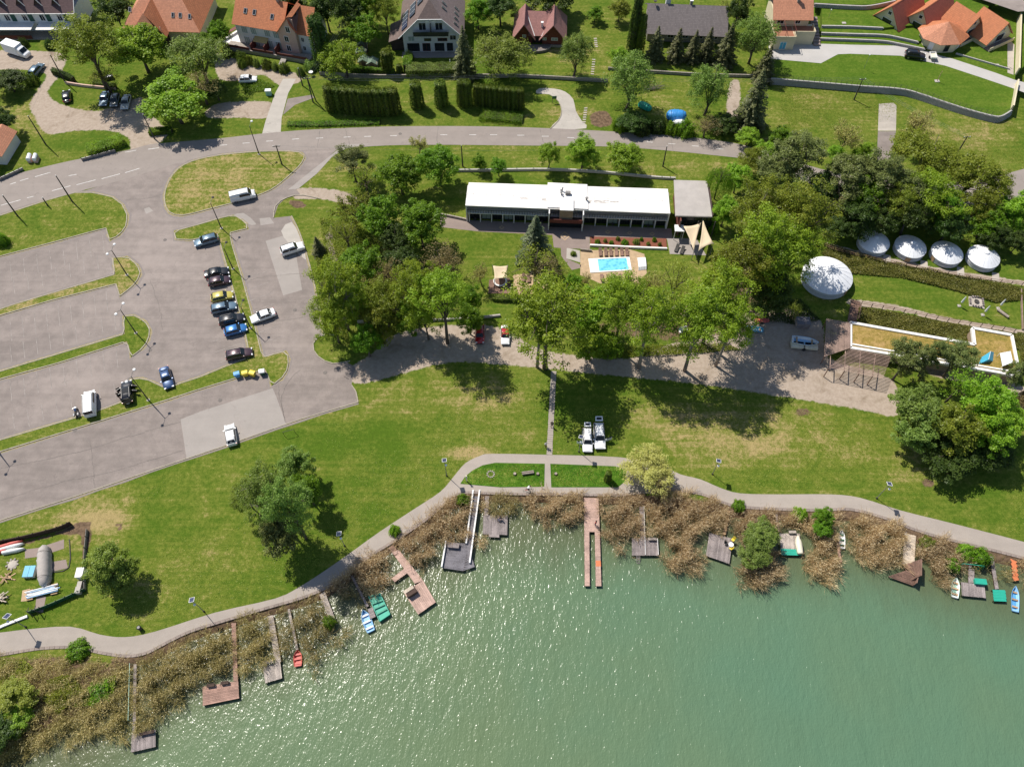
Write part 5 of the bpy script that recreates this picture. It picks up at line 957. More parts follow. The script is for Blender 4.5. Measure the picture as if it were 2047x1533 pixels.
def opendoor(root, x, s_, y, pt, z=.75):
 m = MB(); c0 = Vector((x, s_*y, 0)); dr = Vector((-.3, s_, 0)).normalized(); m.bar(c0+Vector((0, 0, z)), c0+dr*1.0+Vector((0, 0, z)), .07, .75); dd = m.build('door', M['paint_'+pt], root); m = MB(); m.bar(c0+dr*.12+Vector((0, 0, z+.55)), c0+dr*.95+Vector((0, 0, z+.55)), .03, .36); m.build('door_glass', M['glass_car'], dd)
opendoor(w1, .8, -1, .9, 'white'); opendoor(w2, .8, 1, .92, 'white')
for r_, zz, x in ((w1, 1.5, -2.2), (w2, 1.5, -2.2)): m = MB(); m.add([(x, -.6, zz), (x, .6, zz), (x-.75, .55, zz+.2), (x-.75, -.55, zz+.2), (x, -.6, zz-.05), (x, .6, zz-.05), (x-.75, .55, zz+.15), (x-.75, -.55, zz+.15)], [(0, 1, 2, 3), (7, 6, 5, 4), (0, 4, 5, 1), (1, 5, 6, 2), (2, 6, 7, 3), (3, 7, 4, 0)]); t_ = m.build('tailgate', M['paint_white'], r_); m = MB().box((x-.38, 0, zz+.115), (.4, .8, .02), ry=.26); m.build('tailgate_glass', M['glass_car'], t_)
q = sv; m = MB().box((-.3, 0, 1.72), (1.1, 1.0, .03)); m.build('sunroof', M['glass_car'], q)
A, B = P(8, 92, 1.2), P(58, 108, 1.2); c = (A+B)/2; root = empty('box_van', (c.x, c.y, 0), math.atan2((B-A).y, (B-A).x), 'white box van with high cargo body in front of the terraced house', 'van')
MB().box((-.9, 0, 1.65), (4.2, 2.1, 2.2)).build('cargo_box', M['canvas_white'], root); m = loft([(3.2, .82, .35, .95, .02), (3.05, .95, .3, 1.1, .03), (2.5, 1.0, .3, 1.3, .03), (2.0, 1.0, .3, 2.1, .03), (1.3, 1.0, .3, 2.35, .03), (1.2, 1.0, .3, 2.3, .03)], body_sec); m.build('cab', M['paint_white'], root)
MB().box((2.32, 0, 1.72), (.06, 1.5, .85), ry=-.62).build('windscreen', M['glass_car'], root); MB().box((0, 0, .48), (5.4, 1.5, .2)).build('chassis', M['pole_dark'], root)
_, wh, rim, *_ = car_meshes('van')
for sx in (2.2, -1.8):
 for sy in (-1, 1): w = link('wheel', wh, M['rubber'], root, (sx, sy*.86, .33)); link('rim', rim, M['rim'], w)
def wheels(root, pts, r=.3):
 m = MB().lathe([(.1, -.08), (r, -.08), (r, .08), (.1, .08)], 14); m.v = [(x, z, y) for x, y, z in m.v]; me = m.mesh('wheel')
 for p in pts: link('wheel', me, M['rubber'], root, p)
p = P(1863, 117, TZ); root = empty('trailer', p, 1.5, 'small white trailer behind the black car on the paved driveway', 'trailer'); MB().box((0, 0, .6), (2.1, 1.3, .1)).build('bed', M['gel_cream'], root)
m = MB()
for c_, d_ in (((0, .65, .8), (2.1, .06, .35)), ((0, -.65, .8), (2.1, .06, .35)), ((1.05, 0, .8), (.06, 1.3, .35)), ((-1.05, 0, .8), (.06, 1.3, .35))): m.box(c_, d_)
m.build('side_board', M['trim_white'], root); MB().bar((-1, 0, .5), (-2.0, 0, .45), .1).build('drawbar', M['pole_dark'], root); wheels(root, [(0, .7, .3), (0, -.7, .3)])
def motorbike(u, v, a, label):
 p = P(u, v, .4); root = empty('motorcycle', (p.x, p.y, 0), a, label, 'motorcycle'); wheels(root, [(.75, 0, .3), (-.75, 0, .3)])
 MB().tube([(.55, 0, .75), (.2, 0, .95), (-.1, 0, .9)], [.12, .22, .16], 8).build('fuel_tank', M['paint_navy'], root); MB().tube([(-.1, 0, .85), (-.5, 0, .85), (-.9, 0, .95)], [.16, .18, .08], 8).build('seat', M['rubber'], root)
 MB().tube([(.35, -.42, 1.1), (.5, -.15, 1.08), (.5, .15, 1.08), (.35, .42, 1.1)], .025, 6).build('handlebar', M['rim'], root); MB().box((0, 0, .5), (.6, .3, .4)).build('engine', M['metal_grey'], root); m = MB(); m.bar((.5, .08, 1.05), (.75, .08, .3), .05); m.bar((.5, -.08, 1.05), (.75, -.08, .3), .05); m.build('fork', M['rim'], root); MB().lathe([(.04, 0), (.11, .06), (.1, .12)], 10, (.66, 0, .9)).build('headlight', M['headlight'], root)
 for s_ in (-1, 1): MB().box((-.65, s_*.32, .65), (.45, .2, .32)).build('pannier', M['plastic_grey'], root)
motorbike(153, 824, 1.9, 'dark motorcycle parked left of the white camper van')
def dumpster(u, v, a, mat, label, lid=None):
 p = P(u, v, .6); root = empty('waste_container', (p.x, p.y, 0), a, label, 'container', 'waste containers at the car park edge'); root.scale = (.8, .85, .85)
 m = MB(); m.add([(x*(.55 if z else .45), y*(.5 if z else .38), .15+z*1.0) for z in (0, 1) for x, y in ((-1, -1), (1, -1), (1, 1), (-1, 1))], [(3, 2, 1, 0), (4, 5, 6, 7), (0, 1, 5, 4), (1, 2, 6, 5), (2, 3, 7, 6), (3, 0, 4, 7)]); m.build('body', M[mat], root)
 l = MB(); 
 for i in range(5): a0 = math.pi*i/5; a1 = math.pi*(i+1)/5; l.add([(-.62, -.55*math.cos(a0), 1.15+.22*math.sin(a0)), (.62, -.55*math.cos(a0), 1.15+.22*math.sin(a0)), (.62, -.55*math.cos(a1), 1.15+.22*math.sin(a1)), (-.62, -.55*math.cos(a1), 1.15+.22*math.sin(a1))], [(0, 1, 2, 3)])
 l.build('lid', M[lid or mat], root); MB().box((0, 0, 1.12), (1.22, 1.1, .05)).build('rim', M[lid or mat], root)
 for x in (-.42, .42):
  for y in (-.3, .3): MB().lathe([(.08, 0), (.08, .14)], 8, (x, y, 0)).build('castor', M['rubber'], root)
 for s_ in (-1, 1): MB().bar((s_*.66, -.2, 1.0), (s_*.66, .2, 1.0), .05).build('handle', M['trim_black'], root)
dumpster(474, 749, .35, 'gel_blue', 'blue recycling container at the left of the row'); dumpster(490, 747, .3, 'gel_yellow', 'left of the two yellow recycling containers'); dumpster(505, 747, -.3, 'gel_yellow', 'right of the two yellow recycling containers'); dumpster(524, 744, .2, 'gel_bottle', 'dark green container with a white lid beside the island nose', 'trim_white')
def tarp(u0, v0, u1, v1, w, h, mat, label, name='covered_boat', cat='boat', z=.3):
 A, B = P(u0, v0, h*.6), P(u1, v1, h*.6); c = (A+B)/2; L = (B-A).length; root = empty(name, (c.x, c.y, 0), math.atan2((B-A).y, (B-A).x), label, cat)
 n = 16; st = []; r = random.Random(int(u0)); m = MB()
 for i in range(n+1):
  t = i/n*2-1; k = (1-abs(t)**3.2)**.6; pts = []
  for j in range(11):
   a = math.pi*j/10; pts.append((t*L/2, math.cos(a)*w/2*(.35+.65*k)*(1+.05*math.sin(i*2+j)), z+(h-z)*(math.sin(a)**.7)*(.45+.55*k)*(1+.10*math.sin(i*2.7+j*1.3))))
  m.v += pts
 for i in range(n):
  for j in range(10): a = i*11+j; m.f.append((a, a+11, a+12, a+1))
 m.f.append(tuple(range(11))); m.f.append(tuple(range(n*11, n*11+11))[::-1]); m.build('tarpaulin', M[mat], root, shade=True)
 MB().box((0, 0, .35), (L*.9, .12, .12)).build('keel_beam', M['wood_dark'], root); wheels(root, [(0, w*.42, .28), (0, -w*.42, .28)], .26); 
 m = MB()
 for t in (-.3, .3): m.tube([(t*L, w/2*math.cos(math.pi*j/8)*1.01, z+(h-z+.06)*math.sin(math.pi*j/8)) for j in range(9)], .02, 4)
 m.build('rope', M['pole_dark'], root); return root
tarp(1277, 205, 1302, 217, 1.7, 1.3, 'gel_jade', 'green covered boat on the grass below the drooping birch'); tarp(1333, 227, 1373, 229, 2.7, 1.8, 'gel_tarp', 'boat under a blue tarpaulin beside the road shrubs'); tarp(1344, 246, 1370, 244, 1.5, 1.3, 'canvas_white', 'white covered trailer load below the blue tarpaulin', 'covered_trailer', 'trailer')
p = P(1300, 178, 0); root = empty('brushwood_pile', p, .2, 'pile of pruned branches on the grass above the green boat', 'branch pile')
for i in range(26): m = MB(); a = RNG.uniform(-.35, .35); x = RNG.uniform(-2, 0); m.tube([(x, RNG.uniform(-.8, .8), .1+i*.012), (x+RNG.uniform(1.5, 2.4), RNG.uniform(-.9, .9)+a, .3+i*.015), (x+RNG.uniform(3, 5), RNG.uniform(-1.2, 1.2)+a*2, .5)], [.05, .03, .01], 4); m.build('branch', M['bark_pale'], root)
# ---------------------------------------------------------------- lamps, poles, wires
def solar_lamp(base, top, label, arm=0):
 B = P(*base, 0); T_ = P(*top, 0); h = CAM_H*(T_-B).length/T_.length; h = max(4.4, min(5.2, h)); root = empty('solar_lamp', B, RNG.uniform(-.3, .3), label, 'street lamp', 'solar lamps along the lakeside path')
 MB().tube([(0, 0, 0), (0, 0, h*.5), (0, 0, h)], [.06, .05, .035], 8).build('pole', M['pole_grey'], root); MB().lathe([(.13, 0), (.13, .25), (.07, .32)], 10).build('base', M['pole_dark'], root)
 fr = MB().box((0, .05, h+.25), (.62, .85, .05), rx=-.5).build('solar_panel', M['solar_cell'], root); m = MB()
 for sx in (-1, 1): m.box((sx*.33, .05, h+.255), (.05, .92, .07), rx=-.5)
 R = Matrix.Rotation(-.5, 3, 'X')
 for sy in (-1, 1): q = R @ Vector((0, sy*.45, 0)); m.box((q.x, .05+q.y, h+.255+q.z), (.66, .05, .07), rx=-.5)
 m.build('panel_frame', M['trim_white'], fr); MB().tube([(0, 0, h-.35), (.15, -.45, h-.3)], .025, 6).build('arm', M['pole_grey'], root); MB().lathe([(.05, 0), (.17, .07), (.19, .17), (.12, .3), (.03, .33)], 14, (.17, -.5, h-.48)).build('lamp_head', M['lamp_white'], root)
for b, t, l in [((52, 1253), (17, 1231), 'solar lamp at the lower left, next to the fenced plot'), ((408, 1222), (385, 1200), 'solar lamp above the brown timber jetty'), ((689, 1091), (675, 1070), 'solar lamp on the meadow side above the pink jetty'), ((893, 951), (888, 922), 'solar lamp where the two paths part, left of the waterside lawn'), ((1157, 903), (1160, 875), 'solar lamp beside the white estate on the meadow'), ((1424, 948), (1434, 924), 'solar lamp above the middle reed beds'), ((1752, 996), (1777, 969), 'solar lamp at the right, above the boathouse gangway')]: solar_lamp(b, t, l)
def tall_lamp(base, top, label, h=None, arms=2, a=1.3, head='lamp_white'):
 B = P(*base, 0); T_ = P(*top, 0); h = h or CAM_H*(T_-B).length/T_.length; root = empty('parking_lamp', B, a, label, 'street lamp', 'tall parking lamps')
 MB().tube([(0, 0, 0), (0, 0, h*.3), (0, 0, h)], [.13, .10, .06], 10).build('pole', M['pole_dark'], root); MB().lathe([(.3, 0), (.3, .12), (.14, .2)], 10).build('base', M['concrete'], root)
 for k in range(arms):
  s_ = 1-2*k; MB().tube([(0, 0, h), (s_*.6, 0, h+.35), (s_*1.1, 0, h+.4)], .035, 6).build('arm', M['pole_grey'], root); MB().lathe([(.08, 0), (.26, .05), (.24, .16), (.06, .26)], 12, (s_*1.2, 0, h+.28)).build('lamp_head', M[head], root)
for b, t, l in [((254, 550), (221, 502), 'twin-armed lamp on the top round island nose'), ((272, 666), (237, 622), 'twin-armed lamp on the middle round island nose'), ((297, 800), (258, 756), 'twin-armed lamp beside the black car with open doors')]: tall_lamp(b, t, l)
for b, t, l in [((443, 457), (419, 407), 'dark pole at the top of the long narrow island'), ((466, 538), (447, 497), 'dark pole beside the two black cars'), ((501, 656), (482, 613), 'dark pole beside the bright blue car')]: tall_lamp(b, t, l, arms=1, head='pole_dark')
tall_lamp((518, 309), (496, 254), 'single lamp with white head at the main road above the dry island', arms=1)
tall_lamp((-2, 905), (-32, 870), 'twin-armed lamp past the left edge whose shadow reaches the asphalt')
def utility_pole(base, top, label, cross=True, conc=False):
 B = P(*base, 0); T_ = P(*top, 0); h = min(8.5, CAM_H*(T_-B).length/T_.length); root = empty('utility_pole', B, .1, label, 'utility pole', 'overhead line poles')
 MB().tube([(0, 0, 0), (0, 0, h)], [.16, .09], 8).build('pole', M['pole_dark'], root)
 if cross: MB().box((0, 0, h-.25), (1.5, .1, .12)).build('crossarm', M['pole_dark'], root)
 for x in ((-.6, 0, .6) if cross else (0,)): MB().lathe([(.04, 0), (.07, .06), (.04, .12), (.06, .17)], 8, (x, 0, h-.2 if cross else h)).build('insulator', M['lamp_white'], root)
 return Vector((B.x, B.y, h))
UP = {}
for k, b, t, l, c in [('a', (145, 404), (114, 351), 'pole at the roadside of the top parking island', False), ('b', (36, 433), (1, 394), 'pole at the left end of the top parking island', False), ('c', (92, 290), (54, 234), 'pole on the grass left of the gravel area', False), ('d', (131, 166), (97, 112), 'pole beside the gravel lane below the box van', False), ('e', (309, 278), (283, 231), 'pole at the gravel entrance, right of the roadside hedge', False), ('f', (564, 330), (552, 291), 'pole on the dry grass island', True), ('g', (626, 205), (617, 155), 'A-frame pole left of the long evergreen row', True), ('h', (605, 172), (595, 138), 'thin pole beside the concrete driveway', False), ('i', (925, 333), (924, 292), 'thin pole south of the road behind the hotel', False), ('j', (1325, 333), (1331, 293), 'pole south of the road, right of the three street trees', False), ('k', (1707, 200), (1724, 157), 'pole standing against the long block wall', True), ('l', (1914, 306), (1932, 272), 'pole on the meadow at the right', True), ('m', (96, 412), (83, 397), 'short sign pole on the top parking island', False)]: UP[k] = utility_pole(b, t, l, c)
b = P(632, 203, 0); MB()
m = MB(); m.bar((b.x, b.y, 0), tuple(UP['g']), .18); tag(m.build('pole_strut', M['pole_dark']), 'slanting strut leaning on the A-frame pole by the driveway', 'pole strut')
def wire(a, b, label, n=3, sag=.7, off=.5):
 d = (b-a); s_ = Vector((-d.y, d.x, 0)).normalized(); m = MB()
 for k in range(n):
  o_ = s_*(k-(n-1)/2)*off; m.tube([a+o_+d*t+Vector((0, 0, -4*sag*t*(1-t))) for t in [i/14 for i in range(15)]], .013, 4, False)
 tag(m.build('overhead_wire', M['metal_grey']), label, 'wire')
gp = UP['g']; wire(gp, P(1040, 150, 6.8), 'overhead wires running over the evergreen rows'); wire(P(1040, 150, 6.8), UP['k'], 'overhead wires running past the grey roof to the block wall', 3, .9); wire(UP['k'], UP['l'], 'overhead wires over the right meadow', 3); wire(UP['d'], UP['c'], 'single wire beside the gravel lane', 1); wire(gp, P(700, 20, 7), 'wires going up behind the small sheds', 3, .6); wire(UP['f'], UP['j'], 'single wire above the street trees', 1, 1.2)
def wallrun(name, px, h, w, mat, label, cat='wall', z=0, posts=None, pm='pole_dark'):
 p = PL(smooth(px, 3)); c = p[len(p)//2]; root = empty(name, (c.x, c.y, z), 0, label, cat); m = MB()
 for a, b_ in zip(p[:-1], p[1:]): m.bar((a.x, a.y, z+h/2), (b_.x, b_.y, z+h/2), w, h)
 m.build('panel' if 'fence' in name else 'wall_body', M[mat], root, world=True)
 if posts:
  L = 0; 
  for a, b_ in zip(p[:-1], p[1:]):
   d = (b_-a).length; k = max(1, int(d/posts))
   for i in range(k): q = a.lerp(b_, i/k); MB().bar((q.x, q.y, z), (q.x, q.y, z+h+.25), .09).build('post', M[pm], root, world=True)
 return root
wallrun('garden_wall', [(905, 343), (1000, 342), (1100, 341), (1200, 346), (1300, 356), (1350, 359)], .55, .3, 'block_pale', 'long low wall between the road lawn and the hotel garden', posts=4)
wallrun('garden_wall', [(640, 150), (760, 156), (900, 154), (1050, 156), (1130, 160), (1215, 165)], .8, .25, 'wall_stone', 'long low wall behind the roadside evergreen rows'); wallrun('garden_wall', [(1215, 140), (1300, 146), (1400, 152), (1540, 156)], .7, .25, 'wall_stone', 'low wall below the grey-roofed house')
wallrun('garden_wall', [(132, 168), (170, 174), (232, 180)], .6, .3, 'wall_pink', 'low pinkish wall above the three cars in the shade'); wallrun('garden_wall', [(715, 645), (780, 643), (880, 641), (960, 636), (1000, 632)], .5, .3, 'membrane_grey', 'pale low wall behind the gravel lane')
wallrun('garden_wall', [(880, 430), (905, 435), (933, 441)], .5, .25, 'wall_stone', 'short wall at the left end of the hotel terrace'); wallrun('planter_wall', [(1179, 492), (1260, 496), (1333, 499)], .45, .3, 'membrane_white', 'white front wall of the mulched bed'); wallrun('garden_wall', [(1160, 501), (1183, 503)], .5, .2, 'wall_stone', 'short dark wall beside the white slab')
wallrun('guard_rail', [(165, 322), (200, 313), (232, 304)], .7, .08, 'metal_grey', 'metal guard rail below the grass-green roadside hedge', 'railing', posts=2); wallrun('guard_rail', [(0, 362), (22, 352), (48, 340)], .7, .08, 'metal_grey', 'short metal rail at the left edge of the main road', 'railing', posts=2)
wallrun('garden_wall', [(1640, 88), (1700, 91), (1790, 92), (1850, 106), (1880, 114)], .3, .2, 'block_pale', 'low kerb wall along the paved driveway', z=TZ); wallrun('garden_wall', [(1905, 119), (1960, 135), (2012, 150)], .35, .2, 'block_pale', 'low wall below the chalet lawn', z=TZ)
zflat('mulch_bed', [(1180, 473), (1332, 477), (1333, 497), (1180, 490)], .2, 'mulch')
def railfence(px, label, h=1.0, step=1.9, z=.0):
 p = PL(smooth(px, 3)); c = p[len(p)//2]; root = empty('rail_fence', (c.x, c.y, z), 0, label, 'fence'); out = [p[0]]; acc = 0
 for a, b_ in zip(p[:-1], p[1:]):
  L = (b_-a).length; t = step-acc
  while t < L: out.append(a.lerp(b_, t/L)); t += step
  acc = (acc+L) % step
 for i, q in enumerate(out):
  MB().tube([(q.x, q.y, z), (q.x, q.y, z+h)], .06, 6).build('post', M['wood_dark'], root, world=True)
  if i: o_ = out[i-1]; [MB().tube([(o_.x, o_.y, z+zz), (q.x, q.y, z+zz)], .045, 5).build('rail', M['wood_brown'], root, world=True) for zz in (h-.08, h*.5)]
 return root
railfence([(1646, 494), (1680, 506), (1760, 524), (1850, 542), (1950, 560), (2047, 572)], 'dark timber rail fence below the small yurts'); railfence([(1720, 610), (1800, 624), (1900, 644), (1980, 656), (2047, 668)], 'dark timber rail fence above the lower planted slope'); railfence([(1719, 612), (1712, 652)], 'short timber rail fence at the boardwalk')
wallrun('white_wall', [(2040, 580), (2043, 660)], .4, .15, 'wood_slat', 'timber edge at the right border of the yurt meadow', 'edge')
# ---------------------------------------------------------------- trees, shrubs, hedges, reeds
def leafmesh(name, C, Nn, S, tint, aspect=0.62, extra=None, seed=1):
 r = np.random.RandomState(seed); n = len(C)
 Nn = Nn/np.maximum(np.linalg.norm(Nn, axis=1, keepdims=True), 1e-6)
 rv = r.normal(size=(n, 3)); A = np.cross(Nn, rv); A /= np.maximum(np.linalg.norm(A, axis=1, keepdims=True), 1e-6)
 B = np.cross(Nn, A); S = S[:, None]
 V = np.stack([C-A*S*0.5, C-B*S*0.5*aspect, C+A*S*0.5, C+B*S*0.5*aspect], 1).reshape(-1, 3)
 return quadmesh(name, V, tint)
def quadmesh(name, V, tint):
 n = len(V)//4; me = bpy.data.meshes.new(name)
 me.vertices.add(n*4); me.vertices.foreach_set('co', V.astype(np.float32).ravel())
 me.loops.add(n*4); me.loops.foreach_set('vertex_index', np.arange(n*4))
 me.polygons.add(n); me.polygons.foreach_set('loop_start', np.arange(n)*4); me.update(calc_edges=True)
 at = me.attributes.new('tint', 'FLOAT', 'FACE'); at.data.foreach_set('value', np.clip(tint, 0, 1).astype(np.float32))
 return me
def unitv(v): return v/np.maximum(np.linalg.norm(v, axis=-1, keepdims=True), 1e-6)
def tree_proto(seed, H=10.0, R=4.0, base=0.30, clumps=95, per=95, leaf=0.30, cr=0.75, lobes=5, droop=0.0, flat=0.8, limbs=9, open_=0.0, trunk=0.2, up=0.5, top=1.0):
 r = np.random.RandomState(seed); zc = H*(base+(1-base)*0.5); rz = H*(1-base)*0.5*top
 lb = []
 for i in range(lobes):
  a = 2*math.pi*(i+r.uniform(-.3, .3))/lobes; q = R*r.uniform(.30, .55)
  lb.append((q*math.cos(a), q*math.sin(a), zc+rz*r.uniform(-.45, .35), R*r.uniform(.45, .65), rz*r.uniform(.45, .7)))
 lb.append((0, 0, zc+rz*.35, R*.55, rz*.62))
 cc = []
 while len(cc) < clumps:
  L = lb[r.randint(len(lb))]; d = unitv(r.normal(size=3)); 
  if d[2] < -0.55: d[2] *= -0.5
  q = r.uniform(0.35, 1.0)**(0.45)
  p = np.array([L[0]+d[0]*L[3]*q, L[1]+d[1]*L[3]*q, L[2]+d[2]*L[4]*q])
  if open_ and r.rand() < open_ and q < 0.9: continue
  cc.append(p)
 cc = np.array(cc); n = clumps*per
 ci = np.repeat(np.arange(clumps), per); rad = cr*r.uniform(.65, 1.25, clumps)
 d = unitv(r.normal(size=(n, 3))); q = r.uniform(0, 1, n)**0.5
 off = d*(q*rad[ci])[:, None]; off[:, 2] *= flat
 C = cc[ci]+off
 if droop: C[:, 2] -= droop*(q**2)*r.uniform(0, 1.4, n)
 Nn = d*0.7+np.array([0, 0, up])+r.normal(size=(n, 3))*0.45
 ctint = r.uniform(0.15, 0.85, clumps); t = ctint[ci]*0.55+r.uniform(0, 1, n)*0.45
 crown = leafmesh('crown', C, Nn, leaf*r.uniform(.6, 1.3, n), t, seed=seed+1)
 b = MB(); tz = H*base
 sway = r.normal(size=2)*0.15
 tp = [(0, 0, -0.2), (sway[0]*.5, sway[1]*.5, tz*.5), (sway[0], sway[1], tz), (sway[0]*1.5, sway[1]*1.5, tz+(H-tz)*.45), (sway[0], sway[1], tz+(H-tz)*.8)]
 b.tube(tp, [trunk*1.25, trunk, trunk*.8, trunk*.45, trunk*.12], 8)
 prim = []
 for i in range(limbs):
  a = 2*math.pi*i/limbs+r.uniform(-.3, .3); e = np.array([math.cos(a)*R*.62, math.sin(a)*R*.62, zc+rz*r.uniform(-.3, .6)]); s = np.array([sway[0], sway[1], tz*r.uniform(.75, 1.2)+(H-tz)*r.uniform(0, .25)])
  mid = s*.55+e*.45; mid[2] += (e[2]-s[2])*.15
  b.tube([s, mid, e], [trunk*.5, trunk*.3, trunk*.12], 5, False); prim.append((mid, e))
 for i in range(0, clumps, 2):
  p = cc[i]; j = min(range(len(prim)), key=lambda k: np.linalg.norm(prim[k][1]-p)); s = prim[j][0]*.5+prim[j][1]*.5
  b.tube([s, (s+p)/2+r.normal(size=3)*.15, p], [trunk*.18, trunk*.11, .02], 3, False)
 return b.mesh('trunk', True), crown
def bare_proto(seed, H=9.0, R=4.2, base=0.16, leaf=0.2, leaves=4200, trunk=0.2, fork=8):
 r = np.random.RandomState(seed); b = MB(); tips = []
 def grow(p, d, L, rad, lev):
  n = 3; pts = [p]; q = p.copy(); dd = d.copy()
  for i in range(n):
   dd = unitv(dd+r.normal(size=3)*0.16+np.array([0, 0, 0.10])); q = q+dd*L/n; pts.append(q)
  b.tube(pts, [rad, rad*.8, rad*.62, rad*.45], 5 if lev < 2 else 3, False)
  if lev >= 2: tips.append((pts, L))
  if lev < 4:
   for k in range([fork, 4, 4, 3][lev]):
    t = r.uniform(.3, 1) if lev else r.uniform(.5, 1); s = pts[min(3, int(t*3)+(0))]*(1) ; j = min(2, int(t*3)); s = pts[j]+(pts[j+1]-pts[j])*(t*3-j if t < 1 else 1)
    ax = unitv(r.normal(size=3)); nd = unitv(dd*(.62 if lev else .5)+unitv(np.cross(dd, ax))*(.75 if lev else .8)+np.array([0, 0, .12]))
    grow(s, nd, L*r.uniform(.52, .7), max(rad*.48, .012), lev+1)
 grow(np.array([0, 0, -.2]), np.array([0.03, 0.02, 1.]), H*.42, trunk, 0)
 C = []
 for k in range(leaves):
  pts, L = tips[r.randint(len(tips))]; j = r.randint(3); C.append(pts[j]+(pts[j+1]-pts[j])*r.rand()+r.normal(size=3)*.11)
 C = np.array(C); n = len(C)
 crown = leafmesh('crown', C, r.normal(size=(n, 3))+np.array([0, 0, .6]), leaf*r.uniform(.5, 1.3, n), r.uniform(0, 1, n), seed=seed+1)
 return b.mesh('trunk', True), crown
def conifer_proto(seed, H=12.0, R=2.6, whorls=26, per=11, quads=9, base=0.06, leaf=0.42, droop=0.28, pw=0.85):
 r = np.random.RandomState(seed); C = []; Nn = []; S = []; T = []; b = MB()
 b.tube([(0, 0, -.2), (0, 0, H*.5), (0, 0, H*.97)], [R*.085, R*.055, .02], 7)
 for w in range(whorls):
  t = (w+r.uniform(-.2, .2))/whorls; z = H*(base+(1-base)*t); Rr = R*max(0.03, (1-t))**pw*r.uniform(.88, 1.08); m = max(4, int(per*(1-t*.55)))
  for k in range(m):
   a = 2*math.pi*(k+r.uniform(-.35, .35))/m+w*.7; L = Rr*r.uniform(.75, 1.12); q = max(2, int(quads*(.35+L/R))); bt = r.uniform(0, .5)
   if k % 2 == 0: b.tube([(0, 0, z), (math.cos(a)*L*.9, math.sin(a)*L*.9, z-droop*L*.9)], [.035, .01], 3, False)
   for i in range(q):
    f = (i+.6)/q; wd = .34*(1-f*.6)*min(1.0, .35+L/R)
    for s in (-1, 0, 1):
     rr = L*f; C.append((math.cos(a)*rr-math.sin(a)*s*wd*(rr/L+.3), math.sin(a)*rr+math.cos(a)*s*wd*(rr/L+.3), z-droop*rr*f+r.uniform(-.06, .06)+(.05 if s == 0 else 0)))
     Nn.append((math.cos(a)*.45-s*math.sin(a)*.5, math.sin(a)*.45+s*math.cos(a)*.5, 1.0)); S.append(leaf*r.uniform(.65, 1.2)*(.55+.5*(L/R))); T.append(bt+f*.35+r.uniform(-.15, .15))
 C, Nn, S, T = map(np.array, (C, Nn, S, T)); Nn = Nn+r.normal(size=Nn.shape)*.3
 return b.mesh('trunk', True), leafmesh('crown', C, Nn, S, T, .55, seed=seed+1)
def column_proto(seed, H=6.0, R=1.0, n=5200, leaf=0.24, taper=0.75, round_=0.25):
 r = np.random.RandomState(seed); z = r.uniform(0, 1, n)**.85; a = r.uniform(0, 2*math.pi, n)
 prof = np.clip(np.minimum(1, ((1-z)/round_)**.55), 0, 1)*(1-z*(1-taper)); prof *= np.clip(.72+z*3, 0, 1)
 ridg = 1+.10*np.sin(a*7+seed)+.07*np.sin(a*13+z*6); q = r.uniform(.80, 1.03, n)
 C = np.stack([np.cos(a)*R*prof*ridg*q, np.sin(a)*R*prof*ridg*q, z*H+r.uniform(-.08, .08, n)], 1)
 k = n//6; C[:k, 2] = H*(1-round_*r.uniform(0, .5, k)); rr = R*.75*np.sqrt(r.uniform(0, 1, k)); C[:k, 0] = np.cos(a[:k])*rr; C[:k, 1] = np.sin(a[:k])*rr
 Nn = np.stack([np.cos(a), np.sin(a), np.full(n, .25)], 1)+r.normal(size=(n, 3))*.45; Nn[:k, 2] += 1
 t = .45+.3*np.sin(a*7+seed)*.6+r.uniform(-.3, .3, n)
 b = MB().tube([(0, 0, -.1), (0, 0, H*.6)], [.09, .03], 6)
 b.lathe([(R*.45, .15), (R*.72*taper, H*.35), (R*.62*taper, H*.75), (R*.2, H*.93)], 10)
 return b.mesh('trunk', True), leafmesh('crown', C, Nn, leaf*r.uniform(.6, 1.25, n), t, .5, seed=seed+1)
def bush_proto(seed, R=1.2, H=1.2, n=2600, leaf=0.17, rough=0.18):
 r = np.random.RandomState(seed); d = unitv(r.normal(size=(n, 3))); d[:, 2] = np.abs(d[:, 2])
 f = 1+rough*(np.sin(d[:, 0]*5+seed)*np.cos(d[:, 1]*4+seed*2)+.6*np.sin(d[:, 0]*9-d[:, 1]*8+seed)); q = r.uniform(.72, 1.04, n)*f
 C = np.stack([d[:, 0]*R*q, d[:, 1]*R*q, d[:, 2]*H*q+.05], 1)
 b = MB()
 for i in range(7):
  a = 2*math.pi*i/7; b.tube([(0, 0, -.1), (math.cos(a)*R*.35, math.sin(a)*R*.35, H*.45), (math.cos(a)*R*.6, math.sin(a)*R*.6, H*.75)], [.05, .03, .01], 4, False)
 b.lathe([(R*.55, .02), (R*.62, H*.3), (R*.45, H*.6), (R*.1, H*.72)], 9)
 return b.mesh('trunk', True), leafmesh('crown', C, d+r.normal(size=(n, 3))*.5, leaf*r.uniform(.6, 1.3, n), .35+.4*(f-1)/rough*.5+r.uniform(-.3, .45, n), .6, seed=seed+1)
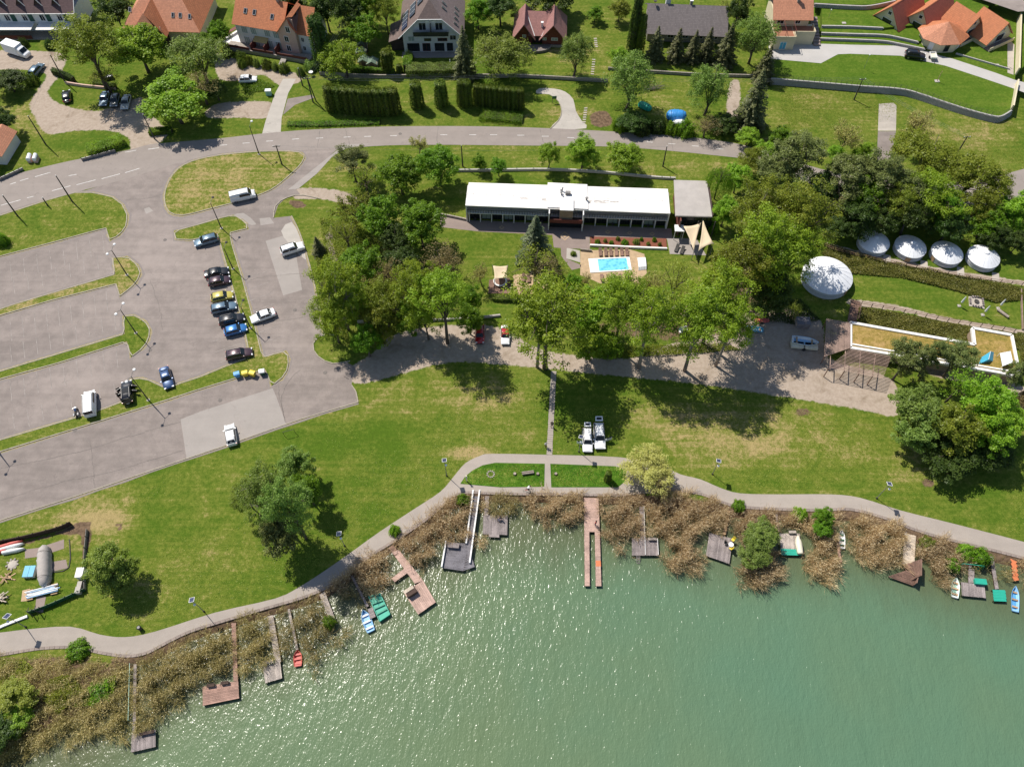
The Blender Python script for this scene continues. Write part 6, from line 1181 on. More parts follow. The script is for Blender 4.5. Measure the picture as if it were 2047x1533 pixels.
def weeper_proto(seed, H=8.0, R=3.4):
 r = np.random.RandomState(seed); C = []; T = []; b = MB(); b.tube([(0, 0, -.2), (.1, 0, H*.5), (0, .1, H*.85)], [.2, .14, .05], 7)
 for i in range(230):
  a = r.uniform(0, 2*math.pi); q = math.sqrt(r.uniform(.02, 1)); zt = H*(1-.28*q*q)*r.uniform(.9, 1.02); L = H*r.uniform(.2, .62); t = r.uniform(.1, .8)
  if i % 6 == 0: b.tube([(0, 0, H*.5), (math.cos(a)*R*q*.5, math.sin(a)*R*q*.5, zt*.98), (math.cos(a)*R*q, math.sin(a)*R*q, zt)], [.06, .04, .015], 4, False)
  m = int(L/.085)
  for j in range(m):
   f = j/m; C.append((math.cos(a)*R*(q+.12*f)+r.normal()*.09, math.sin(a)*R*(q+.12*f)+r.normal()*.09, zt-L*f)); T.append(t+r.uniform(-.15, .25))
 C = np.array(C); n = len(C)
 return b.mesh('trunk', True), leafmesh('crown', C, r.normal(size=(n, 3))+np.array([0, 0, .5]), .24*r.uniform(.7, 1.3, n), np.array(T), .45, seed=seed+1)
PROTO = {
'full': [tree_proto(s, 10, 4.0, .2, 120, 105, .31, .82, 7, flat=.75, up=.8) for s in (1, 2, 3)],
'airy': [tree_proto(s, 12, 4.4, .24, 115, 85, .27, .90, 7, flat=.6, open_=.25, up=.6, limbs=11) for s in (4, 5, 6)],
'tall': [tree_proto(s, 20, 4.8, .34, 150, 92, .27, .95, 8, flat=.6, open_=.4, up=.6, limbs=13, trunk=.26) for s in (31, 32, 33)],
'birch': [tree_proto(s, 12, 3.4, .14, 115, 100, .22, .75, 6, droop=1.3, flat=.9, up=.45) for s in (7, 8)],
'pine': [tree_proto(s, 11, 3.9, .22, 100, 120, .24, .75, 7, flat=.55, up=.9) for s in (9, 10)],
'thin': [tree_proto(s, 9, 3.4, .3, 46, 42, .22, .9, 5, flat=.8, open_=.4, limbs=10, up=.3) for s in (11, 12)],
'bare': [bare_proto(s) for s in (13, 14)],
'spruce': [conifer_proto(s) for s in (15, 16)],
'column': [column_proto(s) for s in (17, 18, 19)],
'bush': [bush_proto(s) for s in (20, 21, 22)],
'weeper': [weeper_proto(23)],
}
PSIZE = {'full': (10, 4.0), 'airy': (12, 4.4), 'tall': (20, 4.8), 'birch': (12, 3.4), 'pine': (11, 3.9), 'thin': (9, 3.5), 'bare': (9, 4.2), 'spruce': (12, 2.6), 'column': (6, 1.0), 'bush': (1.2, 1.2), 'weeper': (8, 3.6)}
PCAT = {'bush': ('shrub', 'shrub'), 'column': ('evergreen_column', 'evergreen'), 'spruce': ('spruce_tree', 'spruce'), 'pine': ('pine_tree', 'pine tree')}
_tn = [0]
def tree(kind, u, v, rpx, h, leaf, label, frac=0.6, group=None, name=None, bark='bark', cat=None):
 tall = kind == 'airy' and h >= 13 or (kind == 'airy' and leaf == 'willow')
 if tall: kind = 'tall'; h *= 1.42; frac = .64; bark = 'bark_pale' if _tn[0] % 2 else bark
 z = h*frac; p = P(u, v, z); R = rpx*mpp(u, v, z)*{'spruce': 1.12, 'column': 1.0, 'bush': 1.0, 'bare': 1.15, 'weeper': 1.05, 'tall': 1.12, 'airy': 1.14, 'full': 1.1, 'pine': 1.12}.get(kind, 1.12); H0, R0 = PSIZE[kind]; i = _tn[0]; _tn[0] += 1
 pr = PROTO[kind][i % len(PROTO[kind])]
 nm, ct = PCAT.get(kind, ('leafy_tree', 'tree')); nm = name or nm; ct = cat or ct
 o = empty(nm, (p.x, p.y, 0), RNG.uniform(0, 6.28), label, ct, group); k = R/R0; o.scale = (k, k, h/H0)
 link('trunk', pr[0], M[bark], o)
 c = link('crown', pr[1], M['leaf_'+leaf], o)
 return o
T = [
('airy', 168, 88, 62, 13, 'olive', 'tall yellow-green tree reaching over the white terraced house, left of the bright round one'),
('full', 272, 88, 58, 12, 'bright', 'big bright green tree in front of the broad orange hipped roof'),
('full', 345, 200, 62, 10, 'bright', 'big bright green tree standing at the road, right of the three cars parked in shade'),
('birch', 396, 112, 52, 12, 'willow', 'grey-green tree left of the gravel yard with the white car'),
('full', 436, 62, 24, 8, 'maple', 'dense dark green tree squeezed between the two orange roofs'), ('full', 420, 84, 24, 6, 'maple', 'green tree at the left end of the white and pink house'),
('thin', 400, 172, 36, 8, 'tan', 'brownish purple thin tree left of the gravel yard'), ('full', 430, 178, 22, 5, 'dark', 'dark low tree casting shade on the gravel yard'),
('full', 228, 18, 34, 9, 'dark', 'dark evergreen tree between the plum roof and the orange hipped roof'), ('thin', 205, 150, 30, 8, 'olive', 'thin leaning tree behind the three parked cars'),
('full', 15, 160, 34, 5, 'dark', 'dark dense bush mass at the left edge of the gravel lane'), ('full', 6, 240, 24, 6, 'dark', 'dark tree beside the salmon roof at the left edge'),
('bush', 60, 157, 14, 2.2, 'thuja', 'clipped round bush next to the steel blue car'), ('bush', 97, 88, 10, 1.8, 'dark', 'round bush on the lawn right of the white van'), ('bush', 45, 84, 9, 1.8, 'dark', 'round bush behind the white van'),
('column', 636, 76, 20, 13, 'dark', 'tall dark column-shaped evergreen at the right end of the white and pink house'), ('birch', 684, 108, 42, 10, 'poplar', 'yellow-green birch left of the small green-roofed sheds'),
('full', 728, 62, 32, 9, 'maple', 'leafy green tree behind the green-roofed sheds'), ('full', 570, 2, 40, 11, 'dark', 'dark tree behind the white and pink house, above its chimney'), ('full', 648, 8, 36, 12, 'dark', 'dark tree behind the gable of the pink house'),
('full', 697, 18, 36, 12, 'dark', 'dark tree at the top between the pink house and the brown-roofed house'), ('airy', 770, 22, 26, 10, 'olive', 'olive tree touching the left side of the brown-roofed house'), ('full', 520, -8, 34, 9, 'maple', 'green tree behind the middle of the orange long roof'), ('full', 732, 0, 34, 12, 'maple', 'green tree at the top edge left of the brown-roofed house'),
('column', 772, 120, 13, 5.5, 'thuja', 'single column evergreen right of the green-roofed sheds'), ('column', 798, 136, 7, 2.2, 'thuja', 'small clipped evergreen beside the garden path'), ('bush', 817, 110, 9, 2.0, 'dark', 'round bush at the left corner of the brown-roofed house'),
('spruce', 926, 92, 27, 13, 'spruce', 'dark spruce at the right corner of the brown-roofed house'),
('birch', 1000, 96, 55, 12, 'birch', 'broad birch left of the red-walled cottage'), ('birch', 1150, 102, 34, 11, 'willow', 'slender grey-green birch right of the red-walled cottage'),
('full', 955, 22, 28, 8, 'maple', 'green tree at the top right of the brown-roofed house'), ('full', 1000, 10, 34, 9, 'dark', 'dark tree at the top behind the broad birch'), ('full', 1100, -14, 50, 9, 'dark', 'dark tree at the top edge behind the red-walled cottage'),
('full', 1190, 26, 16, 4, 'maple', 'small green tree in the terraced garden'), ('full', 1240, 16, 22, 6, 'olive', 'olive tree left of the two tall cypresses'), ('column', 1272, 40, 13, 14, 'dark', 'left tall dark cypress beside the grey roof'), ('column', 1283, 62, 11, 10, 'thuja', 'right, lower cypress beside the grey roof'),
('spruce', 1314, 78, 21, 8.5, 'spruce', 'first spruce from the left before the grey roof'), ('spruce', 1357, 82, 21, 8.5, 'spruce', 'second spruce from the left before the grey roof'), ('spruce', 1390, 84, 19, 8, 'spruce', 'third spruce from the left before the grey roof'), ('spruce', 1419, 80, 19, 8.5, 'spruce', 'fourth spruce from the left before the grey roof'), ('spruce', 1458, 80, 27, 10, 'spruce', 'largest spruce at the right end of the grey roof'),
('birch', 1262, 148, 46, 15, 'willow', 'tall drooping birch above the green covered boat'), ('full', 1238, 112, 22, 7, 'bright', 'bright green tree left behind the tall drooping birch'), ('birch', 1424, 165, 38, 14, 'willow', 'tall birch with pale limbs right of the blue tarpaulin'),
('birch', 1514, 66, 38, 13, 'willow', 'grey-green birch between the grey roof and the cream house'), ('spruce', 1514, 185, 38, 15, 'spruce', 'huge dark spruce at the left end of the block wall'), ('spruce', 1536, 118, 24, 9, 'spruce', 'dark spruce in front of the cream house'), ('full', 1478, 18, 26, 11, 'dark', 'dark tree behind the right end of the grey roof'), ('bare', 1452, 14, 26, 9, 'olive', 'half-bare tree above the grey roof'),
('full', 1262, 240, 30, 4, 'dark', 'dark hedge tree below the green covered boat'), ('bush', 1240, 246, 16, 2.6, 'maple', 'leafy shrub at the road below the birch'), ('bush', 1285, 252, 20, 2.6, 'dark', 'dark shrub at the road left of the blue tarpaulin'), ('bush', 1316, 250, 18, 2.4, 'dark', 'dark shrub below the blue tarpaulin'),
('bush', 1345, 254, 14, 2.4, 'maple', 'green shrub growing over the white covered trailer'), ('bush', 1372, 254, 20, 2.8, 'maple', 'leafy shrub right of the white covered trailer'), ('thin', 1412, 252, 28, 5, 'tan', 'brownish thin tree at the road below the pale-limbed birch'), ('full', 1450, 246, 26, 4, 'dark', 'dark low tree beside the strip of bare earth'),
('full', 1497, 270, 24, 4.5, 'bright', 'bright green shrubby tree at the road bend, under the huge spruce'), ('full', 1528, 300, 24, 5, 'bright', 'bright green tree covering the end of the visible road'), ('full', 1560, 272, 22, 5, 'maple', 'light green tree behind the grey pines at the road'), ('airy', 1506, 318, 26, 7, 'olive', 'olive tree above the road bend'),
('pine', 703, 322, 36, 9, 'pine', 'grey-olive pine by the little road junction'), ('bare', 836, 278, 24, 8, 'bud', 'bare sapling whose crown overlaps the road'),
('full', 798, 342, 47, 10, 'maple', 'left of the two round green maples south of the road'), ('full', 876, 326, 43, 10, 'maple', 'right of the two round green maples south of the road'),
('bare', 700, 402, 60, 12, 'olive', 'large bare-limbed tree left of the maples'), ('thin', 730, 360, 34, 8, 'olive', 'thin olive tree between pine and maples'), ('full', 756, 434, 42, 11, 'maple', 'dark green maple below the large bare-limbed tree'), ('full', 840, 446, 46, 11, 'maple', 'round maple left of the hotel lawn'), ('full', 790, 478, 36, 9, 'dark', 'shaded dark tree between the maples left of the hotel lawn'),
('full', 724, 524, 42, 11, 'maple', 'round vivid green tree in the middle of the grove'), ('thin', 690, 468, 36, 9, 'olive', 'thin tree above the sandy footpath'), ('spruce', 634, 487, 16, 5, 'spruce', 'small dark conifer beside the pale asphalt patch'),
('thin', 882, 524, 46, 9, 'tan', 'brown budding tree at the hotel lawn'), ('thin', 896, 536, 30, 7, 'tan', 'second brown budding tree behind the hot tub lawn'), ('thin', 776, 548, 36, 9, 'tan', 'tan leafless-looking tree in the middle of the grove'),
('airy', 672, 574, 50, 13, 'poplar', 'slender yellow-green tree leaning over the car park edge'), ('airy', 664, 640, 42, 11, 'poplar', 'airy green tree hanging over the parking bays'), ('thin', 640, 622, 30, 8, 'poplar', 'sparse tree whose twigs reach over the asphalt'),
('airy', 768, 608, 42, 12, 'olive', 'olive tree in the lower grove'), ('airy', 826, 574, 46, 13, 'poplar', 'yellow-green tree left of the slim bare one'), ('airy', 884, 596, 54, 14, 'poplar', 'broad yellow-green tree above the gravel lane'), ('airy', 850, 628, 40, 12, 'poplar', 'yellow-green tree leaning over the lane with forked trunk'),
('full', 818, 634, 32, 9, 'maple', 'dark round tree above the lane, left of the forked trunk'), ('full', 730, 676, 32, 9, 'maple', 'dark green tree at the corner where lane and car park meet'), ('full', 940, 594, 24, 8, 'maple', 'upper small maple left of the big poplar'), ('full', 938, 636, 27, 8, 'maple', 'small maple right above the red car'),
('bare', 962, 538, 26, 8, 'bud', 'pale budding tree left of the hot tub'), ('thin', 1072, 528, 54, 10, 'olive', 'broad olive tree in front of the blue spruce'), ('thin', 1098, 540, 34, 8, 'tan', 'tan tree beside the paved walk'), ('spruce', 1071, 466, 38, 12, 'blue', 'blue-grey spruce in front of the hotel'),
('airy', 1096, 634, 84, 16, 'poplar', 'broadest yellow-green poplar, at the top of the slab walk'), ('airy', 1078, 646, 50, 14, 'poplar', 'yellow-green poplar right of the red-topped car'), ('full', 1180, 616, 50, 13, 'bright', 'vivid green tree right of the broadest poplar'), ('full', 1184, 684, 40, 9, 'bright', 'vivid green bushy tree at the edge of the lane'), ('full', 1144, 572, 22, 8, 'maple', 'small maple below the pool'), ('full', 1218, 690, 32, 7, 'maple', 'green tree standing in the lane hedge'),
('airy', 1244, 604, 54, 14, 'poplar', 'poplar below the swimming pool'), ('airy', 1300, 640, 58, 15, 'poplar', 'poplar with a pale leaning trunk above the lane'), ('bare', 1308, 560, 44, 11, 'bud', 'budding tree at the lower right of the pool'), ('bare', 1174, 560, 26, 9, 'bud', 'budding tree at the lower left of the pool'), ('thin', 1352, 560, 42, 11, 'lime', 'lime-coloured airy tree right of the pool cover'),
('airy', 1400, 646, 60, 15, 'poplar', 'poplar left of the kayaks'), ('airy', 1438, 590, 62, 15, 'poplar', 'poplar below the shade sails'), ('airy', 1462, 650, 46, 13, 'poplar', 'poplar leaning over the kayaks'), ('airy', 1478, 540, 58, 15, 'olive', 'olive poplar right of the shade sails'), ('full', 1530, 570, 44, 14, 'dark', 'dark tree left of the big yurt'), ('thin', 1355, 610, 40, 10, 'olive', 'thin tree over the small paved terrace'),
('airy', 1530, 500, 66, 17, 'poplar', 'large poplar left above the big yurt'), ('airy', 1600, 440, 68, 17, 'olive', 'large olive-green poplar left above the small yurts'), ('airy', 1524, 420, 56, 15, 'olive', 'olive-green poplar right of the grey-roofed pavilion'), ('airy', 1580, 510, 50, 15, 'poplar', 'poplar just above the big yurt'),
('weeper', 1438, 362, 27, 8, 'maple', 'weeping willow at the back of the grey-roofed pavilion'), ('full', 1452, 418, 26, 8, 'bright', 'bright tree right beside the grey-roofed pavilion'), ('full', 1478, 350, 28, 8, 'bright', 'bright green tree right of the weeping willow'),
('pine', 1596, 318, 56, 14, 'pine', 'large grey-green pine left of the old lane'), ('pine', 1548, 345, 38, 11, 'pine', 'grey pine above the olive poplar'), ('bare', 1700, 262, 42, 12, 'bud', 'bare pale tree left of the old lane'), ('full', 1672, 306, 18, 5, 'bright', 'little bright tree below the bare pale tree'), ('full', 1726, 306, 22, 6, 'bright', 'small bright tree left of the dark asphalt strip'),
('pine', 1692, 356, 50, 14, 'pine', 'grey pine above the leftmost small yurt'), ('pine', 1758, 352, 48, 14, 'pine', 'grey pine above the second small yurt'), ('pine', 1806, 376, 38, 12, 'pine', 'grey pine between the two olive trees'), ('bare', 1838, 244, 54, 12, 'bud', 'spreading pale budding tree right of the old lane'),
('airy', 1852, 316, 62, 12, 'olive', 'large olive tree below the spreading pale tree'), ('airy', 1868, 396, 50, 12, 'poplar', 'green poplar above the third small yurt'), ('airy', 1944, 356, 62, 12, 'olive', 'olive tree with twin white trunks'), ('airy', 1992, 380, 34, 10, 'olive', 'olive tree at the road at right'),
('full', 2030, 418, 38, 9, 'bright', 'bright tree cut off by the right edge, level with the yurts'), ('full', 1976, 440, 34, 8, 'maple', 'green tree above the rightmost small yurt'), ('full', 1826, 424, 40, 10, 'dark', 'dark tree above the gap between the small yurts'), ('full', 1720, 430, 40, 9, 'dark', 'dark tree in shade above the leftmost small yurt'), ('full', 1770, 438, 34, 8, 'dark', 'dark tree in shade above the second small yurt'), ('full', 1900, 448, 36, 8, 'dark', 'dark tree in shade above the third small yurt'), ('full', 1992, 470, 30, 6, 'dark', 'dark low tree right of the rightmost small yurt'), ('full', 2040, 480, 24, 6, 'dark', 'dark low tree at the right edge beside the yurts'), ('full', 1680, 452, 26, 6, 'dark', 'dark low tree left of the leftmost small yurt'),
('bare', 1596, 612, 22, 4, 'olive', 'scrubby half-bare tree behind the boat trailers'), ('full', 1650, 372, 36, 10, 'dark', 'dark tree covering the road left of the grey pines'), ('full', 1735, 392, 38, 11, 'maple', 'green tree on the road line between the two grey pines'), ('full', 1885, 420, 36, 10, 'maple', 'green tree below the poplar, behind the third small yurt'), ('airy', 1960, 408, 36, 10, 'olive', 'olive tree over the road end at the right'), ('airy', 1792, 402, 34, 11, 'olive', 'olive tree between grey pine and the dark shaded trees'), ('full', 1548, 592, 30, 9, 'dark', 'dark tree lower left of the big yurt'),
('pine', 1816, 716, 42, 11, 'pine', 'dark green pine beside the pergola'), ('pine', 1866, 712, 24, 10, 'pine', 'middle pine overhanging the green roof'), ('pine', 1918, 714, 38, 10, 'pine', 'grey-green pine left of the blue tent'), ('pine', 2030, 752, 24, 9, 'pine', 'grey pine at the right edge below the white tent'),
('full', 1834, 812, 50, 10, 'willow', 'light green willow at the end of the gravel lane'), ('full', 1836, 860, 42, 8, 'willow', 'lower light green willow at the meadow corner'), ('full', 1912, 850, 52, 12, 'olive', 'olive-green tree in the middle of the corner thicket'), ('full', 1980, 806, 50, 13, 'bright', 'large vivid green tree in the corner thicket'), ('full', 1988, 858, 46, 11, 'bright', 'lower vivid green tree in the corner thicket'), ('thin', 1920, 770, 38, 9, 'bright', 'thin light green tree above the corner thicket'), ('full', 2036, 838, 24, 7, 'bright', 'lime green tree at the right edge, beside the thicket'), ('full', 1900, 905, 56, 6, 'dark', 'dark undergrowth below the olive-green tree'), ('full', 1984, 900, 46, 6, 'dark', 'dark undergrowth below the vivid trees'), ('full', 2044, 800, 20, 5, 'tan', 'reddish shrub at the right edge'),
('full', 586, 930, 36, 8, 'willow', 'top tree of the meadow clump'), ('full', 612, 976, 32, 10, 'maple', 'vivid green tree on the right of the meadow clump'), ('airy', 532, 986, 50, 13, 'willow', 'broad grey-green willow of the meadow clump'), ('airy', 572, 1008, 50, 14, 'willow', 'central tall willow of the meadow clump'), ('full', 560, 1062, 46, 11, 'pine', 'grey dark lower tree of the meadow clump'), ('airy', 488, 990, 28, 8, 'birch', 'low yellowish green left part of the meadow clump'),
('full', 218, 1132, 46, 9, 'birch', 'round tree alone beside the fenced plot'), ('full', 238, 1150, 34, 7, 'willow', 'darker lower tree leaning on the round one by the fenced plot'),
('birch', 1298, 938, 48, 5.5, 'bud', 'pale yellow-green tree at the fork of the footpath'), ('bare', 1318, 968, 42, 6, 'tan', 'bare tree below the pale yellow-green one'), ('full', 1524, 1070, 36, 5, 'willow', 'grey-green willow bush left of the green and white deck'), ('full', 1510, 1110, 30, 4, 'willow', 'lower part willow at the water left of the green deck'), ('full', 1646, 1032, 20, 4.5, 'maple', 'upper vivid bush on the bank right of the green deck'), ('full', 1646, 1055, 20, 3.6, 'maple', 'lower vivid bush on the bank right of the green deck'), ('bush', 1602, 1026, 16, 1.4, 'bright', 'bright low bush below the footpath edge'),
('full', 25, 1395, 40, 4, 'lime', 'lime green willow in the lower left corner'), ('full', 28, 1432, 34, 3, 'bright', 'bright green shrub in the lower left corner'), ('bush', 155, 1300, 24, 1.2, 'maple', 'green scrub under the path curve'), ('bush', 200, 1380, 26, 1.2, 'maple', 'green scrub in the lower left reeds'), ('full', -10, 1470, 40, 4, 'dark', 'dark willow at the lower left edge'),
('bush', 1932, 1100, 18, 1.6, 'bright', 'bright bush left of the blue rowing boat'), ('bush', 1965, 1112, 20, 1.8, 'maple', 'green bush above the green float'), ('bush', 1905, 1128, 16, 1.3, 'maple', 'green scrub beside the green swing frame'), ('bush', 1858, 1085, 16, 1.2, 'birch', 'scrub right of the boathouse gangway'), ('bush', 788, 1058, 12, 1.5, 'bright', 'grassy bush at the top of the pink jetty'), ('bush', 925, 998, 14, 1.3, 'maple', 'green scrub left of the white-edged ramp'), ('bush', 656, 1243, 14, 1.2, 'maple', 'green scrub left of the long plank jetty end'), ('bush', 1478, 1010, 14, 1.0, 'maple', 'green scrub below the path at the middle'),
('column', 1216, 950, 8, 2.8, 'thuja', 'small dark conifer on the strip between the two paths'), ('bush', 2, 478, 14, 2.2, 'maple', 'bush cut by the left edge on the top parking island'),
('full', 958, 322, 14, 4.5, 'maple', 'first small sapling behind the hotel'), ('full', 997, 330, 18, 5, 'maple', 'second small sapling behind the hotel'), ('full', 1098, 306, 23, 7, 'bright', 'first of three street trees behind the hotel'), ('full', 1166, 298, 32, 9, 'bright', 'tallest of three street trees behind the hotel'), ('full', 1250, 310, 38, 8, 'bright', 'broadest of three street trees behind the hotel'), ('bush', 1428, 452, 12, 2, 'maple', 'small shrub at the pavilion corner'),
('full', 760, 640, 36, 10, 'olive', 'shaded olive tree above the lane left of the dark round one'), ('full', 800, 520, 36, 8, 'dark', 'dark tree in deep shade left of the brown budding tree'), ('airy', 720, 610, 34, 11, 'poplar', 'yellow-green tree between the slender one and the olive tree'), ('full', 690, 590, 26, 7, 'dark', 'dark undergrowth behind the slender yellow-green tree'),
]
for a in T: tree(*a)
hg = 'clipped evergreens in the roadside rows'
rows = [(652, 752, 7), (768, 800, 3)]
spots = [(660, 196), (676, 197), (692, 199), (708, 200), (724, 201), (740, 202), (756, 203), (772, 203), (787, 202)]
desc = 'clipped evergreen, number %s from the left in the long left hedge row'
ords = ['first', 'second', 'third', 'fourth', 'fifth', 'sixth', 'seventh', 'eighth', 'ninth']
for i, (u, v) in enumerate(spots): tree('column', u, v, 14, 6.3, 'thuja', '%s clipped evergreen from the left in the long hedge row by the road' % ords[i], .5, hg)
for (u, v), l in zip([(832, 190), (881, 187)], ['left of the two clipped evergreen blocks that stand apart', 'right of the two clipped evergreen blocks that stand apart']): tree('column', u, v, 15, 6.2, 'thuja', l, .5, hg)
spots = [(922, 186), (934, 187), (954, 189), (966, 191), (978, 192), (990, 193), (1004, 195), (1016, 196), (1028, 197), (1040, 198)]
for i, (u, v) in enumerate(spots): tree('column', u, v, 10 if i > 1 else 11, 5.2 if i > 1 else 6.4, 'thuja', '%s clipped evergreen from the left in the right hedge row by the curved drive' % (ords+['tenth'])[i], .5, hg)
for i, (u, v, r_, l) in enumerate([(454, 105, 11, 'topiary ball left of the garden steps'), (481, 113, 11, 'upper topiary ball above the white car'), (483, 126, 10, 'lower topiary ball above the white car'), (499, 121, 8, 'small topiary ball above the white car'), (532, 128, 11, 'topiary ball in the middle of the flower bed'), (567, 136, 12, 'topiary ball left of the front steps'), (512, 126, 7, 'loose shrub between the topiary balls'), (550, 133, 7, 'loose shrub left of the last topiary ball'), (600, 142, 9, 'low grey shrub right of the front steps'), (620, 132, 14, 'silvery shrub at the end of the pink house')]):
 tree('bush', u, v, r_, 1.9, 'thuja' if i < 6 else 'willow', l, .5, 'clipped bushes before the white and pink house')
for i, (u, v, l) in enumerate([(1195, 484, 'first'), (1210, 482, 'second'), (1222, 486, 'third'), (1235, 478, 'fourth'), (1249, 485, 'fifth'), (1272, 484, 'sixth'), (1282, 479, 'seventh'), (1296, 488, 'eighth'), (1308, 480, 'ninth'), (1319, 489, 'tenth')]): tree('bush', u, v, [6, 4, 5, 5, 8, 8, 4, 4, 5, 4][i], .9, 'birch' if i % 2 else 'maple', '%s shrub from the left in the long mulched bed' % l, .4, 'shrubs in the mulched bed')
tree('bush', 1146, 507, 6, .8, 'birch', 'shrub in the middle of the white stone slab', .4)
def hedge(px, w, h, leaf, label, n=7000, name='hedge', cat='hedge', lf=0.2, kind=None, z0=0.0, spread=0.06):
 pts = PL(smooth(px, 3)); seg = [(b-a).length for a, b in zip(pts[:-1], pts[1:])]; cum = np.cumsum([0]+seg); L = cum[-1]
 r = np.random.RandomState(len(px)*7+int(w*10)); t = r.uniform(0, L, n); j = np.clip(np.searchsorted(cum, t)-1, 0, len(seg)-1)
 A = np.array([(p.x, p.y) for p in pts]); d = (A[1:]-A[:-1])/np.array(seg)[:, None]; f = (t-cum[j])[:, None]
 C2 = A[j]+d[j]*f; nrm = np.stack([-d[j][:, 1], d[j][:, 0]], 1)
 side = r.randint(0, 5, n); q = np.where(side < 3, r.uniform(-1, 1, n), np.where(side == 3, -1, 1)); zz = np.where(side < 3, h, r.uniform(0.05, h, n)); wob = 1+.08*np.sin(t*1.7)+r.uniform(-spread, spread, n)
 C = np.concatenate([C2+nrm*(q*w/2*wob)[:, None], (z0+zz*(1+.05*np.sin(t*2.3+q*3))+r.uniform(-.06, .06, n))[:, None]], 1)
 Nn = np.concatenate([nrm*np.where(side < 3, 0, q)[:, None], np.where(side < 3, 1., .3)[:, None]], 1)+r.normal(size=(n, 3))*.45
 c = Vector((float(A[:, 0].mean()), float(A[:, 1].mean()), z0)); C -= np.array([c.x, c.y, z0])
 o = empty(name, c, 0, label, cat)
 m = MB()
 for a, b in zip(pts[:-1], pts[1:]): m.bar((a.x, a.y, z0+h*.42), (b.x, b.y, z0+h*.42), w*.8, h*.84)
 m.build('stems', M['ivy_base'], o, world=True)
 cr = link('foliage', leafmesh('foliage', C, Nn, lf*r.uniform(.6, 1.3, n), .35+.25*np.sin(t*1.3)+r.uniform(-.25, .35, n)), M['leaf_'+leaf], o)
 return o
hedge([(813, 148), (850, 148), (900, 147), (938, 146)], 3.0, 1.9, 'willow', 'long clipped hedge below the lawn of the brown-roofed house', 9000)
hedge([(817, 125), (815, 145)], 2.0, 1.9, 'maple', 'short clipped hedge beside the garden path', 2500)
hedge([(178, 306), (215, 298), (250, 284)], 2.6, 1.5, 'bright', 'long grass-green hedge above the main road at left', 5000, spread=.3)
hedge([(300, 268), (345, 264)], 1.6, 1.0, 'maple', 'short hedge at the gravel entrance', 2500)
hedge([(960, 232), (1000, 236), (1045, 240)], 3.0, .7, 'maple', 'low wild hedge below the right evergreen row', 5000, spread=.4)
hedge([(575, 250), (640, 250), (700, 248), (760, 246)], 1.6, .5, 'maple', 'low green verge growth below the left evergreen row', 4000, spread=.5)
hedge([(108, 148), (130, 155), (150, 165)], 1.0, 1.4, 'dark', 'short dark fence hedge beside the gravel lane', 1600)
hedge([(190, 168), (232, 178)], 1.2, .9, 'thuja', 'low spiky planting above the three parked cars', 1500)
hedge([(985, 597), (1020, 600), (1110, 602)], 1.2, .8, 'thuja', 'dark clipped hedge under the sand terrace', 3000)
hedge([(700, 142), (790, 150)], 1.0, 1.2, 'maple', 'hedge below the green-roofed sheds', 3000)
def cover(px, n, h, leaf, name='ground_cover', lf=.25, z=(0.0, 0.0)):
 w = [(p.x, p.y) for p in PL(px)]; xs = [a for a, b in w]; ys = [b for a, b in w]; r = np.random.RandomState(n)
 X_ = r.uniform(min(xs), max(xs), n*4); Y_ = r.uniform(min(ys), max(ys), n*4); k = np.where(inside(X_, Y_, w))[0][:n]
 X_, Y_ = X_[k], Y_[k]; m = len(k); c = (sum(xs)/len(xs), sum(ys)/len(ys))
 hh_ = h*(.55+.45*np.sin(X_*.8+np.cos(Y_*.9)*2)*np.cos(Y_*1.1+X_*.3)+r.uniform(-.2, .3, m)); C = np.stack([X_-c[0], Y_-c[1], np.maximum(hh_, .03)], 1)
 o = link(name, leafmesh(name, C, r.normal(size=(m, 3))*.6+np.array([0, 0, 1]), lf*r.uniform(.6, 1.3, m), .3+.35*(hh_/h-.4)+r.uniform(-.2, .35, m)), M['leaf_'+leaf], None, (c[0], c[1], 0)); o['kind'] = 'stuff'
 return o
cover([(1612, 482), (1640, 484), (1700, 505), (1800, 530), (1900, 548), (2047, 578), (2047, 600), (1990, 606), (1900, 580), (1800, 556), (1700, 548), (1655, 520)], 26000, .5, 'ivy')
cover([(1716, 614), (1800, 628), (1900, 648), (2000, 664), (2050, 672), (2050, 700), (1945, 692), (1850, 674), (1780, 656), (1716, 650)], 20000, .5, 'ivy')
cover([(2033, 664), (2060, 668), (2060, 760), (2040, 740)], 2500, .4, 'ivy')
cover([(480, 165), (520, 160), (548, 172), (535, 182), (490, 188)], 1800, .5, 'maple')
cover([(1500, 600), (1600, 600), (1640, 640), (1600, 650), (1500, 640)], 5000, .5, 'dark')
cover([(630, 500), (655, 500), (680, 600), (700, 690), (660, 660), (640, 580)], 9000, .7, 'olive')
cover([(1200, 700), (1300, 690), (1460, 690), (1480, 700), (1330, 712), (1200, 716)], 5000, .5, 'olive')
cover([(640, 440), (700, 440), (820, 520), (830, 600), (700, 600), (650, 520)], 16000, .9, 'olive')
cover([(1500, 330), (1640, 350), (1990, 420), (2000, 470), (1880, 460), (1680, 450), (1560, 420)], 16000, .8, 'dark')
cover([(-20, 1318), (50, 1318), (70, 1335), (50, 1370), (0, 1390), (-20, 1380)], 3500, .6, 'lime'); cover([(10, 1420), (60, 1400), (75, 1440), (40, 1480), (0, 1480)], 3500, .7, 'bright'); cover([(150, 1390), (200, 1360), (235, 1350), (230, 1385), (190, 1410), (150, 1412)], 3500, .6, 'bright'); cover([(100, 1360), (150, 1350), (170, 1385), (120, 1430), (90, 1400)], 3000, 1.1, 'olive')
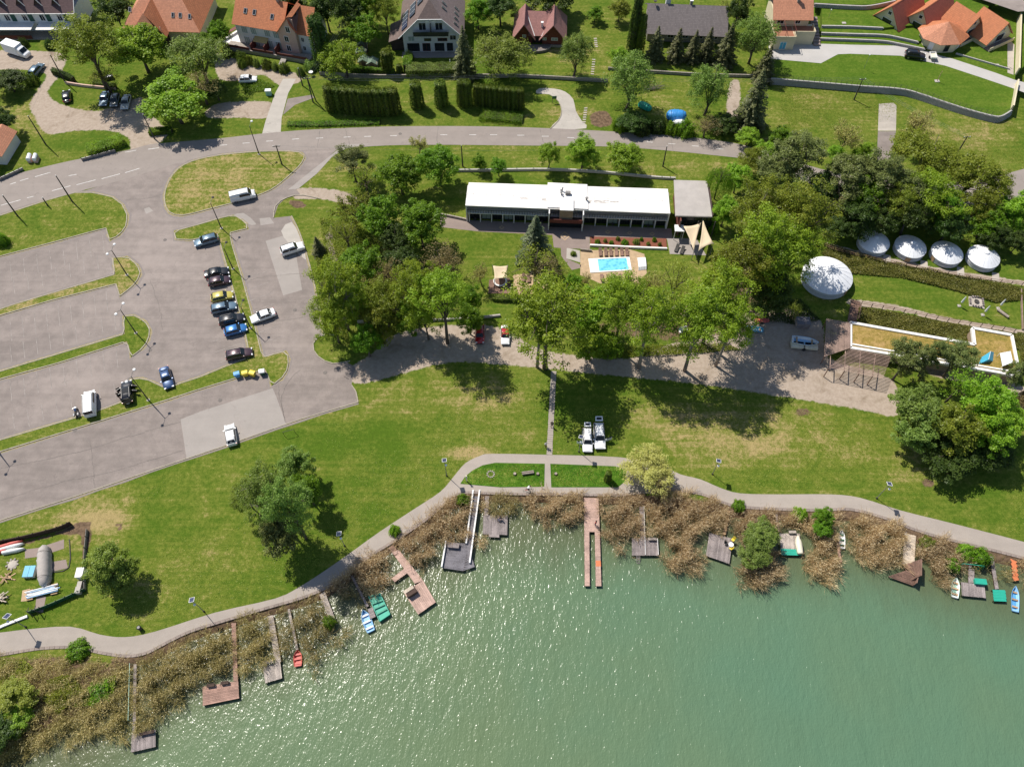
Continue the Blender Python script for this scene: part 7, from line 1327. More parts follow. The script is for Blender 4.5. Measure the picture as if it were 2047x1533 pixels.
def tufts(px, n, leaf='leaf_birch', name='grass_tufts', lf=.13, h=.07):
 w = [(p.x, p.y) for p in PL(px)]; xs = [a for a, b in w]; ys = [b for a, b in w]; r = np.random.RandomState(n+1)
 X_ = r.uniform(min(xs), max(xs), n*3); Y_ = r.uniform(min(ys), max(ys), n*3); k = np.where(inside(X_, Y_, w))[0][:n]; X_, Y_ = X_[k], Y_[k]; m = len(k); c = (sum(xs)/len(xs), sum(ys)/len(ys))
 dens = np.sin(X_*.31+1)*np.sin(Y_*.27)+np.sin(X_*.11-Y_*.17); ok = dens+r.uniform(-.8, .8, m) > .2; X_, Y_ = X_[ok], Y_[ok]; m = len(X_)
 C = np.stack([X_-c[0], Y_-c[1], r.uniform(.02, h, m)], 1)
 o = link(name, leafmesh(name, C, r.normal(size=(m, 3))*.45+np.array([0, 0, 1.6]), lf*r.uniform(.5, 1.4, m), r.uniform(0, 1, m)), M[leaf], None, (c[0], c[1], 0)); o['kind'] = 'stuff'
tufts([(250, 1000), (450, 900), (720, 830), (840, 760), (1095, 750), (1095, 900), (960, 900), (860, 980), (700, 1090), (560, 1180), (250, 1255), (190, 1230)], 26000, 'leaf_lime')
tufts([(1110, 830), (1300, 790), (1560, 810), (1780, 850), (1850, 930), (2047, 960), (2047, 1070), (1750, 990), (1450, 970), (1340, 920), (1110, 900)], 24000, 'leaf_lime')
tufts([(1560, 170), (2030, 235), (2047, 330), (1900, 300), (1560, 280)], 22000, 'leaf_olive')
tufts([(0, 440), (240, 400), (250, 460), (0, 510)], 8000); tufts([(345, 345), (590, 310), (560, 360), (360, 425)], 9000, 'leaf_olive')
cover([(925, 966), (950, 942), (990, 928), (1088, 930), (1086, 971)], 2600, .12, 'lime', 'clover', .14); cover([(1104, 930), (1228, 935), (1248, 945), (1234, 971), (1104, 971)], 2600, .12, 'lime', 'clover', .14)
# ---- reeds: every stem is geometry, one bed per stretch of bank
EXL = [(270, 1327, 268, 1468, 7), (467, 1245, 471, 1360, 10), (540, 1230, 556, 1323, 13), (577, 1217, 594, 1298, 7), (643, 1183, 666, 1242, 14), (703, 1150, 735, 1212, 7), (781, 1092, 840, 1165, 14), (952, 982, 936, 1105, 18), (974, 985, 972, 1030, 10), (1182, 989, 1183, 1063, 34), (1282, 1013, 1286, 1075, 11), (1458, 1012, 1448, 1068, 8), (1553, 1021, 1557, 1066, 7), (1677, 1060, 1680, 1123, 16), (1820, 1054, 1816, 1126, 26), (1934, 1084, 1942, 1164, 9), (1982, 1112, 1993, 1177, 9), (2026, 1112, 2031, 1164, 13), (405, 1391, 478, 1378, 44), (528, 1348, 562, 1340, 40), (1263, 1092, 1316, 1092, 38), (1414, 1088, 1462, 1100, 54), (1557, 1088, 1602, 1088, 46), (884, 1108, 945, 1112, 54), (965, 1048, 1015, 1048, 42), (590, 1300, 600, 1334, 22), (1776, 1152, 1842, 1140, 40)]
EXW = []
for a_, b_, c_, d_, w_ in EXL:
 A, B = P(a_, b_, -.15), P(c_, d_, -.15); EXW.append((A.x, A.y, B.x, B.y, w_*mpp((a_+c_)/2, (b_+d_)/2)/2+.12))
def reeds(px, dens, label, leaf='reed', h=2.1, seed=3):
 w = [(p.x, p.y) for p in PL(smooth(px, 3, True), WZ)]; ar = abs(sum(w[i][0]*w[(i+1) % len(w)][1]-w[(i+1) % len(w)][0]*w[i][1] for i in range(len(w))))/2
 xs = [a for a, b in w]; ys = [b for a, b in w]; r = np.random.RandomState(seed); bb = (max(xs)-min(xs))*(max(ys)-min(ys)); n = int(bb*dens)
 X_ = r.uniform(min(xs), max(xs), n); Y_ = r.uniform(min(ys), max(ys), n); s = sdf(X_, Y_, w); wob = np.sin(X_*1.9)*np.cos(Y_*2.3)*.5+np.sin(X_*4.1+Y_*3)*.25
 k = (s+wob > -0.1) & (np.sin(X_*1.1+Y_*.6)*np.sin(Y_*1.4-X_*.5)+r.uniform(-1, 1, n) > -.75)
 for ax, ay, bx_, by_, w_ in EXW: k &= seg_dist(X_, Y_, [(ax, ay), (bx_, by_)]) > w_
 X_, Y_, s = X_[k], Y_[k], s[k]; m = len(X_)
 c = (sum(xs)/len(xs), sum(ys)/len(ys)); edge = np.clip(s/1.2, 0, 1)
 hgt = h*(.55+.45*edge)*r.uniform(.75, 1.15, m); az = r.uniform(0, 2*math.pi, m); wind = np.array([.35, -.25]); lean = r.uniform(.05, .42, m)*(1.3-.4*edge)
 ox, oy = X_-c[0], Y_-c[1]; on = np.sqrt(ox*ox+oy*oy)+1e-6; pk = np.clip(1-s/.9, 0, 1)*r.uniform(0, .5, m)
 cl = .35*np.sin(X_*1.7+seed)*np.cos(Y_*1.3); cm = .35*np.cos(X_*1.1-Y_*1.9)
 d = np.stack([np.cos(az)*lean+wind[0]*.35+ox/on*pk+cl, np.sin(az)*lean+wind[1]*.35+oy/on*pk+cm, np.ones(m)], 1); B0 = np.stack([X_-c[0], Y_-c[1], np.full(m, 0.0)], 1); Tp = B0+d*hgt[:, None]
 rr = unitv(r.normal(size=(m, 3))*np.array([1, 1, .2])); Vs = []; Ts = []
 tb = .38+.35*(np.sin(X_*.7)*np.cos(Y_*.8)*.5+.5)*.8
 sw = .026; Vs.append(np.stack([B0-rr*sw, B0+rr*sw, Tp+rr*sw*.6, Tp-rr*sw*.6], 1)); Ts.append(np.clip(tb*.7, 0, 1))
 for lv in range(3):   # long leaves bending off the stem
  f = r.uniform(.35, .95, m)[:, None]; q = B0+d*hgt[:, None]*f; a2 = r.uniform(0, 2*math.pi, m); L = r.uniform(.4, .95, m)[:, None]; dd = np.stack([np.cos(a2)*.75+d[:, 0], np.sin(a2)*.75+d[:, 1], r.uniform(.1, .9, m)], 1); e = q+dd*L; wd = np.stack([-np.sin(a2), np.cos(a2), np.zeros(m)], 1)*.019
  mid = q+dd*L*.5+np.array([0, 0, .06]); Vs.append(np.stack([q, mid-wd, e, mid+wd], 1)); Ts.append(np.clip(tb+r.uniform(-.3, .3, m), 0, 1))
 a2 = r.uniform(0, 2*math.pi, m); dd = np.stack([np.cos(a2)*.7+.2, np.sin(a2)*.7-.2, np.full(m, .5)], 1); e = Tp+dd*r.uniform(.16, .34, m)[:, None]; wd = np.stack([-np.sin(a2), np.cos(a2), np.zeros(m)], 1)*.042; mid = (Tp+e)/2
 keep = r.rand(m) < .6; Vs.append(np.stack([Tp, mid-wd, e, mid+wd], 1)[keep]); Ts.append(np.clip(.75+r.uniform(-.25, .35, m), 0, 1)[keep])
 V = np.concatenate([v.reshape(-1, 3) for v in Vs]); tt = np.concatenate(Ts)
 o = link('reed_bed', quadmesh('reed_bed', V, tt), M[leaf], None, (c[0], c[1], WZ)); o['kind'] = 'stuff'
 return m
nr = 0
D_ = 36
nr += reeds([(-80, 1325), (60, 1322), (150, 1318), (215, 1328), (262, 1330), (262, 1400), (258, 1470), (235, 1478), (180, 1470), (110, 1490), (60, 1505), (10, 1533), (-80, 1560)], D_, '', 'reed_green', 1.7, 31)
nr += reeds([(268, 1345), (300, 1322), (380, 1288), (450, 1262), (468, 1262), (466, 1335), (440, 1345), (400, 1362), (360, 1398), (320, 1430), (296, 1450), (277, 1462), (270, 1400)], D_, '', 'reed_green', 2.1, 32)
nr += reeds([(477, 1245), (532, 1232), (540, 1290), (545, 1320), (525, 1342), (500, 1345), (480, 1335)], D_, '', 'reed_green', 1.9, 33)
nr += reeds([(550, 1235), (580, 1222), (640, 1195), (660, 1230), (655, 1270), (690, 1262), (680, 1285), (640, 1300), (632, 1340), (618, 1350), (610, 1330), (602, 1300), (560, 1320), (552, 1290)], 22, '', 'reed_green', 1.9, 34)
nr += reeds([(655, 1170), (700, 1140), (720, 1118), (760, 1100), (775, 1112), (772, 1150), (760, 1180), (735, 1190), (715, 1178), (700, 1175), (672, 1190)], D_, '', 'reed', 2.0, 35)
nr += reeds([(785, 1098), (830, 1062), (870, 1025), (900, 1008), (938, 1000), (940, 1050), (930, 1078), (905, 1080), (885, 1100), (868, 1120), (845, 1138), (815, 1130), (795, 1115)], D_, '', 'reed', 2.1, 36)
nr += reeds([(960, 998), (970, 1000), (968, 1055), (965, 1085), (950, 1095), (945, 1060)], D_, '', 'reed', 1.9, 37)
nr += reeds([(980, 995), (1025, 996), (1035, 1015), (1025, 1030), (1000, 1032), (978, 1020)], D_, '', 'reed_green', 1.8, 38)
nr += reeds([(1045, 1002), (1080, 992), (1165, 993), (1168, 1030), (1140, 1052), (1110, 1050), (1075, 1040), (1048, 1025)], D_, '', 'reed', 2.0, 39)
nr += reeds([(1198, 996), (1270, 998), (1280, 1030), (1282, 1078), (1262, 1082), (1262, 1115), (1240, 1105), (1215, 1075), (1202, 1040)], D_, '', 'reed', 2.1, 40)
nr += reeds([(1290, 1015), (1340, 985), (1400, 1000), (1442, 1015), (1448, 1060), (1420, 1070), (1410, 1105), (1385, 1140), (1360, 1145), (1325, 1135), (1318, 1080), (1288, 1075)], D_, '', 'reed', 2.2, 41)
nr += reeds([(1455, 1035), (1555, 1030), (1560, 1070), (1535, 1100), (1555, 1130), (1550, 1165), (1530, 1180), (1500, 1175), (1465, 1145), (1468, 1100), (1470, 1065)], D_, '', 'reed', 2.1, 42)
nr += reeds([(1560, 1030), (1660, 1040), (1680, 1050), (1678, 1120), (1665, 1155), (1640, 1168), (1612, 1150), (1603, 1110), (1600, 1060), (1562, 1058)], D_, '', 'reed', 2.0, 43)
nr += reeds([(1692, 1040), (1750, 1046), (1808, 1062), (1803, 1125), (1780, 1150), (1752, 1145), (1725, 1120), (1697, 1105)], D_, '', 'reed', 2.1, 44)
nr += reeds([(1832, 1075), (1920, 1100), (1935, 1120), (1890, 1150), (1895, 1170), (1860, 1168), (1838, 1145), (1828, 1110)], D_, '', 'reed', 2.0, 45)
nr += reeds([(1940, 1115), (2020, 1128), (2018, 1155), (1990, 1165), (1945, 1140)], 12, '', 'reed_green', 1.5, 46); nr += reeds([(2036, 1125), (2080, 1135), (2080, 1190), (2040, 1175)], 22, '', 'reed', 1.8, 47)
nr += reeds([(690, 1178), (715, 1182), (728, 1205), (720, 1212), (700, 1200), (685, 1190)], 16, '', 'reed_green', 1.4, 48)
# ---------------------------------------------------------------- jetties, boats, waterside
DZ = -0.15
def deck(root, quad, mat, z=DZ, pw=.17, name='plank', along=False, off=None):
 q = [P(u, v, z) for u, v in quad]; a, b, c, d = q
 if along: a, b, c, d = b, c, d, a
 L = ((b-a).length+(c-d).length)/2; n = max(2, int(L/pw)); bx = []; o_ = root.location
 for i in range(n):
  t = (i+.5)/n; s, e = a.lerp(b, t), d.lerp(c, t); m = (s+e)/2; dd = e-s; bx.append(((m.x, m.y, z-.02+RNG.uniform(-.008, .008)), (dd.length+RNG.uniform(-.04, .04), L/n-.018, .04), math.atan2(dd.y, dd.x)))
 pieces(name, 'plank_'+mat, M[mat], root, bx, o_)
 m = MB()
 for s, e in ((a, b), (d, c)):
  s2, e2 = s.lerp(d if s is a else a, .06), e.lerp(c if e is b else b, .06); m.bar((s2.x, s2.y, z-.14), (e2.x, e2.y, z-.14), .1, .18)
 m.build('beam', M['wood_dark'], root, world=True); k = max(1, int(L/2.4))
 for i in range(k+1):
  for s, e in ((a, b), (d, c)): p = s.lerp(e, i/k); s_ = p.lerp((a+b+c+d)/4, .05); MB().tube([(s_.x, s_.y, WZ-1.2), (s_.x, s_.y, z-.05)], .07, 6).build('pile', M['wood_dark'], root, world=True)
def jetty(label, quads, name='jetty', cat='jetty'):
 c = P(*quads[-1][0][0], DZ); root = empty(name, (c.x, c.y, DZ), 0, label, cat)
 for q in quads: deck(root, q[0], q[1], **(q[2] if len(q) > 2 else {}))
 return root
def walkq(a, b, w): # pixel centre line to pixel quad (w in px)
 dx, dy = b[0]-a[0], b[1]-a[1]; L = math.hypot(dx, dy); nx, ny = -dy/L*w/2, dx/L*w/2; return [(a[0]+nx, a[1]+ny), (b[0]+nx, b[1]+ny), (b[0]-nx, b[1]-ny), (a[0]-nx, a[1]-ny)]
def bench(u, v, a, w=1.5, mat='wood_dark', z=DZ, label='bench', wide=.4):
 p = P(u, v, z+.4); root = empty('bench', (p.x, p.y, z), a, label, 'bench')
 for i in range(3): MB().box((0, -.14+i*.14, .44), (w, .12, .04)).build('slat', M[mat], root)
 for s_ in (-1, 1): MB().box((s_*w*.4, 0, .21), (.08, .36, .42)).build('leg', M['wood_dark'], root)
 return root
j = jetty('weathered grey jetty at the lower left with a bench on its platform', [(walkq((270, 1327), (268, 1468), 6), 'wood_grey'), ([(263, 1468), (262, 1503), (311, 1492), (311, 1458)], 'wood_grey', dict(along=True))]); bench(293, 1464, .2, 1.9, label='grey bench on the lower left platform')
m = MB(); a, b_ = P(262, 1327, 0), P(259, 1440, 0); m.bar((a.x, a.y, .5), (b_.x, b_.y, .5), .05)
for t in (0, .33, .66, 1): q = a.lerp(b_, t); m.bar((q.x, q.y, -.7), (q.x, q.y, .55), .05)
tag(m.build('handrail', M['gel_mint']), 'thin pale handrail beside the lower left jetty', 'handrail')
jetty('reddish brown timber jetty with wide platform', [(walkq((467, 1245), (471, 1360), 9), 'wood_red'), ([(405, 1372), (405, 1410), (478, 1395), (476, 1360)], 'wood_red', dict(pw=.22))]); bench(421, 1369, .15, 1.1, label='left black bench on the reddish brown platform'); bench(449, 1364, .15, 1.1, label='right black bench on the reddish brown platform')
jetty('pale weathered jetty with a small square platform', [(walkq((540, 1230), (556, 1323), 12), 'wood_pale'), ([(525, 1331), (530, 1365), (564, 1355), (560, 1322)], 'wood_pale', dict(along=True))]); bench(535, 1323, .2, 1.5, 'wood_pale', label='pale bench on the small square platform')
jetty('narrow plank walkway leading to the red boat', [(walkq((577, 1217), (594, 1298), 5), 'wood_pale')]); jetty('long pale plank jetty in the reeds, right of the red boat', [(walkq((643, 1183), (666, 1242), 12), 'wood_pale', dict(pw=.3))])
jetty('narrow grey plank jetty leading to the green raft', [(walkq((703, 1150), (735, 1212), 5), 'wood_grey')])
J = jetty('long pink timber jetty with a side arm and a wide end platform', [(walkq((781, 1092), (794, 1108), 11), 'wood_brown'), ([(784, 1104), (829, 1166), (846, 1160), (797, 1098)], 'wood_pink', dict(pw=.25)), ([(808, 1136), (782, 1156), (789, 1163), (816, 1144)], 'wood_pink', dict(pw=.25)), ([(846, 1160), (871, 1203), (836, 1228), (806, 1183)], 'wood_pink', dict(pw=.25, along=True))])
p = P(822, 1182, DZ+.6); root = empty('bench_box', (p.x, p.y, DZ), .6, 'pale-topped bench box on the pink platform, dark body standing for its shadow', 'box'); MB().box((0, 0, .45), (1.5, 1.1, .9)).build('body', M['wood_dark'], root); MB().box((-.2, .35, .95), (1.6, .5, .06)).build('lid', M['wood_sand'], root)  # dark body reaches past the lid to paint in the black shadow
root = jetty('slate grey ramp and platform edged with white rails', [([(947, 983), (934, 1088), (940, 1127), (959, 983)], 'wood_slate', dict(pw=.22)), ([(893, 1083), (884, 1135), (926, 1141), (937, 1086)], 'wood_slate', dict(pw=.2)), ([(926, 1141), (937, 1086), (944, 1120), (949, 1132)], 'wood_slate')], 'landing_stage', 'landing stage')
m = MB()
for a, b_ in (((946, 981), (932, 1087)), ((959, 981), (939, 1126)), ((892, 1082), (883, 1134))): A, B = P(*a, DZ), P(*b_, DZ); m.bar((A.x, A.y, DZ+.2), (B.x, B.y, DZ+.2), .22, .45)
m.build('side_rail', M['trim_white'], root, world=True)
p = P(906, 1090, DZ+.4); root = empty('storage_box', (p.x, p.y, DZ), -.1, 'low slate grey box on the white-edged platform', 'box'); MB().box((0, 0, .25), (1.7, .7, .5)).build('body', M['wood_slate'], root); MB().box((0, 0, .53), (1.8, .8, .05)).build('lid', M['wood_grey'], root)
jetty('grey jetty with square platform beside the white-edged ramp', [(walkq((974, 985), (972, 1030), 8), 'wood_grey'), ([(966, 1030), (965, 1067), (1014, 1069), (1015, 1029)], 'wood_grey', dict(along=True)), ([(977, 1067), (977, 1073), (998, 1074), (998, 1068)], 'wood_grey')])
m = jetty('long pinkish main pier with two parallel arms', [([(1167, 989), (1168, 1063), (1199, 1063), (1196, 989)], 'wood_pink', dict(pw=.2)), ([(1168, 1063), (1169, 1171), (1179, 1171), (1178, 1063)], 'wood_pink', dict(pw=.2)), ([(1189, 1063), (1191, 1171), (1202, 1171), (1199, 1063)], 'wood_pink', dict(pw=.2))], 'pier', 'pier')
p = P(1196, 1126, DZ); MB().box((p.x, p.y, DZ+.006), (.75, .9, .012)).build('orange_mat', M['orange'], m, world=True)
jj = jetty('brown jetty platform with ladder and white handrail, right of the main pier', [(walkq((1282, 1013), (1285, 1075), 8), 'wood_grey'), ([(1263, 1075), (1263, 1110), (1316, 1110), (1315, 1075)], 'wood_grey', dict(along=True))]); m = MB()
for a, b_ in (((1287, 1013), (1289, 1075)), ((1289, 1075), (1290, 1109)), ((1314, 1076), (1316, 1109))): A, B = P(*a, DZ), P(*b_, DZ); m.bar((A.x, A.y, DZ+.1), (B.x, B.y, DZ+.1), .06, .12)
m.build('handrail', M['trim_white'], jj, world=True); m = MB(); A = P(1276, 1111, DZ)
for s_ in (-.25, .25): m.bar((A.x+s_, A.y, DZ), (A.x+s_, A.y-1.1, WZ-.2), .05)
for i in range(5): m.bar((A.x-.25, A.y-.1-i*.22, DZ-.05-i*.1), (A.x+.25, A.y-.1-i*.22, DZ-.05-i*.1), .05)
m.build('ladder', M['wood_grey'], jj, world=True); bench(1304, 1077, 0, 1.2, 'wood_pale', label='pale bench on the platform with the ladder')
jetty('tilted brown platform with yellow chairs between reed beds', [(walkq((1458, 1012), (1448, 1068), 6), 'wood_tan'), ([(1418, 1065), (1411, 1110), (1458, 1127), (1465, 1076)], 'wood_grey', dict(along=True))])
def chair(u, v, a, mat, label):
 p = P(u, v, DZ+.3); root = empty('garden_chair', (p.x, p.y, DZ), a, label, 'chair'); MB().box((0, 0, .42), (.46, .46, .04)).build('seat', M[mat], root); MB().box((0, .23, .72), (.46, .05, .5), rx=-.2).build('backrest', M[mat], root)
 for x in (-.2, .2):
  for y in (-.2, .2): MB().box((x, y, .21), (.04, .04, .42)).build('leg', M[mat], root)
chair(1465, 1079, -.8, 'gel_yellow', 'upper yellow chair on the tilted platform'); chair(1461, 1096, -2.2, 'gel_yellow', 'lower yellow chair on the tilted platform'); chair(1451, 1085, 1.0, 'pole_dark', 'dark chair on the tilted platform')
p = P(1461, 1089, DZ+.5); root = empty('garden_table', (p.x, p.y, DZ), .2, 'small white table between the yellow chairs', 'table'); MB().lathe([(.38, 0), (.4, .03), (.38, .05)], 16, (0, 0, .68)).build('table_top', M['trim_white'], root); MB().tube([(0, 0, 0), (0, 0, .68)], .04, 6).build('leg', M['trim_white'], root)
dk = jetty('pale grey platform with a green strip between the willow bush and a reed bed', [(walkq((1551, 1021), (1556, 1062), 4), 'wood_grey'), ([(1557, 1066), (1561, 1096), (1601, 1098), (1599, 1066)], 'wood_pale', dict(along=True)), ([(1560, 1096), (1562, 1109), (1602, 1110), (1601, 1098)], 'gel_jade', dict(pw=.3))]); bench(1584, 1063, 0, 1.1, 'wood_pale', label='pale bench at the back of the platform with the green strip')
jetty('narrow reddish plank beside the green and white boat', [(walkq((1675, 1083), (1680, 1123), 5), 'wood_red', dict(pw=.5))])
gw = jetty('wide sand-coloured gangway leading to the brown slatted boathouse', [([(1809, 1054), (1804, 1128), (1828, 1125), (1832, 1056)], 'wood_sand', dict(pw=.2))], 'gangway', 'gangway')
q = [P(1805, 1128, 0.2), P(1842, 1117, 1.5), P(1842, 1148, 1.5), P(1826, 1170, 0.0), P(1777, 1152, -.3)]; c = q[0]; root = empty('slatted_boathouse', (c.x, c.y, WZ), 0, 'brown slatted shelter folded over the water at the end of the sand-coloured gangway', 'boathouse')
def slats(root, a, b, c_, d_, n, mat, w=.1, nm='slat'):
 for i in range(n):
  t = (i+.5)/n; s, e = Vector(a).lerp(Vector(b), t), Vector(d_).lerp(Vector(c_), t); MB().bar(s, e, w, .05).build(nm, M[mat], root, world=True)
A, B, C_, D__ = P(1805, 1129, .1), P(1843, 1117, 1.3), P(1842, 1150, 1.3), P(1822, 1160, .1); slats(root, A, B, C_, D__, 22, 'wood_brown', .2)
A, B, C_, D__ = P(1776, 1152, -.2), P(1812, 1140, .6), P(1838, 1152, .6), P(1826, 1170, -.3); slats(root, A, B, C_, D__, 20, 'wood_brown', .17)
for u, v, z in ((1806, 1130, 0), (1842, 1118, 1.2), (1841, 1150, 1.2), (1826, 1169, -.2), (1779, 1152, -.2)): p = P(u, v, z); MB().tube([(p.x, p.y, WZ-1), (p.x, p.y, z)], .08, 6).build('post', M['wood_dark'], root, world=True)
A, B = P(1804, 1128, .3), P(1828, 1150, .8); MB().bar(A, B, .08).build('ridge_beam', M['wood_tan'], root, world=True); A, B = P(1838, 1122, .1), P(1829, 1168, .1); m = MB(); m.bar(A, B, .08, 1.5); m.build('end_wall', M['wood_brown'], root, world=True)
jetty('grey timber platform between the white and the blue rowing boats', [(walkq((1932, 1084), (1940, 1135), 5), 'wood_grey'), (walkq((1942, 1137), (1942, 1164), 12), 'wood_grey'), ([(1921, 1163), (1923, 1190), (1971, 1195), (1968, 1168)], 'wood_grey', dict(along=True, pw=.24))])
jetty('small green float at the end of a rough plank walkway', [(walkq((1982, 1112), (1993, 1177), 7), 'wood_grey'), ([(1984, 1178), (1987, 1201), (2012, 1202), (2010, 1179)], 'gel_jade', dict(pw=.4))]); jetty('orange-red plank jetty at the right edge', [(walkq((2026, 1116), (2031, 1160), 10), 'orange', dict(pw=.6))])
m = MB(); A, B = P(1926, 1126, .9), P(1968, 1131, .9)
for q in (A, B):
 for s_ in (-.4, .4): m.bar((q.x+s_, q.y, -.4), (q.x, q.y, .9), .06)
m.bar(A, B, .06); tag(m.build('swing_frame', M['gel_jade']), 'green metal frame over the scrub behind the grey platform', 'frame')
p = P(1959, 1163, .1); root = empty('storage_box', (p.x, p.y, DZ), -.1, 'green box standing behind the grey platform', 'box'); MB().box((0, 0, .25), (1.6, .75, .5)).build('body', M['gel_jade'], root); MB().box((0, 0, .53), (1.7, .85, .05)).build('lid', M['gel_jade'], root)
def rowboat(rear, front, w, hull, inner, label, benches='wood_tan', z=WZ, name='rowing_boat', n_b=3, flip=False):
 A, B = P(*rear, z+.3), P(*front, z+.3); c = (A+B)/2; L = (B-A).length; root = empty(name, (c.x, c.y, z-.08), math.atan2((B-A).y, (B-A).x), label, 'boat'); n = 14
 def half(t): return w/2*(1-max(0, t)**2.6)*(1-.16*max(0, -t)**2)
 m = MB(); ring = 7
 for i in range(n+1):
  t = -1+2*i/n; k = max(half(t), .02); rise = .12*max(0, t)**2
  m.v += [(t*L/2, s*k*f, zz+rise) for s, f, zz in ((-1, 1, .5), (-1, .88, .22), (-1, .45, .03), (0, 0, 0), (1, .45, .03), (1, .88, .22), (1, 1, .5))]
 for i in range(n):
  for j_ in range(ring-1): a = i*ring+j_; m.f.append((a, a+1, a+ring+1, a+ring))
 m.f.append(tuple(range(ring))[::-1])
 if flip: m.v = [(x, y, .55-z_) for x, y, z_ in m.v]
 h = m.build('hull', M[hull], root, shade=True); md = h.modifiers.new('thickness', 'SOLIDIFY'); md.thickness = .03
 g = MB(); 
 for s in (-1, 1): g.tube([(t*L/2, s*max(half(t), .02), (.5+.12*max(0, t)**2) if not flip else .05) for t in [-1+2*i/n for i in range(n+1)]], .035, 5)
 g.build('gunwale', M[inner if inner.startswith('gel') else hull], root)
 if not flip:
  m = MB(); m.v = []; pts = [(t*L/2*.94, max(half(t), .03)*.8) for t in [-1+2*i/n for i in range(n+1)]]; m.prism(pts+[(x, -y) for x, y in pts[::-1]], .10, .13); m.build('floor', M[inner], root)
  for i in range(n_b): t = -.62+i*1.15/max(1, n_b-1); MB().box((t*L/2, 0, .36), (.26, half(t)*1.85, .04)).build('thwart', M[benches], root)
  MB().box((-.93*L/2, 0, .44), (.25, half(-1)*1.8, .04)).build('stern_seat', M[hull], root)
 return root
rowboat((596, 1331), (595, 1300), 1.15, 'gel_red', 'gel_red', 'red rowing boat moored in the reeds', 'gel_red'); rowboat((742, 1262), (726, 1220), 1.3, 'gel_sky', 'gel_sky', 'grey-blue rowing boat beside the green raft', 'gel_white')
rowboat((1683, 1096), (1682, 1060), .95, 'gel_white', 'gel_white', 'green and white rowing boat in the reeds', 'gel_bottle', n_b=3); rowboat((1908, 1194), (1911, 1156), 1.15, 'gel_white', 'gel_mint', 'white rowing boat left of the grey platform'); rowboat((2029, 1222), (2029, 1172), 1.05, 'gel_sky', 'gel_blue', 'blue rowing boat at the right edge'); rowboat((1601, 1106), (1595, 1070), 1.0, 'gel_cream', 'gel_cream', 'cream boat lying keel up on the platform with the green strip', z=DZ+.1, flip=True, name='upturned_boat')
p = P(758, 1215, WZ+.4); q = PL([(737, 1193), (760, 1187), (780, 1228), (759, 1242)], WZ+.35); root = empty('raft', (p.x, p.y, WZ), 0, 'green raft with raised edges beside the grey-blue boat', 'raft'); m = MB(); m.prism(q, WZ-.1, WZ+.3); m.build('hull', M['gel_jade'], root, world=True); m = MB()
for i in range(4): a, b_ = q[i], q[(i+1) % 4]; m.bar((a.x, a.y, WZ+.45), (b_.x, b_.y, WZ+.45), .09, .3)
m.build('side_board', M['gel_jade'], root, world=True)
for t in (.3, .5, .72): a, b_ = q[0].lerp(q[3], t), q[1].lerp(q[2], t); MB().bar((a.x, a.y, WZ+.5), (b_.x, b_.y, WZ+.5), .22, .06).build('thwart', M['gel_green'], root, world=True)
p = P(743, 1224, DZ); jetty('small grey deck between the raft and the grey-blue boat', [([(735, 1217), (740, 1237), (751, 1232), (745, 1213)], 'wood_grey')])
def logbench(u, v, a, L, label):
 p = P(u, v, .2); root = empty('log_bench', (p.x, p.y, 0), a, label, 'log bench'); MB().tube([(-L/2, .12, .38), (L/2, .12, .38)], [.14, .13], 8).build('seat_log', M['log'], root); MB().tube([(-L/2, -.18, .38), (L/2, -.18, .38)], [.13, .14], 8).build('seat_log', M['log'], root)
 for s_ in (-1, 1): MB().box((s_*L*.35, 0, .14), (.3, .5, .28)).build('leg', M['bark'], root)
logbench(1055, 945, .15, 1.9, 'log bench on the waterside lawn')
root = empty('fire_pit', P(981, 948, 0), 0, 'ring of stones round ash on the waterside lawn', 'fire pit')
for i in range(11): a = 2*math.pi*i/11; MB().box((.55*math.cos(a), .55*math.sin(a), .07), (.24, .2, .16), a).build('stone', M['wall_stone'], root)
for u in (1029, 1075, 1111): p = P(u, 948, 0); root = empty('log_stump', p, 0, {1029: 'stump left of the log bench', 1075: 'stump right of the log bench', 1111: 'stump just right of the sandy footway'}[u], 'stump'); MB().lathe([(.27, 0), (.24, .35)], 12).build('stump', M['bark'], root); MB().lathe([(.22, .35), (.22, .36)], 12).build('cut_face', M['log'], root)
p = P(933, 962, 0); root = empty('sign_post', p, .2, 'pale yellow post at the left tip of the waterside lawn', 'post'); MB().box((0, 0, 1.0), (.16, .16, 2.0)).build('post', M['gel_cream'], root); MB().box((0, -.1, 1.75), (.3, .04, .35)).build('plate', M['gel_cream'], root)
p = P(280, 1256, .3); root = empty('litter_bin', (p.x, p.y, 0), .3, 'dark litter bin on the grass beside the path curve', 'litter bin'); MB().lathe([(.25, 0), (.3, .8)], 14).build('bin', M['pole_dark'], root); MB().lathe([(.32, .8), (.32, .86), (.2, .95)], 14).build('lid', M['trim_black'], root)
p = P(578, 865, .6); root = empty('goal_frame', (p.x, p.y, 0), .3, 'little dark metal frame on the meadow edge below the car park', 'frame'); m = MB()
for x in (-.9, .9): m.bar((x, 0, 0), (x, 0, 1.3), .06)
m.bar((-.9, 0, 1.3), (.9, 0, 1.3), .06); m.build('frame', M['pole_dark'], root)
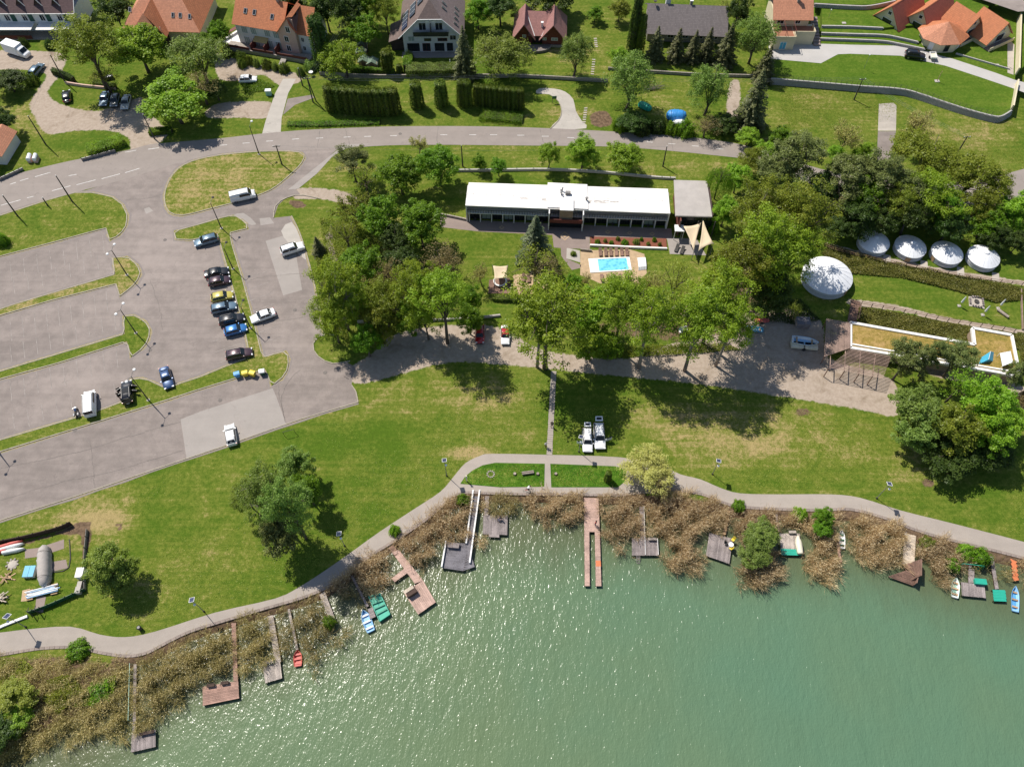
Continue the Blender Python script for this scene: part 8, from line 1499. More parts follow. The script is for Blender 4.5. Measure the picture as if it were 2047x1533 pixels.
def person(u, v, z, a, top, legs, label, pose='walk', hair='hair_dark', sc=1.0):
 p = P(u, v, z); root = empty('person', p, a, label, 'person'); root.scale = (sc, sc, sc)
 H = dict(hip=(0, 0, .92), chest=(0, .02, 1.25), neck=(0, .02, 1.48), head=(0, .05, 1.66)); s = .16 if pose == 'walk' else .02
 if pose == 'sit': H = dict(hip=(0, 0, .46), chest=(0, 0, .80), neck=(0, .02, 1.02), head=(0, .05, 1.20))
 if pose == 'ride': H = dict(hip=(0, -.2, .98), chest=(0, .08, 1.28), neck=(0, .22, 1.46), head=(0, .30, 1.62))
 def limbs():
  out = {}
  for i, sd_ in enumerate((-1, 1)):
   f = s*(1 if sd_ > 0 else -1); hx = (H['hip'][0]+sd_*.09, H['hip'][1], H['hip'][2]-.03)
   if pose in ('walk', 'stand'): leg = [hx, (sd_*.10, .06+f*.5, .50), (sd_*.10, f*1.2-.02, .08), (sd_*.11, f*1.2+.15, .04)]
   elif pose == 'sit': leg = [hx, (sd_*.13, .42, .48), (sd_*.13, .46, .08), (sd_*.13, .62, .04)]
   else: leg = [hx, (sd_*.13, .12, .62+.08*sd_), (sd_*.12, 0, .22+.12*sd_), (sd_*.12, .14, .18+.12*sd_)]
   sh = (sd_*.19, H['chest'][1], H['neck'][2]-.06)
   if pose in ('walk', 'stand'): arm = [sh, (sd_*.25, -f*.5, sh[2]-.28), (sd_*.24, -f+.10, sh[2]-.52), (sd_*.23, -f+.16, sh[2]-.62)]
   elif pose == 'sit': arm = [sh, (sd_*.24, .06, sh[2]-.26), (sd_*.16, .26, sh[2]-.34), (sd_*.12, .34, sh[2]-.36)]
   else: arm = [sh, (sd_*.27, .32, sh[2]-.2), (sd_*.25, .50, sh[2]-.32), (sd_*.24, .56, sh[2]-.34)]
   out[sd_] = (leg, arm)
  return out
 LB = limbs()
 def skin(nm, chains, mat, lv=1):
  vs, es, rs = [], [], []
  for ch in chains:
   prev = None
   for co, r in ch:
    k = next((i for i, q in enumerate(vs) if (Vector(q)-Vector(co)).length < 1e-4), None)
    if k is None: vs.append(co); rs.append(r); k = len(vs)-1
    if prev is not None: es.append((prev, k))
    prev = k
  me = bpy.data.meshes.new(nm); me.from_pydata(vs, es, []); o = link(nm, me, None, root); me.materials.append(M[mat]); me.skin_vertices.new() if False else None
  md = o.modifiers.new('skin', 'SKIN'); sv_ = me.skin_vertices[0].data if me.skin_vertices else None
  if sv_ is None: return o
  for i, r in enumerate(rs): sv_[i].radius = (r, r)
  sv_[0].use_root = True; o.modifiers.new('sub', 'SUBSURF').levels = lv; o.modifiers['sub'].render_levels = lv; return o
 return root, H, LB
def tube_person(u, v, z, a, top, legs, label, pose='walk', hair='hair_dark', sc=1.0):
 root, H, LB = person(u, v, z, a, top, legs, label, pose, hair, sc)
 def grow(nm, chains, mat, lv=2):
  bm = bmesh.new(); sk = bm.verts.layers.skin.verify(); vs = []; 
  for ch in chains:
   prev = None
   for co, r in ch:
    k = next((q for q in vs if (q.co-Vector(co)).length < 1e-4), None)
    if k is None: k = bm.verts.new(co); vs.append(k); k[sk].radius = (r, r)
    if prev is not None and bm.edges.get((prev, k)) is None: bm.edges.new((prev, k))
    prev = k
  vs[0][sk].use_root = True
  me = bpy.data.meshes.new(nm); bm.to_mesh(me); bm.free(); o = link(nm, me, M[mat], root); o.modifiers.new('skin', 'SKIN').use_smooth_shade = True; s_ = o.modifiers.new('sub', 'SUBSURF'); s_.levels = lv; s_.render_levels = lv
  return o
 hip, chest, neck, head = H['hip'], H['chest'], H['neck'], H['head']; ch = [[(hip, .12), (chest, .13), (neck, .055), (head, .095), ((head[0], head[1]+.01, head[2]+.09), .07)]]
 for sd_ in (-1, 1):
  leg, arm = LB[sd_]; ch.append([(hip, .12), (leg[0], .085), (leg[1], .058), (leg[2], .04), (leg[3], .035)]); ch.append([(chest, .13), (arm[0], .055), (arm[1], .04), (arm[2], .03), (arm[3], .034)])
 grow('body', ch, 'skin')
 sh = [[(hip, .145), (chest, .155), ((neck[0], neck[1], neck[2]-.05), .08)]]
 for sd_ in (-1, 1): leg, arm = LB[sd_]; sh.append([(chest, .155), (arm[0], .075), (arm[1], .058)])
 grow('shirt', sh, 'cloth_'+top); tr = [[((hip[0], hip[1], hip[2]+.05), .14), (hip, .14)]]
 for sd_ in (-1, 1): leg, arm = LB[sd_]; tr.append([(hip, .14), (leg[0], .10), (leg[1], .075), (leg[2], .055)])
 grow('trousers', tr, 'cloth_'+legs); hd = Vector(head)
 MB().lathe([(.03, -.05), (.098, -.01), (.108, .05), (.085, .11), (.03, .145)], 12, (hd.x, hd.y-.025, hd.z)).build('hair', M[hair], root, shade=True)
 m = MB(); m.lathe([(.012, 0), (.012, .02)], 6, (hd.x, hd.y+.098, hd.z-.015)); m.build('nose', M['skin'], root)
 for sd_ in (-1, 1): MB().lathe([(.01, 0), (.012, .012), (.004, .02)], 6, (hd.x+sd_*.035, hd.y+.086, hd.z+.02)).build('eye', M['trim_black'], root); 
 for sd_ in (-1, 1):
  arm = LB[sd_][1]; e = Vector(arm[3]); d_ = (e-Vector(arm[2])).normalized(); m = MB()
  sp = Vector((0, 1, 0)).cross(d_).normalized()
  for k in range(4): s0 = e+d_*.02+sp*(k-1.5)*.018; m.tube([s0, s0+d_*(.045+.01*(1.5-abs(k-1.5))), s0+d_*.07+Vector((0, .01, -.01))], [.0095, .0085, .007], 5)
  m.tube([e+sp*.03, e+sp*.05+d_*.03, e+sp*.05+d_*.05], [.011, .009, .008], 5); m.build('fingers', M['skin'], root)
 return root
tube_person(1103, 853, 0, 2.9, 'black', 'black', 'person in black walking down the slab walk'); tube_person(1091, 894, 0, .5, 'white', 'black', 'person in a white top standing beside the lower end of the slab walk', 'stand'); tube_person(1190, 1050, DZ, 1.0, 'red', 'blue', 'person standing on the main pier', 'stand'); tube_person(1001, 1038, DZ, 2.2, 'black', 'blue', 'dark-clothed person sitting on the square platform beside the ramp', 'sit')
tube_person(240, 797, 0, -1.2, 'black', 'black', 'person in dark clothes beside the open doors of the black car', 'stand'); tube_person(1195, 882-4, 0, 1.8, 'white', 'blue', 'person at the open side of the right white van', 'stand') if False else None
tube_person(1073+0, 503, 0, .2, 'white', 'grey', 'person in white next to the short dark wall by the pool', 'stand') if False else None
r_ = tube_person(1056, 981, .03, -1.45, 'white', 'black', 'cyclist in a light shirt riding on the narrow path', 'ride')
p = P(1056, 981, .03); root = empty('bicycle', p, -1.45, 'bicycle under the cyclist on the narrow path', 'bicycle'); 
def ringw(y):
 return MB().tube([(0, y+.34*math.cos(2*math.pi*i/20), .34+.34*math.sin(2*math.pi*i/20)) for i in range(21)], .02, 5, False)
for y in (.52, -.52): ringw(y).build('wheel', M['rubber'], root)
m = MB(); [m.bar(a, b_, .035) for a, b_ in (((0, .52, .34), (0, .38, .9)), ((0, .38, .85), (0, -.1, .35)), ((0, -.1, .35), (0, -.25, .88)), ((0, -.25, .82), (0, .36, .82)), ((0, -.1, .35), (0, -.52, .34)), ((0, -.25, .82), (0, -.52, .34)))]; m.build('frame', M['paint_red'], root); m = MB(); m.bar((-.28, .48, .98), (.28, .48, .98), .03); m.build('handlebar', M['trim_black'], root); MB().box((0, -.27, .91), (.14, .26, .05)).build('saddle', M['trim_black'], root)
# ---------------------------------------------------------------- pool area
rim = PL([(1176, 518), (1258, 514), (1263, 541), (1180, 546)], 0); m = MB(); m.prism(rim, -.02, .10, bottom=False); root = empty('swimming_pool', (rim[0].x, rim[0].y, 0), 0, 'rectangular turquoise swimming pool with white rim', 'swimming pool')
c = sum(rim, Vector())/4; inn = [q+(c-q).normalized()*.65 for q in rim]; mm = MB()
for i in range(4): a, b_, e, d_ = rim[i], rim[(i+1) % 4], inn[(i+1) % 4], inn[i]; mm.v += [(a.x, a.y, .12), (b_.x, b_.y, .12), (e.x, e.y, .12), (d_.x, d_.y, .12), (a.x, a.y, 0), (b_.x, b_.y, 0), (e.x, e.y, -.3), (d_.x, d_.y, -.3)]; k = len(mm.v)-8; mm.f += [(k, k+1, k+2, k+3), (k, k+4, k+5, k+1), (k+3, k+2, k+6, k+7)]
mm.build('rim', M['pool_rim'], root, world=True); mm = MB(); mm.sheet([(q.x, q.y) for q in inn], .045); mm.build('water_surface', M['pool_water'], root, world=True)
st = MB(); a, b_ = inn[0], inn[3]
for i in range(3): s, e = a.lerp(inn[1], .03+i*.05), b_.lerp(inn[2], .03+i*.05); st.bar((s.x, s.y, .062-.005*i), (e.x, e.y, .062-.005*i), .55, .02)
st.build('pool_steps', M['pool_rim'], root, world=True)
q = PL([(1274, 514), (1289, 513), (1292, 537), (1277, 539)], .3); root = empty('pool_cover', (q[0].x, q[0].y, 0), 0, 'white ribbed sliding pool cover folded at the right end of the pool', 'pool cover')
for i in range(5): t = i/4; a, b_ = q[0].lerp(q[1], t), q[3].lerp(q[2], t); mid = (a+b_)/2; MB().tube([(a.x, a.y, .05), (a.lerp(b_, .15).x, a.lerp(b_, .15).y, .5), (mid.x, mid.y, .62), (b_.lerp(a, .15).x, b_.lerp(a, .15).y, .5), (b_.x, b_.y, .05)], .07, 6).build('rib', M['trim_white'], root, world=True)
m = MB(); sg = [0, .15, .5, .85, 1]; zz = [.05, .5, .62, .5, .05]
for j_ in range(4):
 for a, b_, e, d_ in [(q[0].lerp(q[3], sg[j_]), q[1].lerp(q[2], sg[j_]), q[1].lerp(q[2], sg[j_+1]), q[0].lerp(q[3], sg[j_+1]))]: k = len(m.v); m.v += [(a.x, a.y, zz[j_]), (b_.x, b_.y, zz[j_]), (e.x, e.y, zz[j_+1]), (d_.x, d_.y, zz[j_+1])]; m.f.append((k, k+1, k+2, k+3))
m.build('shell', M['canvas_white'], root, world=True)
def lounger(u, v, a, mat, label, group):
 p = P(u, v, .2); root = empty('sun_lounger', (p.x, p.y, 0), a, label, 'sun lounger', group)
 MB().box((0, -.3, .32), (.62, 1.2, .07)).build('seat', M[mat], root); MB().box((0, .55, .48), (.62, .7, .06), rx=.5).build('backrest', M[mat], root)
 for x in (-.26, .26):
  for y in (-.8, .3): MB().box((x, y, .15), (.05, .05, .3)).build('leg', M['pole_dark'], root)
g = 'sun loungers above the pool'
for i, u in enumerate((1200, 1211, 1221, 1232, 1243, 1253)): lounger(u, 505, 0, 'wood_brown', '%s lounger from the left in the row above the pool' % ords[i], g)
g = 'sun loungers below the pool'
for i, u in enumerate((1203, 1216, 1228, 1240, 1252)): lounger(u, 556, math.pi, 'wood_brown', '%s lounger from the left in the row below the pool' % ords[i], g)
g = 'sun loungers on the sand terrace'
for i, (u, v) in enumerate(((1043, 586), (1054, 586), (1078, 585), (1088, 588))): lounger(u, v, 0, 'wood_brown', '%s lounger from the left in the lower row of the sand terrace' % ords[i], g)
for i, (u, v) in enumerate(((1047, 556), (1057, 557))): lounger(u, v, 0, 'wood_brown', '%s lounger of the pair at the top of the sand terrace' % ('left', 'right')[i], g)
lounger(1353, 497, -.4, 'pole_dark', 'left black lounger on the deck beside the shade sails', 'black loungers'); lounger(1364, 501, -.4, 'pole_dark', 'right black lounger on the deck beside the shade sails', 'black loungers')
p = P(1000, 562, .5); root = empty('hot_tub', (p.x, p.y, 0), 0, 'round hot tub with white rim under the square sail', 'hot tub'); MB().lathe([(1.25, 0), (1.3, .55)], 28).build('tub', M['wood_brown'], root); m = MB().lathe([(.95, .50), (.98, .6), (1.28, .6), (1.30, .5)], 28); m.f = m.f[:-2]; m.build('rim', M['pool_rim'], root, shade=True); m = MB().lathe([(.97, .50), (.97, .52)], 28); m.build('water_surface', M['pool_water'], root)
tb = PL([(976, 587), (978, 560), (1018, 556), (1024, 587)], 0); root = empty('hot_tub_deck', (tb[0].x, tb[0].y, 0), 0, 'brown timber deck under the hot tub', 'deck')
deck_z = .1
for i in range(18): a, b_ = tb[0].lerp(tb[3], (i+.5)/18), tb[1].lerp(tb[2], (i+.5)/18); MB().bar((a.x, a.y, .05), (b_.x, b_.y, .05), .25, .05).build('plank', M['wood_brown'], root, world=True)
def sail(pts, label, mat='sail_cream', sag=.25):
 c3 = [P(u, v, z) for u, v, z in pts]; k = len(c3); c = sum(c3, Vector())/k; root = empty('shade_sail', (c.x, c.y, 0), 0, label, 'shade sail'); N = 6; m = MB(); idx = {}
 def pull(p): # edges curve inwards, cloth sags
  return p
 def bary(a, b_, c_, n=7):
  k0 = len(m.v); ids = {}
  for i in range(n+1):
   for j_ in range(n+1-i):
    w0, w1, w2 = i/n, j_/n, 1-i/n-j_/n; q = a*w0+b_*w1+c_*w2; e = 27*w0*w1*w2; ctr = (a+b_+c_)/3
    ed = 4*max(w0*w1 if w2 < 1e-6 else 0, w1*w2 if w0 < 1e-6 else 0, w0*w2 if w1 < 1e-6 else 0); q = q+(ctr-q)*.14*ed+Vector((0, 0, -sag*e)); ids[(i, j_)] = len(m.v); m.v.append(tuple(q))
  for i in range(n):
   for j_ in range(n-i):
    m.f.append((ids[(i, j_)], ids[(i+1, j_)], ids[(i, j_+1)]))
    if i+j_ < n-1: m.f.append((ids[(i+1, j_)], ids[(i+1, j_+1)], ids[(i, j_+1)]))
 if k == 3: bary(*c3)
 else: m.v = []; NN = 6; 
 if k == 4:
  for i in range(NN+1):
   for j_ in range(NN+1): s, t = i/NN, j_/NN; q = c3[0].lerp(c3[1], s).lerp(c3[3].lerp(c3[2], s), t); e = 4*max(s*(1-s) if t in (0, 1) else 0, t*(1-t) if s in (0, 1) else 0); q = q+(c-q)*.12*e+Vector((0, 0, -sag*16*s*(1-s)*t*(1-t))); m.v.append(tuple(q))
  for i in range(NN):
   for j_ in range(NN): a = i*(NN+1)+j_; m.f.append((a, a+1, a+NN+2, a+NN+1))
 o = m.build('cloth', M[mat], root, world=True, shade=True); md = o.modifiers.new('thickness', 'SOLIDIFY'); md.thickness = .01
 for q in c3: MB().tube([(q.x, q.y, 0), (q.x, q.y, q.z+.1)], .06, 8).build('post', M['pole_grey'], root, world=True)
 return root
sail([(1366, 452, 3.4), (1401, 446, 3.6), (1387, 503, 2.4)], 'left triangular cream shade sail'); sail([(1405, 438, 3.6), (1426, 487, 3.0), (1396, 502, 2.4)], 'right triangular cream shade sail'); sail([(985, 531, 2.5), (1015, 531, 2.5), (1014, 556, 2.2), (988, 559, 2.2)], 'square cream sail above the hot tub')
# ---------------------------------------------------------------- yurt meadow
def parasol(b_, t_, label):
 A, B = P(*b_, 0), P(*t_, 0); h = 2.7; root = empty('closed_parasol', A, 0, label, 'parasol', 'closed parasols round the fire place'); MB().tube([(0, 0, 0), (0, 0, h)], .03, 6).build('pole', M['wood_tan'], root)
 MB().lathe([(.05, 1.0), (.19, 1.15), (.16, 1.9), (.09, 2.5), (.03, 2.75)], 10).build('folded_canopy', M['canvas_white'], root); MB().box((0, 0, .08), (.55, .55, .16)).build('base', M['concrete'], root)
parasol((1917, 612), (1932, 593), 'closed parasol left of the fire place'); parasol((1964, 630), (1977, 610), 'closed parasol in front of the fire place'); parasol((1995, 617), (2012, 598), 'closed parasol right of the fire place')
q = PL([(1936, 593), (1964, 594), (1968, 618), (1937, 612)], 0); root = empty('fire_place', (q[0].x, q[0].y, 0), 0, 'square paved fire place with stools on the yurt meadow', 'fire place'); m = MB(); m.prism(q, 0, .08, bottom=False); m.build('paving', M['old_concrete'], root, world=True); c = sum(q, Vector())/4; MB().lathe([(.35, .08), (.45, .3), (.42, .32), (.3, .2)], 14, (c.x, c.y, 0)).build('fire_bowl', M['pole_dark'], root, world=True)
for i in range(4):
 for t in (.2, .4, .6, .8): s = q[i].lerp(q[(i+1) % 4], t); s = s.lerp(c, .14); MB().lathe([(.15, .08), (.15, .42)], 8, (s.x, s.y, 0)).build('stool', M['wood_grey'], root, world=True)
p = P(2005, 627, .2); root = empty('fallen_log', (p.x, p.y, 0), -.9, 'thick log lying right of the closed parasols', 'log'); MB().tube([(-1.1, 0, .3), (1.1, 0, .3)], [.26, .24], 10).build('log', M['log'], root)
def tent(px, z, mat, label, h=1.3):
 q = [P(u, v, z) for u, v in px]; c = sum(q, Vector())/4; root = empty('tent', (c.x, c.y, z), 0, label, 'tent'); m = MB(); r0, r1 = (q[0]+q[1])/2+Vector((0, 0, h)), (q[2]+q[3])/2+Vector((0, 0, h)); m.v = [tuple(x) for x in q]+[tuple(r0), tuple(r1)]; m.f = [(0, 1, 4), (1, 2, 5, 4), (2, 3, 5), (3, 0, 4, 5)]; m.build('canvas', M[mat], root, world=True)
 MB().tube([r0, r1], .04, 5).build('ridge_pole', M['trim_white'], root, world=True)
tent([(1956, 728), (1985, 722), (1987, 692+12), (1962, 706+8)], GZ-.1, 'gel_aqua', 'blue tent on the walled yard roof', 1.0); q = [P(u, v, GZ+.9) for u, v in ((1999, 706), (2020, 702), (2025, 724), (2004, 732))]; root = empty('canopy_table', (q[0].x, q[0].y, GZ-.1), 0, 'white canopy beside the blue tent', 'canopy'); m = MB(); m.prism(q, GZ+.85, GZ+.93); m.build('canopy_top', M['canvas_white'], root, world=True)
for s in q: MB().bar((s.x, s.y, GZ-.1), (s.x, s.y, GZ+.85), .06).build('leg', M['trim_white'], root, world=True)
PZ = 2.7
c = P(1680, 700, 0); root = empty('pergola', (c.x, c.y, 0), 0, 'large timber slat pergola at the left end of the grass roof', 'pergola')
A, B, C_, D__ = P(1652, 637, PZ), P(1699, 645, PZ), P(1699, 696, PZ), P(1648, 713, PZ); slats(root, A, B, C_, D__, 26, 'wood_slat', .11)
A, B, C_, D__ = P(1700, 697, PZ-.1), P(1655, 713, PZ-.1), P(1654, 738, PZ-.1), P(1767, 760, PZ-.1); E_ = P(1790, 716, PZ-.1)
slats(root, P(1700, 697, PZ-.05), P(1655, 735, PZ-.05), P(1765, 757, PZ-.05), P(1782, 712, PZ-.05), 17, 'wood_slat', .09)
for a, b_ in (((1652, 637), (1648, 713)), ((1675, 641), (1674, 704)), ((1699, 645), (1699, 696)), ((1660, 712), (1659, 738)), ((1690, 702), (1688, 742)), ((1720, 702), (1717, 748)), ((1750, 708), (1744, 753))): s, e = P(*a, PZ-.2), P(*b_, PZ-.2); MB().bar(s, e, .1, .16).build('beam', M['wood_slat'], root, world=True)
for u, v in ((1653, 640), (1650, 711), (1698, 648), (1656, 737), (1688, 742), (1717, 748), (1744, 753), (1700, 697), (1781, 713)): s = P(u, v, PZ-.2); MB().bar((s.x, s.y, 0), (s.x, s.y, PZ-.2), .12).build('post', M['wood_brown'], root, world=True)
r_ = empty('boardwalk', P(1708, 620, 0), 0, 'dark plank walkway between the big yurt and the pergola', 'boardwalk'); a, b_, c_, d_ = P(1702, 598, .1), P(1694, 642, .1), P(1712, 645, .1), P(1720, 604, .1)
for i in range(24): t = (i+.5)/24; MB().bar(a.lerp(b_, t), d_.lerp(c_, t), .26, .05).build('plank', M['wood_brown'], r_, world=True)
rowboat((1526, 660), (1489, 655), 1.0, 'gel_aqua', 'gel_sky', 'teal canoe lying in the shade at the lane', z=.15, name='canoe', n_b=2); tarp(1508, 641, 1538, 640, .9, .7, 'gel_red', 'dark red covered boat behind the teal canoe')
tr = rowboat((1583, 678), (1636, 686), 1.7, 'gel_white', 'gel_sky', 'white and blue sailing dinghy on a trailer', z=.75, name='dinghy', n_b=2); p = P(1607, 692, .4); root = empty('boat_trailer', (p.x, p.y, 0), -.12, 'pale trailer box under the sailing dinghy', 'trailer')
for x in (-1.2, 1.2): MB().box((x, 0, .55), (2.2, 1.2, .5)).build('box', M['gel_cream'], root)
wheels(root, [(0, .7, .3), (0, -.7, .3)]); p = P(1604, 646, .5); root = empty('crate', (p.x, p.y, 0), -.05, 'large pinkish grey crate behind the dinghy trailer', 'crate'); MB().box((0, 0, .6), (2.3, 1.6, 1.2)).build('body', M['wood_grey'], root); MB().box((0, 0, 1.24), (2.4, 1.7, .08)).build('lid', M['wood_slate'], root)
p = P(1366, 660, .4); root = empty('garden_lounge', (p.x, p.y, 0), .3, 'white cushioned seat among the poplar trunks', 'seat'); MB().box((0, 0, .3), (1.6, .7, .3)).build('seat', M['trim_white'], root); MB().box((0, .4, .6), (1.6, .15, .5)).build('backrest', M['trim_white'], root)
# ---------------------------------------------------------------- fenced plot, lower left
tarp(85, 1088, 86, 1170, 1.9, 1.7, 'membrane_grey', 'long boat under a grey tarpaulin in the fenced plot', z=.15)
p = P(85, 1182, .3); A, B = P(52, 1188, .3), P(118, 1172, .3); root = empty('mast_bundle', (p.x, p.y, 0), math.atan2((B-A).y, (B-A).x), 'bundle of white poles and boards lying on pallets in the fenced plot', 'pole bundle')
for i in range(9): L = RNG.uniform(3.2, 5.2); MB().tube([(-L/2+RNG.uniform(-.3, .3), -.5+i*.12, .35+RNG.uniform(0, .2)), (L/2, -.5+i*.12, .35+RNG.uniform(0, .25))], RNG.uniform(.05, .11), 6).build('pole', M['trim_white' if i % 3 else 'gel_sky'], root)
for x in (-1.8, 1.6): MB().box((x, 0, .15), (.9, 1.6, .25)).build('pallet', M['wood_tan'], root)
p = P(60, 1143, .3); root = empty('cold_frame', (p.x, p.y, 0), .05, 'teal framed box beside the grey tarpaulin', 'cold frame'); MB().box((0, 0, .3), (1.6, 1.6, .6)).build('body', M['trim_white'], root)
for x in (-.4, .4): MB().box((x, 0, .64), (.76, 1.7, .05), ry=0).build('cover', M['gel_aqua'], root)
g = 'kayaks lying at the left edge'
for u0, v0, u1, v1, mt, lb in ((-6, 1094, 44, 1079, 'gel_red', 'upper red kayak at the left edge'), (-8, 1100, 46, 1085, 'gel_white', 'white kayak between the red ones'), (-12, 1104, 12, 1098, 'gel_red', 'lower red kayak at the left edge'), (4, 1104, 48, 1095, 'gel_white', 'pale blue-white kayak, lowest of the stack')): r_ = rowboat((u0, v0), (u1, v1), .62, mt, mt, lb, z=.15, name='kayak', n_b=1, flip=True); r_['group'] = g
for (u, v, lb, mt, d_) in ((163, 1147, 'white cabinet standing at the plot fence', 'trim_white', (1.0, 1.4, 1.2)), (160, 1168, 'upper grey block at the plot corner', 'old_concrete', (.6, .8, .7)), (157, 1180, 'lower grey block at the plot corner', 'old_concrete', (.7, .9, .8))): p = P(u, v, .5); root = empty('cabinet' if mt == 'trim_white' else 'concrete_block', (p.x, p.y, 0), .05, lb, 'cabinet' if mt == 'trim_white' else 'block'); MB().box((0, 0, d_[2]/2), d_).build('body', M[mt], root); MB().box((0, 0, d_[2]+.03), (d_[0]*1.06, d_[1]*1.06, .06)).build('top', M['membrane_white' if mt == 'trim_white' else 'concrete'], root)
def boardpile(u, v, n, label, mat='wood_tan'):
 p = P(u, v, 0); root = empty('timber_pile', p, 0, label, 'timber pile')
 for i in range(n): MB().box((RNG.uniform(-.4, .4), RNG.uniform(-.4, .4), .06+i*.035), (RNG.uniform(1.2, 2.0), .14, .04), RNG.uniform(-.7, 1.2)).build('board', M[mat], root)
boardpile(16, 1154, 9, 'small pile of pale boards in the fenced plot'); boardpile(4, 1196, 22, 'star-shaped heap of pale boards at the left edge', 'wood_sand')
p = P(25, 1128, 0); root = empty('ash_ring', p, 0, 'grey round ash heap in the fenced plot', 'ash heap'); MB().lathe([(.75, 0), (.55, .12), (.15, .2)], 16).build('ash', M['old_concrete'], root)
for i in range(9): a = i*.7; MB().box((.8*math.cos(a), .8*math.sin(a), .08), (.3, .22, .16), a).build('stone', M['wall_stone'], root)
flat('paved_patch', [(50, 1098), (75, 1095), (128, 1078), (128, 1096), (80, 1112), (50, 1116)], .02, 'terrace_paving', label=None); flat('paved_patch', [(97, 1124), (132, 1118), (136, 1135), (97, 1144)], .02, 'terrace_paving'); flat('paved_patch', [(73, 1190), (92, 1192), (86, 1224), (70, 1222)], .02, 'terrace_paving'); flat('paved_patch', [(45, 1180), (60, 1176), (62, 1200), (42, 1202)], .025, 'sand_paving')
wallrun('net_fence', [(-40, 1094), (45, 1078), (120, 1059), (145, 1048)], 1.1, .10, 'wood_dark', 'dark brushwood fence along the top of the plot', 'fence', posts=2.2); wallrun('pipe_frame', [(139, 1078), (138, 1134), (100, 1144)], .12, .12, 'pole_dark', 'dark pipe edging right of the grey tarpaulin', 'pipe')
wallrun('net_fence', [(60, 1226), (100, 1212), (150, 1190), (172, 1180)], .9, .05, 'gel_bottle', 'green net fence along the lower side of the plot', 'fence', posts=2.5); wallrun('net_fence', [(172, 1180), (171, 1120), (176, 1060)], .7, .05, 'pole_grey', 'thin wire fence on the right side of the plot', 'fence', posts=2.5)
wallrun('boat_rail', [(-20, 1264), (10, 1250), (56, 1232)], .3, .35, 'trim_white', 'white rail beam leading to the left edge above the path', 'beam')
for (u, v), lb in zip([(68, 1226), (82, 1222)], ['left dark gate post beside the green net', 'right dark gate post beside the green net']): p = P(u, v, 0); m = MB().box((0, 0, .9), (.1, .1, 1.8)); m.box((0, .3, 1.75), (.08, .7, .08)); tag(m.build('gate_post', M['pole_dark'], None), lb, 'post').location = p
for u, lb in ((60, 'left of two white barrel-roofed boxes at the road'), (72, 'right of two white barrel-roofed boxes at the road')):
 p = P(u, 318, .4); root = empty('road_cabinet', (p.x, p.y, 0), .1, lb, 'cabinet', 'white boxes at the road'); MB().box((0, 0, .45), (.85, 1.5, .9)).build('body', M['wall_pink'], root); m = MB().tube([(0, -.8, .9), (0, .8, .9)], .42, 12); m.build('barrel_top', M['canvas_white'], root)
p = P(668, 182, .5); root = empty('electric_box', (p.x-9, p.y, 0), .1, 'grey meter box beside the driveway entrance', 'meter box') if False else None
p = P(537, 186, .5); root = empty('mail_cabinet', (p.x, p.y, 0), .05, 'pale teal metal cabinet left of the concrete driveway', 'cabinet'); MB().box((0, 0, .6), (1.2, .8, 1.2)).build('body', M['gel_mint'], root); MB().box((0, 0, 1.23), (1.3, .9, .06)).build('lid', M['canvas_white'], root)
p = P(1873, 163, TZ); root = empty('stone_pedestal', p, 0, 'small stone pedestal on the mown lawn', 'pedestal'); MB().box((0, 0, .06), (1.0, .8, .12)).build('base', M['concrete'], root); MB().tube([(0, 0, .1), (0, 0, 2.6)], .07, 8).build('post', M['wood_tan'], root)
for u, v, l in ((1687, 47, 'white drain cover on the upper lawn'), (1993, 131, 'white drain cover on the chalet lawn')): p = P(u, v, TZ+1); m = MB().box((0, 0, .08), (.9, .7, .12)); tag(m.build('drain_cover', M['concrete'], None), l, 'drain cover').location = P(u, v, TZ+(1.5 if v < 60 else .02))
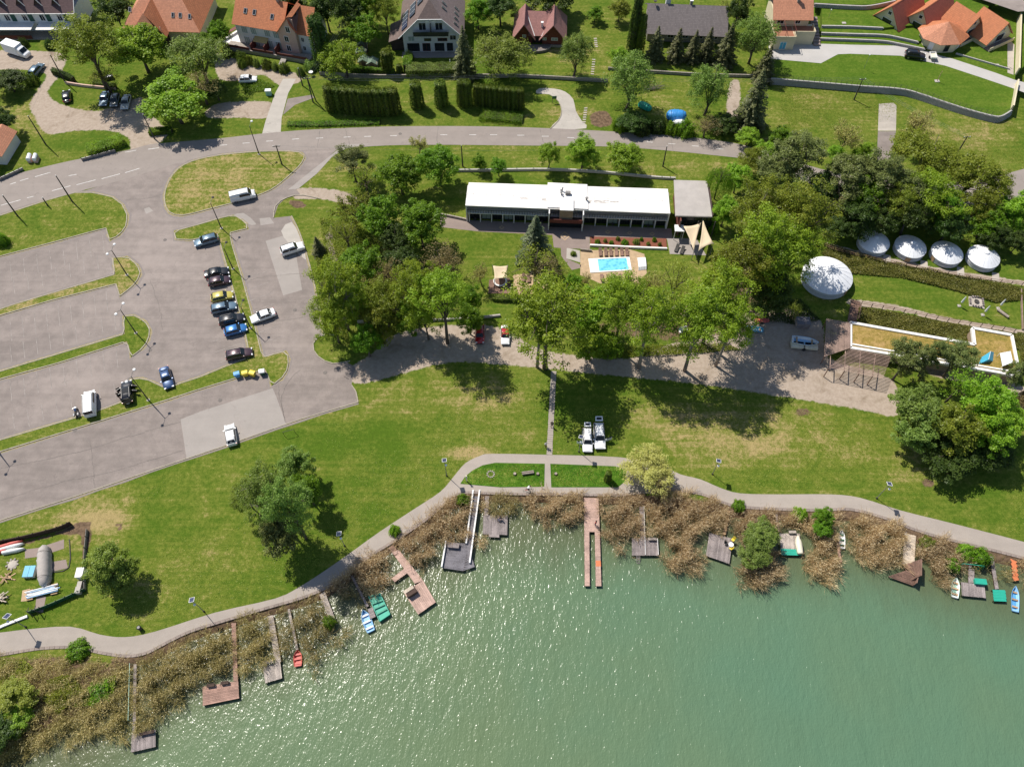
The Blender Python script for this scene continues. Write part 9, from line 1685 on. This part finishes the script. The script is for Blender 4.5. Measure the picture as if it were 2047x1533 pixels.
def garden_lamp(b_, h, l): root = empty('garden_lamp', P(*b_, TZ), 0, l, 'garden lamp'); MB().tube([(0, 0, 0), (0, 0, h)], .03, 6).build('pole', M['pole_grey'], root); MB().lathe([(.03, 0), (.14, .1), (.12, .25), (.02, .3)], 12, (0, 0, h)).build('lamp_head', M['lamp_white'], root)
garden_lamp((1727, 138), 3.4, 'thin white-headed lamp in the middle of the mown lawn'); garden_lamp((1652, 48), 3.4, 'thin lamp on the upper terrace lawn')
p = P(822, 121, .6); root = empty('garden_statue', (p.x, p.y, 0), 0, 'white statue at the left end of the clipped hedge', 'statue'); MB().lathe([(.3, 0), (.3, .3), (.16, .4), (.2, .8), (.14, 1.1), (.08, 1.2), (.12, 1.35), (.03, 1.45)], 12).build('figure', M['trim_white'], root)
p = P(900, 128, .6); root = empty('garden_fountain', (p.x, p.y, 0), 0, 'white slim statue right on the lawn by the dark spruce', 'statue'); MB().lathe([(.3, 0), (.12, .3), (.14, 1.2), (.06, 1.5), (.1, 1.7), (.02, 1.8)], 10).build('figure', M['trim_white'], root)
p = P(622, 148, .5); root = empty('satellite_dish', (p.x, p.y, 0), 0, 'white round dish beside the pink house', 'dish'); MB().tube([(0, 0, 0), (0, 0, .8)], .04, 6).build('pole', M['pole_grey'], root); MB().lathe([(.06, 0), (.45, .14), (.5, .22), (.45, .2), (.05, .06)], 16, (0, 0, .8)).build('dish', M['trim_white'], root)
p = P(1108, 200, .8); root = empty('information_sign', (p.x, p.y, 0), .1, 'small green sign on two posts by the curved driveway', 'sign'); MB().box((0, 0, 1.4), (1.0, .06, .7)).build('panel', M['gel_bottle'], root)
for x in (-.4, .4): MB().box((x, 0, .7), (.07, .07, 1.4)).build('post', M['wood_brown'], root)
p = P(218, 155, .5); root = empty('covered_grill', (p.x, p.y, 0), .5, 'dark long box with white lid under the tree above the shaded cars', 'box'); MB().box((0, 0, .4), (1.8, .7, .8)).build('body', M['pole_dark'], root); MB().box((0, 0, .83), (1.2, .6, .06)).build('lid', M['canvas_white'], root)
